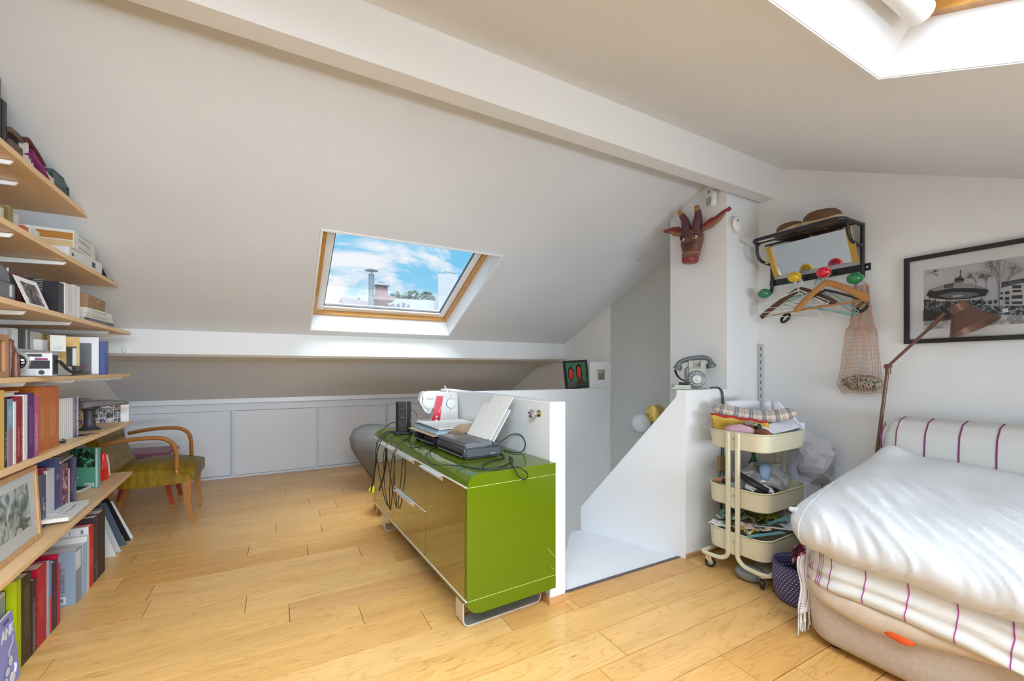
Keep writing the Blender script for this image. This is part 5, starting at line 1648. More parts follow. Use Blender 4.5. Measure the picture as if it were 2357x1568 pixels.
for c, h_, l_, lab in (('55565a', .020, .50, 'dark grey paperback at the bottom of the white pile on the third shelf'), ('cfcabb', .026, .47, 'cream paperback in the white pile under the brown box'), ('d8d7cf', .030, .43, 'white paperback on top of the white pile under the brown box')):
    lying((xr - .0, yy - .0, zz), .20, l_ * .8, h_, c, lab, math.radians(-2), 'books in the white pile on the third shelf', title='8a8a84')
    zz += h_ + .0008
t = thing('brown_box', 'flat brown cardboard box on top of the white paperbacks, third shelf', 'box', (xr - .01, yy - .015, zz), math.radians(3))
ob('body', box(B(), -.19, 0, -.16, .16, 0, .055, bev=.003), mat('brown_card', (.33, .19, .09), .6, var=.08, vscale=12), t)
ob('lid', box(B(), -.192, .002, -.162, .162, .045, .072, bev=.003), MATS['brown_card'], t)
ob('thumb_slot', box(B(), .0018, .003, .0, .03, .05, .054), cm('e0d5c4', .6), t)

# ---- shelf 2
x = xf(2.6) - .03
z2 = SZ[2]
G2 = 'books at the near end of the second shelf'
for a, b_, pt_, col, lab in ((-2, 8, 478, 'c9c3a8', 'cream paperback at the near end of the second shelf'), (8.5, 19, 475, '6f6234', 'olive book beside the cream paperback on the second shelf'), (19.5, 30, 476, '8a7a3e', 'ochre olive book at the end of the near group, second shelf')):
    spine(2, a, b_, pt_, x, .15, col, lab, G2, title=('4a3c1c', .4, .9))
for i, (a, b_, pt_, col, lab) in enumerate(((39, 43.5, 495, 'b9b3ad', 'single slim grey book standing alone on the second shelf'), (54, 65.5, 523, 'c0562a', 'small orange book on the second shelf'), (66, 82, 523, 'd5d3cf', 'small white box-like book on the second shelf'), (84, 91, 533, 'bfc7b0', 'small pale green book on the second shelf'))):
    spine(2, a, b_, pt_, x - .02, .1, col, lab, 'small books in the middle of the second shelf', title=('8c8c88', .3, .8) if i == 2 else None)
xr = xf(3.3) - .012
yy = (ypx(168, xr) + ypx(228, xr)) / 2
zz = z2 + .001
t = thing('white_box', 'white flat box with a black square logo at the bottom of the second shelf pile', 'box', (xr, yy, zz), math.radians(-3))
ob('body', box(B(), -.22, 0, -.19, .19, 0, .062, bev=.002), cm('d3d3d0', .5), t)
ob('logo', box(B(), .0, .001, .06, .10, .016, .044), cm('3a4048', .5), t)
bm = B(); cyl(bm, (.0, -.155, .032), (.0012, -.155, .032), .009, n=14); ob('dot', bm, cm('3a4048', .5), t)
zz += .063
for c, h_, w_, lab in (('c6a878', .034, .23, 'tan paged paperback lying on the white flat box, second shelf'), ('a8702c', .04, .22, 'brown paged paperback lying above the tan paged one, second shelf'), ('d6d2c6', .014, .20, 'thin white booklet topmost of the second shelf pile')):
    t = lying((xr - .004, yy - .012, zz), w_, .33 if h_ > .02 else .30, h_, 'dad8d2', lab, math.radians(2), 'books in the pile on the second shelf', title='5a5a5a')
    t.children[1].data.materials[0] = cm(c, .7)
    zz += h_ + .001
def hatfn(u, v):
    return Vector((xf(3.5) - .10 + .17 * (v - .5), ypx(229, xr) + .02 + .24 * u, z2 + .003 + .10 * (1 - u) ** 2 * (1 - abs(v - .5)) + .012 * math.sin(7 * u) * v))
ob('fabric_pouch', sheet(B(), hatfn, 16, 8), mat('black_cloth', (.015, .014, .016), .8), None, 'crumpled black cloth pouch at the end of the second shelf', 'pouch', smooth=180, solid=.006)

# ---- shelf 1 (seen from below)
x = xf(2.4) - .05
z1 = SZ[1]
spine(1, -8, 1.4, 176, x, .16, '3d3844', 'tall dark grey binder at the near end of the topmost shelf', None)
spine(1, 3.5, 15.5, 232, x, .16, '1d1c1f', 'black book with a pale worn spine on the topmost shelf', None, title=('6d6a66', .1, .9))
t = thing('wooden_box', 'dark brown wooden box with a recess on the topmost shelf', 'box', (x + .01, (ypx(17, x) + ypx(45, x)) / 2, z1 + .001))
hl = (ypx(45, x) - ypx(17, x)) / 2
bh = .115
DW = wood('dark_box', (.13, .085, .055), (.09, .055, .035), .5)
ob('body', box(B(), -.16, 0, -hl, hl, 0, bh * .6, bev=.003), DW, t)
ob('lid', box(B(), -.16, .004, -hl - .004, hl + .006, bh * .82, bh, bev=.003), DW, t)
ob('recess', box(B(), -.155, -.012, -hl * .95, hl * .95, bh * .59, bh * .83), cm('18120e', .7), t)
for i, (a, b_, pt_, rz_) in enumerate(((46, 50, 322, 10), (52, 57, 338, 24), (58, 63, 352, 18))):
    t = thing('envelope', ('cream envelope nearest the dark wooden box, topmost shelf', 'cream envelope second from the dark wooden box, topmost shelf', 'cream envelope furthest from the dark wooden box, topmost shelf')[i], 'envelope', (x + .02, ypx(a, x) + .012, z1 + .001), math.radians(rz_), 'envelopes on the topmost shelf')
    ob('paper', box(B(), -.12, 0, 0, .004, 0, max(.05, zpx(a, pt_, x) - z1)), cm('b9b0a0', .7), t)
pk = thing('sunglasses', 'pair of magenta plastic spectacles on the topmost shelf', 'glasses', at(82, 372, 'x', x + .02))
pk.location.z = z1 + .05
MG = mat('magenta_plastic', (.20, .025, .13), .15, coat=.5)
MG2 = mat('maroon_plastic', (.10, .02, .03), .15, coat=.5)
ob('upper_arm', tube(B(), [W(0, -.08, .065), W(0, .0, .04), W(.0, .075, .018)], [.012, .012, .008], n=8, flat=.006), MG2, pk, smooth=60)
ob('lower_arm', tube(B(), [W(0, -.05, .03), W(0, .03, .0), W(.0, .105, -.032)], [.012, .014, .008], n=8, flat=.006), MG, pk, smooth=60)
ob('lens', tube(B(), [W(0, -.06, .01), W(.0, .02, -.02), W(0, .07, -.049)], [.02, .026, .012], n=10, flat=.007), MG, pk, smooth=60)
for i, (a, b_, h_, lab) in enumerate(((99, 108, .035, 'small cream card box on the topmost shelf'), (109, 121, .028, 'low pale card box next to the glass box, topmost shelf'))):
    y0, y1 = ypx(a, x + .02), ypx(b_, x + .02)
    ob('card_box', box(B(), x - .06, x + .025, y0, y1, z1 + .001, z1 + h_ + .012), cm(('c3a884', 'd2c4a8')[i], .6), None, lab, 'box')
y0, y1 = ypx(122, x + .02), ypx(158, x + .02)
gb = thing('glass_box', 'small glass box with thin dark edges at the end of the topmost shelf', 'glass box', (x - .03, (y0 + y1) / 2, z1 + .001))
hw = (y1 - y0) / 2
gh = .085
TG_ = thin_glass('tinted_glass', (.62, .70, .71), .1)
for (a, b_, c, d_) in ((-.05, -.047, -hw, hw), (.047, .05, -hw, hw), (-.047, .047, -hw, -hw + .003), (-.047, .047, hw - .003, hw)):
    ob('pane', box(B(), a, b_, c, d_, .003, gh), TG_, gb)
ob('bottom', box(B(), -.05, .05, -hw, hw, 0, .003), cm('4d585a', .4), gb)
for z_ in (.002, gh):
    for (p0, p1) in (((-.05, -hw), (.05, -hw)), ((.05, -hw), (.05, hw)), ((.05, hw), (-.05, hw)), ((-.05, hw), (-.05, -hw))):
        ob('edge', cyl(B(), (*p0, z_), (*p1, z_), .0018, n=6), cm('4a4f52', .4), gb)
for (px_, py_) in ((-.05, -hw), (.05, -hw), (.05, hw), (-.05, hw)):
    ob('edge', cyl(B(), (px_, py_, 0), (px_, py_, gh), .0018, n=6), cm('4a4f52', .4), gb)

# ---- shelf 6
z6 = SZ[6]
def xf6(y):
    return -.775 + (-.912 + .775) * (y - 1.15) / (3.96 - 1.15)
xq = xf6(2.3) - .035
fr = thing('framed_print', 'pale wood framed black and white print standing on the lowest shelf', 'picture frame', (xq - .01, 2.03, z6 + .001), (0, math.radians(-3), math.radians(2.8)))
y1_ = .572
fhh = .315
for (a, b_, c, d_) in ((-.14, -.118, 0, fhh), (y1_ - .020, y1_, 0, fhh), (-.118, y1_ - .020, 0, .02), (-.118, y1_ - .020, fhh - .02, fhh)):
    ob('frame_bar', box(B(), -.018, .006, a, b_, c, d_, bev=.001), FRAMEWOOD, fr)
ob('mount', box(B(), -.006, -.003, -.118, y1_ - .02, .02, fhh - .02), cm('dddcd8', .6), fr)
a0, a1 = -.06, y1_ - .075
ob('print', box(B(), -.003, -.0024, a0, a1, .075, fhh - .06), picture('nude_wash', [(.34, hx('3f4a44')), (.46, hx('7d857d')), (.55, hx('b9bdb4')), (.68, hx('d9dad4'))], 13, 3, .6, 1.6), fr)
ob('pane', box(B(), .001, .0025, -.118, y1_ - .02, .02, fhh - .02), GLASS, fr)
G6 = 'books standing on the lowest shelf'
x6 = xf6(3.0) - .09
spine(6, 96.5, 108, 1078, x6 - .01, .15, '8e2440', 'crimson book behind the framed print on the lowest shelf', G6)
t = spine(6, 96, 106, 1094, x6 + .012, .14, '4b4c62', 'slim book with pictures on its cover beside the framed print, lowest shelf', G6)
bm = B(); box(bm, .0006, .0012, -.012, .012, .01, .14); ob('cover_picture', bm, picture('slim_pics', [(.4, hx('23242e')), (.55, hx('6d7f9a')), (.65, hx('cdbf9c'))], 40), t)
spine(6, 108, 125, 1080, x6, .15, 'c4c2c6', 'thick pale grey book on the lowest shelf', G6)
spine(6, 125.5, 140.5, 1053, x6, .17, '3f4778', 'tall indigo book with white lines on its spine, lowest shelf', G6, title=('dfe2ea', .62, .72))
t = spine(6, 141, 157, 1068, x6 + .004, .15, '6d4a58', 'comic book with a pinkish picture cover on the lowest shelf', G6)
bm = B(); box(bm, .0006, .0012, -.026, .026, .004, .22); ob('cover_picture', bm, picture('comic_pics', [(.4, hx('2c1c22')), (.52, hx('8d4f62')), (.64, hx('d9b9bc'))], 26), t)
spine(6, 157.5, 160.5, 1079, x6 + .004, .14, 'cfc8c6', 'very thin whitish book on the lowest shelf', G6)
spine(6, 161, 165, 1056, x6, .15, '24202a', 'narrow black book right before the blue one on the lowest shelf', G6, title=('d8a0b8', .3, .8))
spine(6, 165.3, 169, 1058, x6, .15, '56305c', 'narrow plum book on the lowest shelf', G6, title=('c8c0d0', .3, .8))
spine(6, 169.5, 176, 1052, x6, .15, '46507a', 'narrow slate blue book beside the green one, lowest shelf', G6, title=('d0d4e0', .1, .5))
# grey booklets on top
lying((x6 - .005, ypx(158, x6), zpx(150, 1062, x6)), .14, .22, .010, 'a9a29c', 'thin grey booklet lying on top of the lowest shelf books', math.radians(6))
# green cover book
xgn = x6 + .03
gb_ = thing('photo_book', 'green photo book with dark foliage on its cover, lowest shelf', 'book', (-.965, 3.512, z6 + .001), (0, 0, math.radians(-21)))
gh = .245
ob('cover', box(B(), -.15, 0, -.010, .010, 0, gh, bev=.0008), cm('57977c', .4), gb_)
ob('cover_photo', box(B(), -.149, -.016, -.0108, -.0098, gh * .52, gh - .003), picture('foliage', [(.42, hx('0c1512')), (.56, hx('1d5a3c')), (.66, hx('62a583'))], 26, 5), gb_)
ob('spine_band', box(B(), -.012, -.002, -.0106, -.0098, 0.002, gh - .002), cm('b9ccd0', .4), gb_)
ob('barcode', box(B(), -.075, -.022, -.0108, -.0098, .010, .030), cm('d9dcd8', .5), gb_)
for i in range(9):
    ob('bar', box(B(), -.071 + i * .0055, -.071 + i * .0055 + (.0018 if i % 3 else .003), -.0113, -.0107, .013, .027), cm('22262a', .5), gb_)
text('INS', .014, cm('cfe6da', .5), 'lettering', gb_, Matrix.Translation((-.122, -.0112, gh * .25)) @ Matrix.Rotation(PI / 2, 4, 'X'))
rd = thing('red_case', 'bright red plastic case standing beside the green photo book', 'case', (-1.0, 3.72, z6 + .001), math.radians(-10))
ob('body', prism(B(), [(-.035, .0), (.035, .0), (.042, .012), (.03, .10), (.006, .175), (-.012, .185), (-.02, .178), (-.04, .012)], -.05, .012, 'x', bev=.008, seg=2), mat('bright_red', (.72, .015, .012), .2, coat=.4), rd, smooth=50)
ob('rim', prism(B(), [(.036, .02), (.042, .022), (.032, .10), (.012, .165), (.008, .16), (.026, .10)], -.045, .016, 'x'), cm('c8c2c0', .4), rd)
# small flat things
p_ = at(190, 1128, 'z', z6)
t = thing('framed_snapshot', 'small white framed dark photo lying on the lowest shelf', 'photo', p_ + Vector((-.03, .02, .001)), math.radians(82))
ob('frame', box(B(), -.085, .085, -.055, .055, 0, .012, bev=.001), cm('cfc9c2', .5), t)
ob('image', box(B(), -.074, .074, -.045, .045, .012, .0128), picture('dark_snap', [(.4, hx('0e0d0f')), (.62, hx('3a3434')), (.75, hx('8d8580'))], 18), t)
t = thing('cloth_case', 'small grey cloth case behind the lying white framed photo', 'case', at(186, 1120, 'z', z6) + Vector((-.13, .06, .001)))
bm = B(); ell(bm, (0, 0, .014), .03, .07, .0138, u=16, v=10); ob('body', bm, cm('4a4c54', .8), t, smooth=180)
zz = z6 + .001
for i, (h_, off, lab) in enumerate(((.020, 0, 'white book with a chipped cover, lower of two lying before the framed print'), (.018, .008, 'white book with grey lettering, upper of two lying on the lowest shelf'))):
    c = at(152, 1185, 'z', zz)
    t = thing('book', lab, 'book', (c.x - .03, c.y + .03, zz), math.radians(4), 'white books lying on the lowest shelf')
    ob('cover', box(B(), -.10, .075 - off, -.155, .155 - off, h_ - .003, h_, bev=.001), cm('dfdedc', .4), t)
    ob('back_cover', box(B(), -.10, .075 - off, -.155, .155 - off, 0, .003), cm('dfdedc', .4), t)
    ob('pages', box(B(), -.097, .072 - off, -.152, .152 - off, .003, h_ - .003), PAGES, t)
    if i:
        for j, (a_, b_, y_) in enumerate(((-.07, -.055, 0), (.03, .042, .01))):
            ob('lettering', box(B(), a_, b_, -.10 + y_, .09, h_, h_ + .0006), marks('grey_letters', hx('dfdedc'), hx('7d8088'), 90, 90, .5), t)
        ob('drawing', box(B(), -.03, .012, -.06, .05, h_, h_ + .0006), marks('grey_draw', hx('dfdedc'), hx('a5a7ac'), 60, 60, .56), t)
    zz += h_ + .001

# ---- books on the floor under the lowest shelf
GF = 'books standing on the floor under the shelves'
def fspine(pl, pr, ptop, col, label, title=None, x=-.905, d=.21, lean=0, **kw):
    return spine(6, pl, pr, ptop, x, d, col, label, GF, title, lean, z=0.0, **kw)
t = thing('comic_album', 'lavender comic album with white title letters standing in front on the floor', 'book', (-.885, 2.388, .001), (0, math.radians(-5), math.radians(5)))
LAV = cm('8b90d2', .4)
ch = .262
ob('cover', box(B(), -.010, 0, -.22, .0, 0, ch, bev=.0008), LAV, t)
ob('pages', box(B(), -.009, -.0015, -.218, .0004, .001, ch + .0004), PAPER, t)
RM = Matrix.Rotation(PI / 2, 4, 'Z') @ Matrix.Rotation(PI / 2, 4, 'X')
text('ANK', .052, cm('e6e6ea', .5), 'title', t, Matrix.Translation((.0006, -.118, .186)) @ RM, bold=True, shear=.3)
text('NKING', .016, cm('3f4486', .5), 'subtitle', t, Matrix.Translation((.0006, -.088, .238)) @ RM, shear=.2)
bm = B()
pts_ = smoothp([W(.0008, -.022, .168), W(.0008, -.032, .150), W(.0008, -.055, .140), W(.0008, -.072, .128), W(.0008, -.07, .11)], 5)
for q_ in pts_[::1]:
    ell(bm, q_, .0007, .006, .005, u=8, v=6)
o_ = ob('drawn_rope', bm, cm('d0d2dc', .5), t); o_['kind'] = 'stuff'
for nm, (yy, zz_, ry, rz_) in (('drawn_head', (-.066, .096, .022, .02)), ('drawn_arm', (-.10, .072, .024, .016)), ('drawn_leg', (-.125, .05, .02, .012))):
    bm = B(); ell(bm, (.0006, yy, zz_), .0008, ry, rz_, u=16, v=8); ob(nm, bm, cm('d9d9df', .5), t)
    bm = B(); tube(bm, [W(.0012, yy + ry * math.cos(a * PI / 8), zz_ + rz_ * math.sin(a * PI / 8)) for a in range(16)], .0009, n=4, closed=True); ob('outline', bm, cm('4a4c78', .5), t)
bm = B(); prism(bm, [(-.085, .012), (-.05, .02), (-.042, .042), (-.07, .052), (-.09, .036)], .0, .0012, 'x'); ob('drawn_body', bm, cm('e4e4e8', .5), t)
bm = B(); tube(bm, smoothp([W(.0008, -.048, .04), W(.0008, -.036, .055), W(.0008, -.034, .068), W(.0008, -.044, .07)], 4), .004, n=6); ob('drawn_tail', bm, cm('d9d9df', .5), t)
t = thing('display_box', 'pale grey boxed frame behind the lavender comic album on the floor', 'box', (-.93, 2.40, .001), math.radians(2))
ob('body', box(B(), -.22, -.0, -.06, -.004, 0, .335, bev=.002), cm('b9bdbc', .5), t)
ob('inner', box(B(), -.001, .0012, -.055, -.012, .2, .32), cm('8f9494', .5), t)
ob('dark_edge', box(B(), -.21, -.0, -.005, -.001, .0, .336), cm('3a2a34', .5), t)
fspine(37, 48.5, 1335, 'a7b500', 'lime green book standing on the floor', x=-.905, d=.23)
fspine(49, 72, 1324, '2a221e', 'thick dark brown book with a worn gilt spine edge on the floor', title=('8d7f56', .3, .9))
fspine(72.5, 84, 1334, '2a1a26', 'black plum book with white spine letters on the floor', title=('c8c0c8', .02, .75))
fspine(84.5, 107, 1302, 'b3002f', 'thick crimson book standing on the floor', title=('d98a62', .35, .7))
t = fspine(107.3, 112.5, 1292, '9fb2c0', 'thin pale blue book beside the thick crimson one on the floor', title=('5a6a78', .3, .6))
t = fspine(112.8, 118.5, 1292, '7a86b8', 'thin book with a lavender upper and orange red lower spine on the floor')
bm = B(); box(bm, .0004, .0012, -.0095, .0095, .002, .165); ob('spine_lower', bm, cm('df3c2a', .45), t)
fspine(119, 131, 1293, '33203a', 'dark violet book standing on the floor', title=('9a4a72', .15, .7))
fspine(131.3, 134.5, 1275, 'b3123c', 'tall crimson book peeping over the dark violet one on the floor')
fspine(134.8, 138.5, 1298, 'c02446', 'thin crimson book with white page edges on the floor', pages=PAPER)
# grey book with lettering on its cover
t = fspine(173.5, 188, 1262, '8796a6', 'slate grey book with white cover letters standing on the floor', d=.235, x=-.905)
hbk = zpx(180, 1262, -.905)
th_ = ypx(188, -.905) - ypx(173.5, -.905)
yo = -th_ / 2 - .0004
Mx = Matrix.Rotation(PI / 2, 4, 'X')
text('R BOIS', .0175, cm('e2e6ea', .5), 'lettering', t, Matrix.Translation((-.108, yo - .0012, hbk * .855)) @ Mx)
ob('cover_text', box(B(), -.090, -.040, yo - .0006, yo, hbk * .26, hbk * .70), rows('bois_text', hx('8796a6'), hx('4c5a6a'), .008, .40, 110), t)
ob('stamp', box(B(), -.074, -.034, yo - .0006, yo, .012, .05), cm('c3cad0', .5), t)
ob('stamp_image', box(B(), -.064, -.044, yo - .0012, yo - .0004, .02, .04), cm('6d7a86', .5), t)
ob('spine_label', box(B(), .0004, .0014, -th_ * .46, th_ * .3, hbk * .62, hbk * .96), cm('dddfe2', .5), t)
t = fspine(188.5, 199.5, 1252, 'a9c0da', 'pale blue book with a slanted spine beside the slate grey one on the floor', lean=-1, d=.235)
fspine(199.8, 205.5, 1232, 'd8d4cf', 'tall cream white book with a yellow corner on the floor', d=.235)
t = fspine(206, 215.5, 1209, 'd01c1c', 'tall white book with a bright red spine on the floor', d=.24, title=('e8b0a8', .3, .62))
hh = zpx(210, 1209, -.905)
bm = B(); box(bm, -.24, -.003, -.0205, -.0196, .001, hh - .001) if False else None
th2 = ypx(215.5, -.905) - ypx(206, -.905)
ob('white_cover', box(B(), -.239, -.004, -th2 / 2 - .0004, -th2 / 2 + .0004, .001, hh - .001), rows('white_cover', hx('d9dade'), hx('7a7d86'), .05, .6, 60), t)
t = fspine(216, 226.5, 1188, '3a2636', 'dark plum book with a pale figure low on its spine on the floor', d=.24)
bm = B(); box(bm, .0004, .0014, -.018, .018, .004, .10); ob('figure', bm, picture('plum_fig', [(.42, hx('2a1d28')), (.56, hx('6d6f7a')), (.66, hx('c9a49a'))], 22), t)
fspine(216.5, 225, 1192, '8d1f33', 'dark red book behind the plum ones on the floor', x=-.99, d=.14)
fspine(227, 241.5, 1177, '1f171f', 'thick black book standing at the end of the floor row', d=.24)
# leaning magazines
GM = 'magazines leaning at the end of the floor books'
xm_ = -.91
cols = [('cfcfcc', .0035, 241, 268, 'white magazine with a small chair picture, nearest of the leaning ones'), ('b9bbbc', .006, 255, 278, 'grey white magazine leaning behind the one with the chair'), ('4d5a66', .009, 262, 290, 'slate blue magazine leaning at the end of the floor books'), ('17171a', .005, 272, 299, 'black board leaning at the end of the floor books'), ('dad9d6', .004, 276, 304, 'white sheet leaning behind the black board')]
for i, (c, th_, a, b_, lab) in enumerate(cols):
    yb = ypx(b_, xm_)
    t = thing('magazine', lab, 'magazine', (xm_ + .002 * i, yb, .001), (math.radians(2), 0, math.radians(2)), GM)
    hm = (.30, .30, .31, .315, .28)[i]
    sl_ = .085 + .008 * i
    def slab(x0, x1, y0, y1, z0, z1):
        return prism(B(), [(x0 - sl_ * z0 / .3, z0), (x1 - sl_ * z0 / .3, z0), (x1 - sl_ * z1 / .3, z1), (x0 - sl_ * z1 / .3, z1)], y0, y1, 'y')
    ob('cover', slab(-.21, 0, -th_, 0, 0, hm), cm(c, .4), t)
    if i == 0:
        ob('cover_picture', slab(-.09, -.045, -th_ - .0006, -th_ + .0002, .03, .075), picture('chair_pic', [(.42, hx('3a5a5c')), (.56, hx('8fa9a8')), (.66, hx('cfcfcc'))], 30), t)
        ob('cover_text', slab(-.2, -.12, -th_ - .0006, -th_ + .0002, .10, .14), rows('mag_text', hx('cfcfcc'), hx('8a8c90'), .012, .5), t)
    if i == 2:
        ob('emblem', slab(-.0012, .0008, -th_, 0, .03, .07), cm('8d99a6', .4), t)
# ================================================================ coat rack on the right wall
XW = XG
cr_ = thing('coat_rack', 'black metal coat rack with mirror and coloured ball hooks on the right wall', 'coat rack', (XW, 1.45, 1.76))
YR, YL = 1.19, 1.712
for (y, zb, dy) in ((YL, 1.715, .01), (YR, 1.735, -.008)):
    ob('upright', tube(B(), smoothp([W(XW - .018, y, 2.058), W(XW - .018, y, 1.93), W(XW - .018, y, 1.80), W(XW - .022, y + dy * .3, 1.745), W(XW - .05, y + dy * .6, zb), W(XW - .11, y + dy, zb - .004)], 6), .011, n=10), BLACKM, cr_, world=True, smooth=60)
top = [W(XW - .015, YR, 2.05), W(XW - .20, YR, 2.052), W(2.80, YR + .008, 2.054), W(2.775, YR + .035, 2.055), W(2.772, YR + .07, 2.055), W(2.772, YL - .07, 2.055), W(2.775, YL - .03, 2.055), W(2.80, YL - .004, 2.054), W(XW - .20, YL, 2.05), W(XW - .17, YL, 2.048)]
ob('top_rail', tube(B(), smoothp(top, 5), .0115, n=10), BLACKM, cr_, world=True, smooth=60)
ob('shelf_rod', cyl(B(), (2.835, YR, 2.046), (2.835, YL, 2.046), .006, n=8), BLACKM, cr_, world=True, smooth=60)
ob('shelf_rod', cyl(B(), (2.93, YR, 2.046), (2.93, YL, 2.046), .006, n=8), BLACKM, cr_, world=True, smooth=60)
for y in (YR, YL):
    ob('brace', tube(B(), smoothp([W(2.835, y, 2.046), W(2.84, y, 1.99), W(2.87, y, 1.945), W(2.93, y, 1.928), W(XW - .02, y, 1.927)], 6), .010, n=10), BLACKM, cr_, world=True, smooth=60)
ob('wall_bar', box(B(), XW - .007, XW - .001, 1.155, 1.735, 1.779, 1.821, bev=.001), BLACKM, cr_, world=True)
for y, z in ((1.172, 1.80), (1.722, 1.80), (1.40, 1.80), (1.188, 1.975)):
    bm = B(); cyl(bm, (XW - .0065 if z < 1.9 else XW - .03, y, z), (XW - .010 if z < 1.9 else XW - .033, y, z), .0055, n=10); ob('screw', bm, CHROME, cr_, world=True)
for (px, py, col, nm) in ((1759, 676, '1f7a50', 'green'), (1829, 638, 'd8b400', 'yellow'), (1896, 627, 'd8112c', 'red'), (1968, 641, '117a42', 'green')):
    c = at(px, py, 'x', 2.895)
    bm = B(); ell(bm, c, .036, .040, .033, Matrix.Rotation(.35, 3, 'Z'), u=24, v=16)
    o = ob('ball_hook', bm, mat('ball_' + col, hx(col), .22, coat=.6), cr_, world=True, smooth=180)
    o['label'] = nm + ' ball hook'
    if nm in ('yellow', 'red'):
        ob('hook_stem', tube(B(), smoothp([W(XW - .006, c.y, 1.80), W(XW - .05, c.y, 1.785), W(2.925, c.y, c.z - .006)], 5), .007, n=8), BLACKM, cr_, world=True, smooth=60)
for (px, py) in ((1810, 732), (1988, 706)):
    c = at(px, py, 'x', 2.955)
    pts = [W(c.x + .02 * math.sin(a * PI / 8), c.y + .024 * math.cos(a * PI / 8) + .006, c.z + .028 * math.sin(a * PI / 8) - .004 * math.cos(a * PI / 8)) for a in range(16)]
    lh = ob('lower_hook', tube(B(), pts, .009, n=8, closed=True), BLACK, cr_, world=True, smooth=60)
    ob('hook_stem', tube(B(), [W(XW - .002, c.y - .01, c.z + .002), W(c.x + .01, c.y - .004, c.z + .004)], .006, n=8), cm('d6c4b4', .5), lh, world=True)
# tilting mirror
mt = [at(1775, 568, 'x', 2.87), at(1950, 527, 'x', 2.87), at(1970, 600, 'x', 2.955), at(1795, 633, 'x', 2.955)]
ym0, ym1 = 1.215, 1.64
def mz(u, off=0.0):    # u: 0 top, 1 bottom
    return Vector((2.868 + .09 * u, 0, 2.012 - .178 * u)) + Vector((-.888, 0, -.459)) * 0 + Vector((.892, 0, .451)).normalized() * off
def mslab(y0, y1, u0, u1, o0, o1):
    bm = B()
    ps = []
    for o_ in (o0, o1):
        for (u, y) in ((u0, y0), (u0, y1), (u1, y1), (u1, y0)):
            q = mz(u, o_); q.y = y
            ps.append(bm.verts.new(q))
    for f in ((3, 2, 1, 0), (4, 5, 6, 7), (0, 1, 5, 4), (1, 2, 6, 5), (2, 3, 7, 6), (3, 0, 4, 7)):
        bm.faces.new([ps[i] for i in f])
    return bm
mr_ = ob('mirror', mslab(ym0, ym1, 0, 1, 0, .006), mat('mirror_glass', (.86, .89, .91), .02, metal=1.0), cr_, world=True)
BS = mat('mirror_brass', (.60, .40, .09), .32, metal=.8)
for y in (ym0 - .026, ym1):
    ob('side_rail', mslab(y, y + .026, -.03, 1.03, -.010, .012), BS, mr_, world=True)
ob('back_board', mslab(ym0, ym1, .0, 1.0, .006, .010), cm('3a2e26', .7), mr_, world=True)
for y, y2 in ((ym0 - .024, YR), (ym1 + .026, YL)):
    q = mz(.5, .004)
    bm = B(); cyl(bm, (q.x, y, q.z), (q.x, y2, q.z), .005, n=8); ell(bm, (q.x, (y + y2) / 2, q.z), .009, u=10, v=8)
    ob('pivot', bm, BRASS, mr_, world=True, smooth=60)
# hats
ST = weave('straw', (.26, .13, .07), (.13, .065, .035), 240, 60)
CREAM = mat('cream_ribbon', (.60, .47, .28), .6, var=.1, vscale=40)
def hat(name, label, loc, R, H, brim, rotz, tilt, group):
    t = thing(name, label, 'hat', loc, (tilt, 0, rotz), group)
    def warp(r, z, a):
        return Vector((r * 1.18 * math.cos(a), r * math.sin(a), z + .012 * math.cos(2 * a) * (r / R if r > R * .9 else 0)))
    prof_ = [(brim, .0), (brim * .85, .006), (R * 1.02, .012), (R, .03), (R * .96, H * .5), (R * .88, H * .8), (R * .72, H * .95), (R * .4, H * .98), (R * .1, H * .93)]
    o_ = ob('crown_and_brim', lathe_uv(prof_, 40, warp), ST, t, smooth=180)
    o_.modifiers.new('s', 'SOLIDIFY').thickness = .003
    bm = B()
    n = 40
    for k in range(n):
        pass
    rings_ = [[warp(R * f, z, 2 * PI * k / n) for k in range(n)] for f, z in ((1.02, .018), (1.03, .026), (1.00, .046), (.985, .047))]
    ob('ribbon', loft(B(), rings_, cap=False), CREAM, t, smooth=60)
    ob('bow', box(B(), -.014, .018, -R * 1.06, -R * .96, .012, .056, bev=.003), CREAM, t)
    return t
hat('straw_hat', 'brown straw hat with a cream ribbon lying on the coat rack, the left one', (2.895, 1.53, 2.053), .078, .085, .10, 1.2, 0, 'hats on the coat rack')
hat('straw_hat', 'larger brown straw hat with cream bands on the coat rack, the right one', (2.89, 1.345, 2.053), .088, .105, .108, 1.75, 0, 'hats on the coat rack')
# hangers
def hook_pts(c, r=.018, up=.03):
    return [c + W(0, 0, -.03), c + W(0, 0, 0), c + W(0, -r * .7, up * .4), c + W(0, -r, up * .9), c + W(0, 0, up * 1.5), c + W(0, r, up), c + W(0, r * .8, up * .55)]
def wood_hanger(label, m, neck, tipl, tipr, th, barm=None, bar_end=None):
    t = thing('clothes_hanger', label, 'hanger', neck)
    n_, l_, r_ = (Vector(p) for p in (neck, tipl, tipr))
    bm = B()
    for e in (l_, r_):
        d = e - n_
        pts = smoothp([n_ + W(0, 0, .004), n_ + d * .16 + W(0, 0, .010), n_ + d * .45 + W(0, 0, .012), n_ + d * .8 + W(-.004, 0, .006), e], 4)
        k = len(pts)
        tube(bm, pts, [.009] * k, n=8, flat=th)
    ob('shoulders', bm, m, t, world=True, smooth=60)
    ob('bar', cyl(B(), l_ + (r_ - l_) * .03, r_ + (l_ - r_) * .03, .0052, n=8), barm or m, t, world=True, smooth=60)
    ob('hook', tube(B(), smoothp(hook_pts(n_ + W(0, 0, .03)), 4), .0022, n=6), CHROME, t, world=True, smooth=60)
    return t
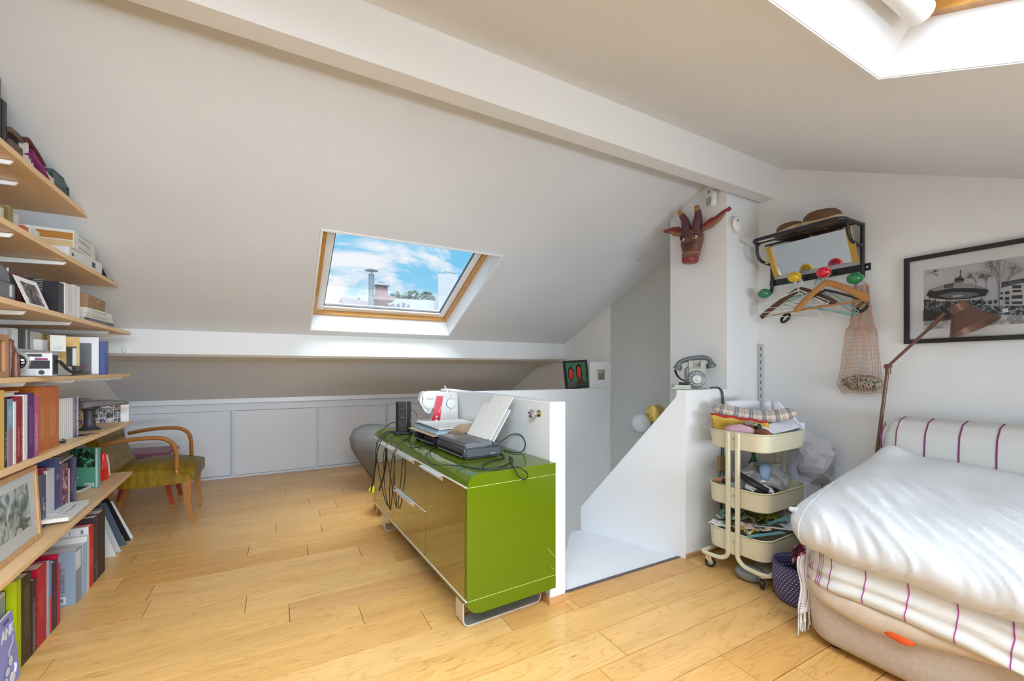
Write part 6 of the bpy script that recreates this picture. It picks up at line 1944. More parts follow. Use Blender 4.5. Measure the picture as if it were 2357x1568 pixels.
DKW = wood('dark_hanger', (.115, .05, .026), (.075, .03, .016), .35)
LTW = wood('light_hanger', (.50, .24, .075), (.42, .18, .05), .35)
wood_hanger('dark brown wooden hanger under the yellow ball hook', DKW, at(1840, 668, 'x', 2.905), at(1752, 731, 'x', 2.905), at(1923, 699, 'x', 2.905), .017, wood('bar_tan', (.50, .32, .17), (.42, .26, .13), .4))
lt = wood_hanger('light wooden hanger with a black inner bar under the red ball hook', LTW, at(1901, 652, 'x', 2.875), at(1832, 716, 'x', 2.875), at(1998, 689, 'x', 2.875), .019)
bm = B()
n_ = at(1901, 668, 'x', 2.878)
for e in (at(1860, 690, 'x', 2.878), at(1985, 691, 'x', 2.878)):
    tube(bm, smoothp([n_, n_.lerp(e, .3) + W(0, 0, .004), n_.lerp(e, .7) + W(0, 0, .003), e], 4), .005, n=6, flat=.008)
ob('black_grip', bm, BLACK, lt, world=True, smooth=60)
WIRE = mat('white_wire', (.76, .76, .74), .35)
def wire_hanger(label, x, neck, l, r, m=WIRE, rad=.0024, drop=.0, grp='white wire hangers'):
    t = thing('wire_hanger', label, 'hanger', at(*neck, 'x', x), 0, grp)
    n_, l_, r_ = at(*neck, 'x', x), at(*l, 'x', x), at(*r, 'x', x)
    pts = [n_, n_.lerp(l_, .5) + W(0, 0, .004), l_ + W(0, -.012, .008), l_, l_ + W(.0, -.012, -.010)] + [l_.lerp(r_, u) + W(0, 0, -.014) for u in (.2, .5, .8)] + [r_ + W(0, .012, -.010), r_, r_ + W(0, .012, .008), n_.lerp(r_, .5) + W(0, 0, .004), n_ + W(0, -.002, .002)]
    ob('loop', tube(B(), smoothp(pts, 4), rad, n=6), m, t, world=True, smooth=60)
    ob('hook', tube(B(), smoothp(hook_pts(n_ + W(0, 0, .02), .02, .034), 4), rad, n=6), m, t, world=True, smooth=60)
for i, (x, nk, l, r, lab) in enumerate(((2.888, (1839, 668), (1748, 706), (1908, 694), 'white wire hanger nearest the room on the yellow hook'), (2.893, (1837, 667), (1746, 716), (1904, 702), 'white wire hanger just behind the nearest one on the yellow hook'),
                                   (2.90, (1836, 670), (1750, 722), (1895, 728), 'lowest hanging white wire hanger on the yellow hook'), (2.912, (1836, 664), (1751, 700), (1897, 682), 'highest white wire hanger on the yellow hook, against the wall side'))):
    wire_hanger(lab, x, nk, l, r)
TQ = mat('turquoise_plastic', (.22, .52, .49), .3)
for i, (x, nk, l, r, lab) in enumerate(((2.925, (1890, 662), (1806, 700), (1976, 716), 'turquoise plastic hanger with curled ends under the red ball hook'), (2.94, (1884, 668), (1812, 690), (1968, 722), 'turquoise plastic hanger nearest the wall under the red ball hook'))):
    wire_hanger(lab, x, nk, l, r, TQ, .0035, grp='turquoise hangers')
# string bag
nb = thing('string_bag', 'salmon net string bag with newspapers hanging from the right green hook', 'bag', at(1984, 760, 'x', 2.965))
NETM = mat('net_salmon', (.56, .33, .22), .75)
def netface(x0, bulge, nu=17, nv=34):
    """grid of cords from the handles down to the bag's bottom"""
    prof_ = [(655, 1966, 2000), (700, 1962, 2004), (752, 1956, 2012), (760, 1947, 2018), (800, 1943, 2022), (850, 1935, 2028), (885, 1927, 2033), (905, 1940, 2036)]
    def edge(v):
        p_ = v * (len(prof_) - 1); i = min(int(p_), len(prof_) - 2); f = p_ - i
        return [prof_[i][k] * (1 - f) + prof_[i + 1][k] * f for k in range(3)]
    def P(u, v):
        py, a, b_ = edge(v)
        pt = at(a + (b_ - a) * u, py, 'x', x0)
        return pt + W(-bulge * math.sin(PI * u) * (.25 + v) + .003 * math.sin(17 * u + 9 * v), 0, .004 * math.sin(11 * u + 5 * v))
    bm = B()
    for i in range(nu + 1):
        tube(bm, [P(i / nu, j / nv) for j in range(nv + 1)], .0011 if i % nu else .0022, n=4)
    for j in range(11, nv + 1):
        tube(bm, [P(i / 10, j / nv + .006 * math.sin(i * 2.1)) for i in range(11)], .0009, n=4)
    for j in range(1, 11):
        tube(bm, [P(i / 6, j / nv + .02 * (i % 2)) for i in range(7)], .0009, n=4)
    return bm
o_ = ob('net_front', netface(2.955, .035), NETM, nb, world=True); o_['kind'] = 'stuff'
o_ = ob('net_back', netface(2.985, -.012), NETM, nb, world=True); o_['kind'] = 'stuff'
bm = B()
for (a, b_) in (((1957, 752), (1947, 758)), ((2010, 756), (2019, 762))):
    tube(bm, [at(*a, 'x', 2.955), at(*b_, 'x', 2.955)], .003, n=5)
tube(bm, smoothp([at(1967, 655, 'x', 2.93), at(1975, 648, 'x', 2.92), at(1990, 650, 'x', 2.94), at(2002, 662, 'x', 2.955)], 4), .003, n=6)
ob('handle_cord', bm, NETM, nb, world=True)['kind'] = 'stuff'
pb = at(1985, 882, 'x', 2.96)
bm = B(); ell(bm, pb, .04, .098, .048, u=24, v=14)
for v in bm.verts:
    v.co += Vector((noise.noise(v.co * 38) * .012, noise.noise(v.co * 30 + Vector((3, 1, 2))) * .012, noise.noise(v.co * 34 + Vector((1, 7, 2))) * .014))
ob('newspaper', bm, picture('newsprint', [(.38, hx('2e2c28')), (.48, hx('8d8678')), (.6, hx('b5ad9a')), (.7, hx('5a554c'))], 60, 3, .8), nb, world=True, smooth=20)

# ---------------------------------------------------------------- slotted shelf rail in the corner
rl = thing('slotted_rail', 'white slotted shelf rail screwed in the corner right of the column', 'rail', (XW, 1.795, .92))
bm = B(); box(bm, -.012, -.0005, -.014, .014, 0, .46)
ob('rail', bm, mat('rail_grey', (.58, .60, .60), .35, metal=.3), rl)
for i in range(9):
    ob('slot', box(B(), -.0126, -.0118, -.004, .004, .03 + i * .048, .055 + i * .048), cm('6a6d6e', .6), rl)

# ---------------------------------------------------------------- big framed photograph on the right wall
pf_ = thing('framed_photograph', 'large black framed photograph of a bandstand with a white mount on the right wall', 'picture', (XW, .665, 1.34))
Y0, Y1, ZB, ZTp = .33, 1.0, 1.338, 1.806
fb = .0225
for (a, b_, c, d_) in ((Y0, Y0 + fb, ZB, ZTp), (Y1 - fb, Y1, ZB, ZTp), (Y0 + fb, Y1 - fb, ZB, ZB + fb), (Y0 + fb, Y1 - fb, ZTp - fb, ZTp)):
    ob('frame_bar', box(B(), XW - .026, XW - .001, a, b_, c, d_, bev=.001), mat('black_frame', (.012, .011, .012), .35), pf_, world=True)
ob('mount', box(B(), XW - .012, XW - .008, Y0 + fb, Y1 - fb, ZB + fb, ZTp - fb), cm('d6d6d6', .6), pf_, world=True)
XP = XW - .012
PY0, PY1, PZ0, PZ1 = Y0 + .08, .921, 1.411, 1.724
def pt(cx, cy):
    q = at(2060 + cx / 6.03, 540 + cy / 6.03, 'x', XP)
    return (min(max(q.y, PY0 + .0005), PY1 - .0005), min(max(q.z, PZ0 + .0005), PZ1 - .0005))
layer = [0]
def lay(poly, m, nm, px=True):
    layer[0] += 1
    pts = [pt(*p) for p in poly] if px else poly
    return ob(nm, prism(B(), pts, XP - .00022 * layer[0] - .0004, XP - .00022 * (layer[0] - 1), 'x'), m, pf_, world=True)
def grey(v, r=.5): return cm('%02x%02x%02x' % (v, v, v), r)
lay([(PY0, PZ0), (PY1, PZ0), (PY1, PZ1), (PY0, PZ1)], picture('print_sky', [(.35, hx('a9a9ab')), (.65, hx('bdbdbf'))], 4, 2), 'print', False)
lay([(390, 1190), (700, 1190), (1200, 1110), (2100, 1080), (2100, 1330), (390, 1330)], picture('print_ground', [(.4, hx('8a8a8c')), (.52, hx('b9b9bb')), (.64, hx('c9c9cb'))], 30, 3), 'ground')
lay([(390, 900), (640, 930), (1230, 900), (1500, 870), (2100, 860), (2100, 1120), (1200, 1110), (700, 1200), (390, 1200)], picture('print_hedge', [(.40, hx('1c1c1d')), (.52, hx('4d4d4f')), (.63, hx('a5a5a7'))], 70, 4), 'shrubs')
lay([(1240, 800), (1480, 760), (1620, 640), (2100, 540), (2100, 980), (1500, 990), (1240, 985)], grey(0xb0), 'building')
lay([(1480, 660), (1620, 640), (2100, 540), (2100, 600), (1640, 700), (1480, 740)], picture('print_roof', [(.4, hx('2a2a2b')), (.6, hx('58585a'))], 40), 'roof')
for (a, b_, c, d_) in ((1530, 785, 1590, 830), (1630, 700, 1755, 745), (1632, 765, 1755, 800), (1620, 840, 1770, 890), (1625, 925, 1770, 965), (1800, 680, 1930, 725), (1800, 745, 1930, 790), (1810, 830, 1960, 880), (1820, 915, 1960, 960), (1530, 865, 1590, 910), (1535, 925, 1590, 965), (1465, 800, 1500, 830), (1462, 865, 1500, 900), (1380, 905, 1420, 955), (1230, 925, 1265, 970), (1300, 915, 1350, 965)):
    s_ = (b_ - 700) * 0
    lay([(a, b_ + 6), (c, b_), (c, d_), (a, d_ + 4)], grey(0x3a), 'window_pane')
# bare trees
def branch(bm, p, ang, ln, w, depth, rnd):
    q = (p[0] + ln * math.cos(ang), p[1] - ln * math.sin(ang))
    a, b_ = pt(*p), pt(*q)
    if PY0 < a[0] < PY1 and PZ0 < a[1] < PZ1:
        tube(bm, [W(XP - .006, a[0], a[1]), W(XP - .006, b_[0], b_[1])], [w, w * .7], n=4, flat=.0004)
    if depth:
        for k in range(3 if depth > 2 else 2):
            branch(bm, q, ang + rnd.uniform(-.75, .75), ln * rnd.uniform(.55, .8), w * .62, depth - 1, rnd)
rnd = random.Random(11)
for (p, ln, w, nm, g_) in (((1450, 1030), 260, .0022, 'bare_tree', 0x6a), ((1130, 760), 90, .0012, 'bare_tree', 0x4d), ((400, 620), 90, .0008, 'bare_branches', 0x4a), ((1270, 760), 80, .0010, 'bare_tree', 0x45)):
    bm = B(); branch(bm, p, PI / 2 if p[0] > 500 else .9, ln, w, 5, rnd)
    ob(nm, bm, grey(g_), pf_, world=True)
# the bandstand
lay([(440, 845), (480, 775), (650, 715), (830, 675), (1060, 680), (1190, 725), (1310, 775), (1260, 850), (1000, 895), (720, 905), (500, 880)], grey(0x26), 'bandstand_roof')
lay([(500, 775), (690, 700), (830, 672), (1060, 680), (1190, 722), (1290, 765), (1110, 745), (790, 745), (560, 790)], grey(0x8d), 'roof_light')
lay([(690, 700), (830, 672), (810, 738), (680, 750)], grey(0x4c), 'roof_facet')
lay([(600, 850), (800, 800), (1080, 800), (1200, 830), (1000, 880), (740, 890)], grey(0x66), 'ceiling_panel')
lay([(790, 850), (880, 838), (965, 842), (900, 868), (820, 872)], grey(0xa5), 'ceiling_light')
lay([(830, 640), (850, 600), (950, 600), (972, 630), (955, 662), (835, 668)], grey(0x55), 'lantern')
lay([(826, 632), (900, 596), (972, 622), (960, 634), (840, 642)], grey(0x22), 'lantern_cap')
lay([(890, 598), (912, 560), (905, 520), (918, 485), (924, 520), (920, 560), (930, 596)], grey(0x30), 'finial')
for (a, b_, w_) in ((480, 1050, 12), (560, 1050, 13), (725, 1060, 7), (775, 1000, 6), (1068, 1010, 8), (1040, 1000, 5), (1205, 1040, 11), (865, 960, 5)):
    lay([(a, 870), (a + w_, 868), (a + w_ - 8, b_), (a - 8, b_)], grey(0x30 if a != 1068 else 0x9a), 'bandstand_post')
lay([(390, 1060), (700, 1060), (800, 1020), (800, 1160), (390, 1200)], grey(0x2c), 'plinth')
lay([(1496, 1030), (1580, 1026), (1580, 1080), (1496, 1084)], grey(0xd0), 'notice_board')
ob('pane', box(B(), XW - .022, XW - .0205, Y0 + fb, Y1 - fb, ZB + fb, ZTp - fb), thin_glass('picture_glass', (.98, .98, .98), .03), pf_, world=True)

# ---------------------------------------------------------------- floor lamp
COP = mat('copper_brown', (.20, .112, .082), .36, metal=.55)
lp = thing('floor_lamp', 'brown metal floor lamp with a jointed arm and cone shade behind the daybed', 'floor lamp', (2.86, 1.125, 0))
bm = B(); lathe(bm, [(.11, 0), (.115, .006), (.11, .014), (.02, .03), (.012, .05)], None, n=32); ob('base', bm, COP, lp, smooth=40)
J = at(2044, 846, 'x', 2.85)
A_ = at(2176, 721, 'x', 2.85)
ob('pole', tube(B(), [W(2.86, 1.125, .03), W(2.855, 1.06, .775), J], [.0085, .0085, .0085], n=12), COP, lp, world=True, smooth=60)
bm = B(); cyl(bm, J + W(0, 0, -.035), J + W(0, 0, .004), .0125, n=14); cyl(bm, J + W(-.018, 0, .006), J + W(.018, 0, .006), .013, n=14); cyl(bm, J + W(-.026, 0, .006), J + W(-.018, 0, .006), .007, n=10)
ob('joint', bm, COP, lp, world=True, smooth=40)
ob('arm', tube(B(), [J + W(0, 0, .006), J.lerp(A_, .72), J.lerp(A_, .73), A_], [.0075, .0075, .0105, .0105], n=12), COP, lp, world=True, smooth=60)
C0, C1, C2 = at(2205, 706, 'x', 2.85), at(2222, 722, 'x', 2.85), at(2246, 757, 'x', 2.85)
axis = (C2 - C0).normalized()
M = Matrix.Translation(C0) @ axis.to_track_quat('Z', 'Y').to_matrix().to_4x4()
e1 = (at(2305, 731, 'x', 2.85) - at(2185, 776, 'x', 2.85)).length / 2
prof_ = [(.002, -.012), (.034, -.012), (.038, -.006), (.039, .030), (.043, .036), (e1 * .98, .115), (e1, .118), (e1 * .985, .1195), (.041, .040), (.036, .034), (.034, -.004), (.002, -.004)]
n0 = B()
rings_ = [[M @ Vector((max(r, .001) * math.cos(2 * PI * k / 36), max(r, .001) * math.sin(2 * PI * k / 36), z)) for k in range(36)] for r, z in prof_]
ob('shade', loft(n0, rings_), COP, lp, world=True, smooth=30)
bm = B(); ell(bm, M @ Vector((0, 0, .06)), .026, u=16, v=12); ob('bulb', bm, cm('e9e6da', .3), lp, world=True, smooth=180)

# ================================================================ daybed
DB = thing('daybed', 'beige upholstered daybed along the right wall under white bedding', 'daybed', (2.52, -.1, 0))
BEI = mat('beige_linen', (.60, .52, .44), .8, var=.08, vscale=60, bump=.25, bscale=500)
bx0, by1 = 2.035, 1.03
poly = [(2.95, -1.35), (2.95, by1)] + [(bx0 + .10 + .10 * math.cos(math.radians(a)), by1 - .10 + .10 * math.sin(math.radians(a))) for a in (90, 108, 126, 144, 162, 180)] + [(bx0, -1.35)]
bm = B()
base_rings = []
for z, s_ in ((.035, .018), (.06, .004), (.12, 0), (.22, -.006), (.30, -.004), (.36, .010), (.385, .03)):
    cxm, cym = 2.5, -.2
    base_rings.append([W(x + (s_ if x < 2.4 else 0), y - (s_ if y > 0 else 0), z) for x, y in poly])
ob('base', loft(bm, base_rings), BEI, DB, world=True, smooth=60)
for (x, y) in ((2.12, .93), (2.88, .93), (2.12, -1.25), (2.88, -1.25)):
    ob('foot', cyl(B(), (x, y, 0), (x, y, .036), .022, n=12), BLACK, DB, world=True)
# loose cover gathered along the front, sagging over the base
def fold(u, v):
    y = 1.035 - 2.2 * u
    a = v * PI
    sag = .035 * math.exp(-((u - .13) / .10) ** 2) + .012 * math.sin(14 * u) + .01 * noise.noise(Vector((u * 9, 0, 0)))
    r = .040 + .012 * math.sin(9 * u + 1) + .012 * math.exp(-((u - .15) / .08) ** 2)
    x = 2.030 - r * math.sin(a) * .75
    z = .285 - sag * .8 + r * math.cos(a) * (1 + .2 * noise.noise(Vector((u * 20, v * 2, 3))))
    c_ = max(0, (.06 - u) / .06)
    x += .09 * c_ * c_
    return W(x + .006 * noise.noise(Vector((u * 24, v * 3, 1))), y, z)
ob('loose_cover', sheet(B(), fold, 90, 10), mat('beige_cover', (.66, .56, .45), .8, var=.05, vscale=30, bump=.1, bscale=200), DB, world=True, smooth=180, solid=.004)
# back cushion with a striped cover
OFFW = mat('striped_ground', (.66, .655, .63), .85, bump=.15, bscale=400)
PUR = mat('purple_stripe', (.22, .045, .15), .75)
def backprof(a, off=0.0):
    """rounded bolster section, a in 0..1 from the front foot over the top to the wall"""
    P_ = [(2.735, .40), (2.730, .60), (2.733, .80), (2.745, .885), (2.785, .938), (2.85, .955), (2.91, .938), (2.945, .88), (2.95, .60), (2.95, .40)]
    s_ = a * (len(P_) - 1); i = min(int(s_), len(P_) - 2); f = s_ - i
    x, z = P_[i][0] * (1 - f) + P_[i + 1][0] * f, P_[i][1] * (1 - f) + P_[i + 1][1] * f
    d = Vector((x - 2.845, z - .70)); d.normalize()
    return x + d.x * off, z + d.y * off
rings_ = []
for (y, s_) in ((1.005, .55), (.998, .80), (.985, .93), (.965, .985), (.93, 1.0), (.5, 1.0), (0, 1.0), (-1.3, 1.0)):
    r_ = []
    for k in range(37):
        x, z = backprof(k / 36)
        r_.append(W(2.845 + (x - 2.845) * s_, y, .66 + (z - .66) * (s_ if z > .66 else 1)))
    rings_.append(r_)
ob('back_cushion', loft(B(), rings_), OFFW, DB, world=True, smooth=50)
for i, y in enumerate((.938, .829, .711, .594, .47, .35, .22)):
    bm = B()
    def sfn(u, v, y=y):
        x, z = backprof(.02 + .8 * u, .0016)
        return W(x, y + .004 * (v - .5) * (1.6 if i else 1) + .004 * math.sin(4 * u), z)
    ob('stripe', sheet(bm, sfn, 44, 1), PUR, DB, world=True, solid=.0012)
for k, (dx, dz) in enumerate(((0, 0), (.008, .004), (.016, .008))):
    bm = B(); tube(bm, smoothp([W(2.78 + dx, .99 + .01, .93 - dz * 2), W(2.752 + dx, 1.006, .88), W(2.748 + dx, 1.009, .81), W(2.762 + dx, 1.006, .76)], 5), .0016, n=5); ob('stripe', bm, PUR, DB, world=True)

# ---- striped throw under the duvet
TH_ = thing('striped_throw', 'creased white fouta throw with thin purple stripes under the duvet', 'throw', (2.05, 0, .30))
THM = mat('throw_white', (.72, .71, .68), .85, bump=.3, bscale=120, stretch=(1, .25, 2.5))
def throw(u, v):
    """u along the bed from its left end, v from the top edge down"""
    y = 1.055 - 2.0 * u
    low = .262 + .022 * math.sin(3.2 * u + .4) + .012 * math.sin(13 * u)
    if u < .045:
        low -= .0
    z = .475 + (low - .475) * v
    x = 1.992 + .018 * math.cos(v * 2.4) + .006 * math.sin(24 * v + 3 * math.sin(9 * u)) * v + .005 * noise.noise(Vector((u * 16, v * 7, 0)))
    c_ = max(0, (.10 - u) / .10)
    x += .13 * c_ * c_
    return W(x, y, z)
ob('cloth', sheet(B(), throw, 110, 26), THM, TH_, world=True, smooth=180, solid=.003)
TPU = mat('throw_stripe', (.36, .05, .28), .8)
for y in (1.010, 1.000, .990, .958, .948, .938, .90, .781, .653, .525, .401, .27):
    u = (1.055 - y) / 2.0
    w_ = .0022 if y > .93 else .0034
    def sfn(a, b_, u=u, w_=w_):
        q = throw(u + w_ * (b_ - .5) / 2.0, a * .985)
        return q + W(-.003, .0025 * math.sin(a * 9), 0)
    ob('stripe', sheet(B(), sfn, 20, 1), TPU, TH_, world=True, solid=.0012)
# hanging corner with knotted fringe
def corner(u, v):
    y = 1.012 + .026 * u * (1 - .1 * v)
    x = 2.062 + .045 * (1 - u) + .007 * math.sin(9 * v + 4 * u) + .006 * math.sin(16 * u)
    z = .385 - (.385 - .120) * v - .02 * u
    return W(x - .03, y + .005 * math.sin(8 * v), z)
ob('hanging_corner', sheet(B(), corner, 14, 26), THM, TH_, world=True, smooth=180, solid=.003)
for v0 in (.80, .84, .88):
    def sfn(a, b_, v0=v0):
        return corner(a, v0 + .014 * b_) + W(-.003, 0, 0)
    ob('stripe', sheet(B(), sfn, 12, 1), TPU, TH_, world=True, solid=.001)
for u0 in (.3, .55, .8):
    def sfn(a, b_, u0=u0):
        return corner(u0 + .04 * b_ + .03 * math.sin(a * 12), a * .8) + W(-.003, 0, 0)
    ob('stripe', sheet(B(), sfn, 20, 1), TPU, TH_, world=True, solid=.001)
rf = random.Random(2)
for i in range(9):
    p0 = corner(i / 8, 1.0)
    ln = rf.uniform(.055, .095)
    sw_ = rf.uniform(-.01, .01)
    bm = B(); tube(bm, [p0, p0 + W(sw_ * .3, sw_ * .4, -ln * .5), p0 + W(sw_ * .5, sw_, -ln * .95)], .0022, n=5); ell(bm, p0 + W(sw_ * .2, sw_ * .3, -ln * .42), .004, u=8, v=6)
    ob('tassel', bm, THM, TH_, world=True, smooth=60)
for i in range(6):
    p0 = W(2.085 + .01 * i, 1.038, .27)
    bm = B(); tube(bm, [p0, p0 + W(0, .008, -.06), p0 + W(.004, .006, -.125 - .01 * (i % 3))], .002, n=5); ob('tassel', bm, THM, TH_, world=True, smooth=60)

# ---- orange thing peeping out of the folds
bm = B(); ell(bm, (2.008, .695, .222), .018, .062, .03, Matrix.Rotation(.25, 3, 'X'), u=20, v=12)
ob('orange_cushion', bm, mat('orange_red', (.80, .12, .03), .5), None, 'orange red fabric peeping out under the beige loose cover of the daybed', 'cushion', smooth=180)
bm = B(); ell(bm, (2.10, 1.035, .30), .02, .015, .035, u=14, v=10)
ob('orange_cloth', bm, mat('orange_soft', (.80, .30, .12), .7), None, 'small orange cloth edge at the left corner of the daybed', 'cloth', smooth=180)

# ---- white duvet
DV = thing('duvet', 'rumpled white duvet heaped along the daybed', 'duvet', (2.35, 0, .42))
PR = [(2.16, .415), (2.05, .405), (1.985, .425), (1.955, .475), (1.965, .535), (2.03, .595), (2.14, .645), (2.28, .690), (2.42, .728), (2.55, .760), (2.64, .782), (2.70, .785), (2.722, .765), (2.715, .70), (2.60, .50), (2.36, .42)]
PRS = smoothp([W(x, 0, z) for x, z in PR], 11, closed=True)
NP_ = len(PRS)
YD0, YD1 = 1.09, -1.30
def endscale(d):
    """rounding of the left end; d = distance from it"""
    t_ = min(1, d / .16)
    return math.sqrt(max(0.0, 1 - (1 - t_) ** 2))
def duv(k, y):
    b_ = PRS[k % NP_]
    s_ = endscale(YD0 - y)
    far = max(0, min(1, (.9 - y) / 1.3))
    cx, cz = 2.16, .545
    x, z = b_.x, b_.z
    # the heap slopes down away from the camera's left end
    if z > .5:
        z -= .075 * far * ((z - .5) / .28)
    if x < 2.1:
        z -= .02 * far
    yy = y
    # the left end runs obliquely: the top rear corner stands back
    yy -= .03 * max(0, (x - 2.05) / .65) * (1 - min(1, (YD0 - y) / .6))
    x = cx + (x - cx) * (.30 + .70 * s_)
    z = cz + (z - cz) * (.12 + .88 * s_)
    p = W(x, yy, z)
    top_ = max(0, min(1, (z - .44) / .10))
    front_ = max(0, min(1, (2.62 - x) / .3))
    # long slanted folds running down to the right towards the front edge
    ph = (x - 2.0) * .80 - y * .60
    al = (x - 2.0) * .60 + y * .80
    wv = noise.noise(Vector((ph * 9, al * 1.1, 4)))
    w2 = noise.noise(Vector((ph * 22 + .8 * wv, al * 1.7, 9)))
    w3 = noise.noise(Vector((ph * 44 + w2, al * 2.6, 2)))
    w4 = noise.noise(Vector((ph * 80, al * 6, 5)))
    rid = (1 - min(1, abs(w2) * 2.6)) ** 2
    rid3 = (1 - min(1, abs(w3) * 2.4)) ** 2
    low = max(0, min(1, (2.55 - x) / .40))
    seam = max(.12, min(1, (1.02 - y) / .10))
    amp = front_ * (.16 + .84 * low) * (.25 + .75 * s_) * seam
    nrm = W(-.45, .1, .9)
    p += nrm * amp * (.014 * wv + .019 * rid + .010 * rid3 + .004 * w4)
    p += W(0, 0, .010) * noise.noise(Vector((x * 5, y * 5, 1))) * top_
    pk = math.exp(-((y - .99) / .07) ** 2 - ((x - 2.70) / .08) ** 2)
    p += W(0, 0, .045 * pk)
    return p
rings_ = []
ys = [YD0 - .0005, YD0 - .004, YD0 - .012, YD0 - .025, YD0 - .04, YD0 - .06, YD0 - .08, YD0 - .10, YD0 - .12, YD0 - .14] + [YD0 - .16 - .009 * i for i in range(112)] + [-.10 - .05 * i for i in range(24)]
for y in ys:
    rings_.append([duv(k, y) for k in range(NP_)])
DVM = mat('duvet_white', (.70, .71, .73), .85, bump=.10, bscale=160)
ob('cover', loft(B(), rings_), DVM, DV, world=True, smooth=180)
pts = [duv(k, 1.005) + W(-.003, .001, .003) for k in range(int(NP_ * .04), int(NP_ * .46))]
ob('piping', tube(B(), pts, .0034, n=6), cm('d4d6d9', .8), DV, world=True, smooth=180)
c0 = duv(int(NP_ * .29), YD0 - .03)
ob('knotted_corner', tube(B(), smoothp([c0 + W(.01, -.01, 0), c0 + W(-.008, .01, .002), c0 + W(-.018, .016, .008)], 4), [.014] * 4 + [.011] * 3 + [.006] * 2, n=8), DVM, DV, world=True, smooth=180)

# ================================================================ basket, stone and trolley
NAVY = weave('basket_weave', (.58, .52, .60), (.055, .05, .17), 46, 40)
NAVY.node_tree.nodes['Brick Texture'].inputs['Mortar Size'].default_value = .30
def bkw(r, z, a):
    return Vector((r * math.cos(a) * (1 + .03 * math.sin(2 * a)), r * math.sin(a), z))
bt_ = thing('woven_basket', 'navy and white woven basket on the floor beside the daybed', 'basket', (2.375, 1.205, 0))
prof_ = [(.085, .001), (.108, .006), (.122, .05), (.128, .10), (.126, .15), (.122, .185), (.118, .193), (.112, .19), (.112, .15), (.114, .06), (.098, .016), (.01, .014)]
pf2 = []
for (a, b_) in zip(prof_, prof_[1:]):
    for k in range(3):
        pf2.append((a[0] + (b_[0] - a[0]) * k / 3, a[1] + (b_[1] - a[1]) * k / 3))
ob('body', lathe_uv(pf2, 48, bkw), NAVY, bt_, smooth=180)
ob('rim', tube(B(), [bkw(.119, .191, a * PI / 24) for a in range(48)], .007, n=8, closed=True), mat('navy_yarn', (.07, .065, .19), .9, bump=.4, bscale=200), bt_, smooth=180)
bm = B(); ell(bm, (2.42, 1.20, .205), .075, .07, .075, u=24, v=14)
for v in bm.verts:
    v.co += Vector((noise.noise(v.co * 22), noise.noise(v.co * 19 + Vector((4, 1, 0))), noise.noise(v.co * 25 + Vector((1, 3, 5))))) * .016
ob('scarf', bm, picture('scarf_print', [(.40, hx('23122f')), (.50, hx('5a1238')), (.58, hx('b0203c')), (.66, hx('e0d2da'))], 30, 3, .8), None, 'plum and red patterned scarf bundled in the navy basket', 'scarf', smooth=180)
bm = B(); ell(bm, (2.345, 1.452, .044), .058, .080, .044, Matrix.Rotation(.5, 3, 'Z'), u=28, v=16)
ob('pebble', bm, mat('slate_pebble', (.20, .235, .24), .35, var=.15, vscale=14, coat=.25), None, 'large smooth grey green pebble on the floor under the trolley', 'stone', smooth=180)
bm = B(); ell(bm, (2.47, 1.43, .05), .09, .06, .05, u=24, v=14)
ob('second_pebble', bm, mat('tan_pebble', (.36, .29, .23), .5, var=.15, vscale=12), None, 'pale brown stone on the floor behind the grey green pebble', 'stone', smooth=180)

CRM = mat('cream_enamel', (.70, .65, .46), .35)
tl = thing('utility_trolley', 'cream metal utility trolley with three trays on castors', 'trolley', (2.295, 1.333, 0), math.radians(2.5))
TW, TL = .47, .362
def rrect(x0, x1, y0, y1, r, n=5):
    pts = []
    for cx, cy, a0 in ((x1 - r, y1 - r, 0), (x0 + r, y1 - r, 90), (x0 + r, y0 + r, 180), (x1 - r, y0 + r, 270)):
        for i in range(n + 1):
            a = math.radians(a0 + 90 * i / n)
            pts.append((cx + r * math.cos(a), cy + r * math.sin(a)))
    return pts
trays = ((.737, .838), (.408, .517), (.140, .260))
for zb, zt in trays:
    o0 = rrect(.006, TW - .006, .006, TL - .006, .07)
    o1 = rrect(0, TW, 0, TL, .075)
    i1 = rrect(.004, TW - .004, .004, TL - .004, .071)
    i0 = rrect(.010, TW - .010, .010, TL - .010, .066)
    rings_ = [[W(x, y, zb) for x, y in rrect(.014, TW - .014, .014, TL - .014, .062)], [W(x, y, zb + .006) for x, y in o0], [W(x, y, zt) for x, y in o1], [W(x, y, zt) for x, y in i1], [W(x, y, zb + .008) for x, y in i0]]
    t_ = ob('tray', loft(B(), rings_), CRM, tl, smooth=40)
    ob('rim', tube(B(), [W(x, y, zt) for x, y in rrect(0, TW, 0, TL, .075, 6)], .0048, n=8, closed=True), CRM, t_, smooth=60)
    for xs, sgn in ((0, -1), (TW, 1)):
        xa, xb = (xs - .006, xs + .002) if sgn < 0 else (xs - .002, xs + .006)
        pl_ = ob('clamp_plate', box(B(), min(xa, xb), max(xa, xb), TL / 2 - .030, TL / 2 + .030, zb - .004, zt + .002, bev=.002), CRM, t_)
        bm = B(); cyl(bm, (xs + sgn * .006, TL / 2, (zb + zt) / 2 + .012), (xs + sgn * .009, TL / 2, (zb + zt) / 2 + .012), .0065, n=12); ob('bolt', bm, STEEL, t_)
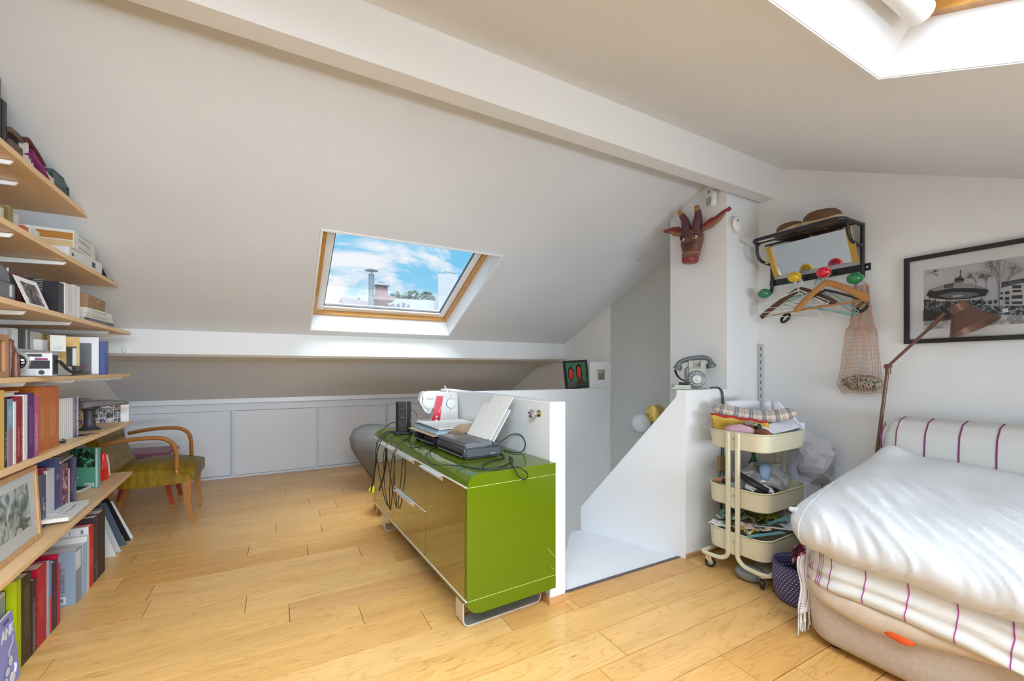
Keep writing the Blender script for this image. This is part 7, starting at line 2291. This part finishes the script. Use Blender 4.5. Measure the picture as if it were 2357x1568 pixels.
for xs, sgn in ((0, -1), (TW, 1)):
    for yy, nm in ((TL / 2 - .028, 0), (TL / 2 + .028, 1)):
        xo = xs + sgn * .012
        ob('post', box(B(), xo - .010, xo + .010, yy - .0135, yy + .0135, .14, .842, bev=.006), CRM, tl)
        ye = -.012 if nm == 0 else TL + .012
        dy = -1 if nm == 0 else 1
        ob('foot_bend', tube(B(), smoothp([W(xo, yy, .165), W(xo, yy, .14), W(xo, yy + dy * .012, .116), W(xo + sgn * .004, yy + dy * .045, .098), W(xo + sgn * .004, yy + dy * .10, .092), W(xo + sgn * .002, ye - dy * .02, .092), W(xo - sgn * .012, ye, .092), W(xo - sgn * .05, ye, .092)], 6), .0125, n=10), CRM, tl, smooth=60)
for ye in (-.012, TL + .012):
    ob('foot_rail', tube(B(), [W(.03, ye, .092), W(TW - .03, ye, .092)], .0125, n=10), CRM, tl, smooth=60)
for (x, y, rz_) in ((.01, .028, .4), (.01, TL - .01, -.9), (TW - .01, .02, .3), (TW - .01, TL - .01, .9)):
    M = Matrix.Translation((x, y, 0)) @ Matrix.Rotation(rz_, 4, 'Z')
    bm = B(); cyl(bm, M @ Vector((0, 0, .066)), M @ Vector((0, 0, .083)), .016, n=14)
    for s_ in (-1, 1):
        prism(bm, [(-.016, .068), (.016, .068), (.026, .03), (.018, .024), (.008, .034), (-.010, .05)], s_ * .0135 - .001, s_ * .0135 + .001, 'y', M)
    cs = ob('castor', bm, CHROME, tl)
    bm = B(); lathe(bm, [(.004, -.011), (.026, -.011), (.030, -.008), (.0315, 0), (.030, .008), (.026, .011), (.004, .011)], M @ Matrix.Translation((.014, 0, .0315)) @ Matrix.Rotation(PI / 2, 4, 'X'), n=26)
    ob('wheel', bm, BLACK, cs, smooth=40)
    bm = B(); lathe(bm, [(.014, -.0125), (.016, -.0115), (.016, .0115), (.014, .0125)], M @ Matrix.Translation((.014, 0, .0315)) @ Matrix.Rotation(PI / 2, 4, 'X'), n=20)
    ob('wheel_hub', bm, cm('8c8c8e', .4), cs, smooth=40)
TM = rootM(tl)
def T(x, y, z): return TM @ Vector((x, y, z))
def cloth(name, label, cat, fn, nu, nv, m, th=.006, grp=None):
    return ob(name, sheet(B(), lambda u, v: T(*fn(u, v)), nu, nv), m, None, label, cat, grp, smooth=180, solid=th)
def lump(name, label, cat, c, r, m, rough=.012, freq=24, seed=0, R=None, grp=None, uv=(24, 14)):
    bm = B(); ell(bm, (0, 0, 0), *r, u=uv[0], v=uv[1])
    for v in bm.verts:
        q = v.co * freq + Vector((seed, seed * 2, 1))
        v.co += Vector((noise.noise(q), noise.noise(q + Vector((5, 2, 1))), noise.noise(q + Vector((1, 8, 3))))) * rough
    bm.transform(Matrix.Translation(T(*c)) @ (R.to_4x4() if R is not None else Matrix.Identity(4)))
    return ob(name, bm, m, None, label, cat, grp, smooth=180)
# ---- top tray
z_ = .747
def tartan():
    m = bpy.data.materials.new('tartan')
    m.use_nodes = True
    nt = m.node_tree
    b = nt.nodes['Principled BSDF']
    L = nt.links.new
    t = N(nt, 'ShaderNodeTexCoord')
    sp_ = N(nt, 'ShaderNodeSeparateXYZ')
    L(t.outputs['UV'], sp_.inputs[0])
    outs = []
    for ax, f in (('X', 7.0), ('Y', 3.0)):
        a = N(nt, 'ShaderNodeMath', operation='MULTIPLY'); a.inputs[1].default_value = f
        L(sp_.outputs[ax], a.inputs[0])
        fr = N(nt, 'ShaderNodeMath', operation='FRACT'); L(a.outputs[0], fr.inputs[0])
        r = ramp(nt, [(0, (.68, .62, .54)), (.10, (.68, .62, .54)), (.12, (.12, .13, .17)), (.24, (.12, .13, .17)), (.26, (.68, .62, .54)), (.30, (.14, .15, .19)), (.40, (.14, .15, .19)), (.42, (.70, .64, .56)), (.62, (.70, .64, .56)), (.64, (.45, .12, .10)), (.67, (.70, .64, .56)), (.76, (.45, .12, .10)), (.79, (.70, .64, .56))], 'CONSTANT')
        L(fr.outputs[0], r.inputs[0]); outs.append(r)
    mx = N(nt, 'ShaderNodeMixRGB', blend_type='MULTIPLY', i_Fac=.75)
    L(outs[0].outputs[0], mx.inputs['Color1']); L(outs[1].outputs[0], mx.inputs['Color2'])
    br = N(nt, 'ShaderNodeMixRGB', blend_type='ADD', i_Fac=.25)
    L(mx.outputs[0], br.inputs['Color1']); br.inputs['Color2'].default_value = (.6, .56, .52, 1)
    L(br.outputs[0], b.inputs['Base Color'])
    b.inputs['Roughness'].default_value = .85
    return m
def tube_uv(path, radii, n=16, flat=1.0):
    bm = B(); uv = bm.loops.layers.uv.new('uv')
    m_ = len(path); R = []
    for i, p in enumerate(path):
        t_ = (Vector(path[min(i + 1, m_ - 1)]) - Vector(path[max(i - 1, 0)])).normalized()
        sd = t_.cross(Vector((0, 0, 1))).normalized(); up = sd.cross(t_)
        R.append([bm.verts.new(Vector(p) + sd * radii[i] * math.cos(2 * PI * k / n) + up * radii[i] * flat * math.sin(2 * PI * k / n)) for k in range(n)])
    for i in range(m_ - 1):
        for k in range(n):
            f = bm.faces.new((R[i][k], R[i][(k + 1) % n], R[i + 1][(k + 1) % n], R[i + 1][k]))
            for l, (a, c) in zip(f.loops, ((k, i), (k + 1, i), (k + 1, i + 1), (k, i + 1))):
                l[uv].uv = (c / (m_ - 1), a / n)
    bm.faces.new(R[0][::-1]); bm.faces.new(R[-1])
    return bm
pth = smoothp([T(.10, .375, .962), T(.12, .32, .948), T(.18, .23, .925), T(.24, .15, .918), T(.29, .07, .930), T(.33, .01, .952)], 6)
kk = len(pth)
ob('tartan_pouch', tube_uv(pth, [.016 + .030 * min(1, i / 5, (kk - 1 - i) / 5 + .25) for i in range(kk)], 16, .8), tartan(), None, 'cream and black tartan fabric roll on top of the trolley', 'pouch', smooth=180)
yp = thing('zip_pouch', 'yellow zip pouch with a red zip in the top tray of the trolley', 'pouch', T(.09, .22, .76))
YE = mat('yellow_cloth', (.62, .40, .055), .7, var=.2, vscale=20)
def yfn(u, v):
    return T(.030 + .13 * u + .02 * math.sin(v * PI), .345 - .27 * u, .77 + .150 * v - .030 * u * v + .004 * math.sin(20 * u))
ob('front', sheet(B(), yfn, 20, 8), YE, yp, world=True, smooth=180, solid=.02)
ob('zip', tube(B(), [yfn(i / 12, 1.0) + W(0, 0, .006) for i in range(13)], .006, n=8), mat('zip_red', (.50, .015, .03), .6), yp, world=True, smooth=180)
lump('pink_pouch', 'soft pink cloth pouch in the top tray of the trolley', 'pouch', (.045, .175, .845), (.030, .080, .036), mat('pink_cloth', (.62, .36, .43), .8), .010, 22, 3, Matrix.Rotation(.35, 3, 'Z'))
lump('floral_pouch', 'small red and grey floral pouch between the yellow and pink ones', 'pouch', (.085, .135, .885), (.018, .042, .016), picture('floral', [(.4, hx('6d2a2c')), (.5, hx('b9b3a8')), (.6, hx('5d6a60'))], 80), .006, 30, 5)
gc = lump('glasses_case', 'rounded brown leather spectacle case in the top tray of the trolley', 'case', (.075, .062, .838), (.030, .064, .032), mat('brown_leather', (.20, .065, .032), .42, var=.2, vscale=20), .002, 10, 1, Matrix.Rotation(-.45, 3, 'Z'))
lump('black_pouch', 'small black pouch behind the spectacle case in the top tray', 'pouch', (.105, .105, .872), (.018, .020, .018), BLACK, .004, 30, 8)
# white papers
PW_ = mat('paper_cool', (.74, .75, .80), .8)
def p1(u, v):
    return (.30 + .16 * u, .35 - .03 * u - .02 * math.sin(u * PI), .75 + .235 * v)
def pap(name, lab, fn, nu=12, nv=8):
    return cloth(name, lab, 'paper', lambda u, v: fn(u, v), nu, nv, PW_, .002, 'white papers on the trolley')
pap('paper_sheet', 'large white curled paper standing at the back of the top tray, left', lambda u, v: (.20 + .22 * u, .352 - .10 * u - .012 * math.sin(u * PI), .76 + .245 * v - .012 * abs(u - .5)))
pap('paper_sheet', 'rolled white paper standing upright at the back of the top tray, middle', lambda u, v: (.405 + .022 * math.cos(5.2 * u), .21 + .022 * math.sin(5.2 * u), .76 + .24 * v), 18, 6)
pap('paper_sheet', 'white paper with a stepped torn edge at the back of the top tray, right', lambda u, v: (.425 + .03 * u, .19 - .17 * u, .76 + (.24 - .07 * min(1, max(0, u - .25) * 4) - .05 * min(1, max(0, u - .65) * 6)) * v))
pap('paper_sheet', 'white folded paper lying at the near right of the top tray', lambda u, v: (.13 + .31 * u, .03 + .07 * v, .835 + .02 * u + .055 * v * (.6 + .4 * u)))
# ---- middle tray
lump('plastic_bag', 'translucent grey plastic bag of parts in the middle tray', 'bag', (.25, .15, .545), (.18, .14, .085), mat('grey_film', (.30, .30, .31), .22, var=.5, vscale=9, coat=.5), .045, 13, 2, uv=(40, 24))
bm = B(); tube(bm, [T(.06, .19, .590), T(.055, .12, .565), T(.07, .03, .525)], [.026, .032, .020], n=10, flat=.016); ob('black_strap', bm, BLACK, None, 'black padded strap at the front of the middle tray', 'strap', smooth=180)
bm = B(); tube(bm, [T(.19, .115, .645), T(.15, .085, .625), T(.11, .07, .575)], [.022, .032, .020], n=10, flat=.016); ob('blue_sleeve', bm, mat('sky_cloth', (.25, .38, .58), .6), None, 'light blue padded sleeve on the plastic bag in the middle tray', 'sleeve', smooth=180)
for i, (c, r, lab) in enumerate((((.11, .02 + .03, .525), .03, 'clear crumpled film loop near the corner of the middle tray'), ((.07, .11, .53), .04, 'clear crumpled film strip beside the black strap'))):
    lump('clear_film', lab, 'plastic film', c, (r, r * 1.1, r * .6), mat('film_pale', (.55, .56, .58), .12, var=.5, vscale=30, coat=.8), .022, 30, i + 4, grp='clear film in the middle tray')
sc = thing('scissors', 'orange handled tool with a black grip at the left end of the middle tray', 'tool', T(.05, .32, .525), math.radians(-60))
ob('orange_grip', tube(B(), [W(0, 0, 0), W(.03, 0, .004)], .012, n=10), mat('orange_plastic', (.72, .18, .03), .35), sc, smooth=60)
ob('black_grip', tube(B(), [W(.03, 0, .004), W(.10, .0, -.012)], [.012, .010], n=10), BLACK, sc, smooth=60)
tb = thing('teal_box', 'small pale teal box between the trolley posts in the middle tray', 'box', T(.045, .20, .455), math.radians(2))
ob('body', box(B(), -.02, .03, -.025, .03, 0, .075, bev=.003), cm('7fa6a6', .45), tb)
ob('lid', box(B(), -.021, .031, -.026, .031, .055, .08, bev=.003), cm('b5d0cf', .4), tb)
# ---- low tray
def rag(name, lab, cols, c, sx, sy, seed, hz=.03, rz_=0, m=None):
    m = m or picture('rag_%d' % seed, cols, 22, 2, .8, .4)
    R_ = Matrix.Rotation(rz_, 3, 'Z')
    def fn(u, v):
        q = R_ @ Vector(((u - .5) * sx, (v - .5) * sy, 0))
        h_ = hz * noise.noise(Vector((u * 3 + seed, v * 3, seed))) + .3 * hz * noise.noise(Vector((u * 8, v * 8 + seed, 1)))
        return (c[0] + q.x, c[1] + q.y, c[2] + h_)
    return cloth(name, lab, 'fabric', fn, 16, 12, m, .004, 'fabric scraps and packets in the lowest tray')
rag('fabric_scrap', 'green fabric scrap lying highest in the lowest tray', [(.42, hx('3f4a2e')), (.52, hx('6d7a4a')), (.6, hx('8a9a86'))], (.16, .19, .325), .20, .22, 1, .05, .5)
rag('fabric_scrap', 'mustard leaf patterned fabric scrap at the front of the lowest tray', [(.44, hx('b58a12')), (.52, hx('d9c9ae')), (.58, hx('4a4a3a'))], (.085, .17, .285), .14, .17, 2, .03, -.3)
rag('fabric_scrap', 'cream pink fabric scrap beside the mustard one in the lowest tray', [(.44, hx('d9c6b4')), (.56, hx('c9a890')), (.62, hx('8a7a6a'))], (.10, .12, .300), .10, .14, 3, .03, .9)
rag('fabric_scrap', 'olive fabric scrap folded over the green one in the lowest tray', [(.44, hx('8a8a2c')), (.54, hx('5d6a34')), (.62, hx('c2a82a'))], (.20, .14, .335), .14, .14, 4, .05, 1.2)
rag('fabric_scrap', 'sea green leaf fabric scrap at the back of the lowest tray', [(.44, hx('6f9a8a')), (.54, hx('3e5a56')), (.6, hx('b0c4b0'))], (.12, .27, .315), .16, .12, 6, .04, .2)
for i, (c, rz_, ti, lab) in enumerate((((.19, .085, .315), 1.05, -.30, 'teal pattern packet leaning across the lowest tray, the rear one'), ((.09, .065, .272), 1.05, -.12, 'teal pattern packet at the front corner of the lowest tray'))):
    t = thing('pattern_packet', lab, 'packet', T(*c), (ti, .25, rz_), 'pattern packets in the lowest tray')
    ob('packet', box(B(), -.045, .045, -.10, .10, 0, .006), cm('5f98a2', .5), t)
    ob('stripe', box(B(), -.03, -.015, -.10, .10, .006, .0066), cm('b9d4d4', .5), t)
    ob('print', box(B(), .005, .035, -.08, .06, .006, .0066), marks('packet_print', hx('5f98a2'), hx('2d5860'), 100, 100, .52), t)
t = thing('envelope', 'long white envelope lying at the near side of the lowest tray', 'envelope', T(.19, .045, .295), (.1, .22, 1.0))
ob('paper', box(B(), -.035, .035, -.13, .13, 0, .003), PAPER, t)
t = thing('punched_strip', 'clear punched file pocket strip beside the long white envelope', 'file pocket', T(.235, .02, .292), (.1, .2, 1.0))
ob('strip', box(B(), -.014, .014, -.12, .10, 0, .002), cm('c9cccf', .3), t)
for yy in (-.08, -.055, .02, .05):
    bm = B(); cyl(bm, (0, yy, .001), (0, yy, .003), .005, n=10); ob('hole', bm, cm('33363a', .6), t)
rag('plastic_sleeve', 'crumpled clear plastic sleeve at the right end of the lowest tray', None, (.33, .10, .30), .22, .20, 7, .05, .4, MATS['film_pale'])
rag('white_packet', 'white paper packet at the left end of the lowest tray', None, (.045, .30, .272), .08, .10, 9, .015, .2, PAPER)
# ---- behind the trolley
bm = B()
bmesh.ops.create_icosphere(bm, subdivisions=3, radius=1, matrix=Matrix.Diagonal((.075, .135, .155, 1)))
for v in bm.verts:
    q = v.co * 11
    v.co += Vector((noise.noise(q), noise.noise(q + Vector((5, 2, 1))), noise.noise(q + Vector((1, 8, 3))))) * .045
    q = v.co * 30
    v.co += Vector((noise.noise(q), noise.noise(q + Vector((5, 2, 1))), noise.noise(q + Vector((1, 8, 3))))) * .018
bm.transform(Matrix.Translation((2.905, 1.415, .64)))
ob('crumpled_bag', bm, mat('bag_lilac', (.58, .59, .66), .6), None, 'crumpled grey white paper bag between the trolley and the right wall', 'bag')
cb = thing('support_carton', 'tall white carton standing behind the trolley by the right wall', 'carton', (2.90, 1.56, 0))
ob('body', box(B(), -.09, .10, -.16, .16, 0, .50, bev=.004), PW_, cb)
bm = B(); lathe(bm, [(.03, 0), (.034, .01), (.036, .3), (.030, .56), (.012, .60), (.012, .66), (.002, .665)], Matrix.Translation((2.845, 1.742, .001)), n=20)
ob('green_bottle', bm, mat('dark_green', (.012, .10, .035), .25), None, 'tall dark green bottle standing on the floor behind the trolley', 'bottle', smooth=60)
pb_ = thing('wall_socket', 'beige junction box low on the column behind the trolley', 'socket', (2.60, 1.82, .52))
ob('box', box(B(), -.03, .03, -.02, 0, 0, .10, bev=.004), cm('b99a6c', .5), pb_)
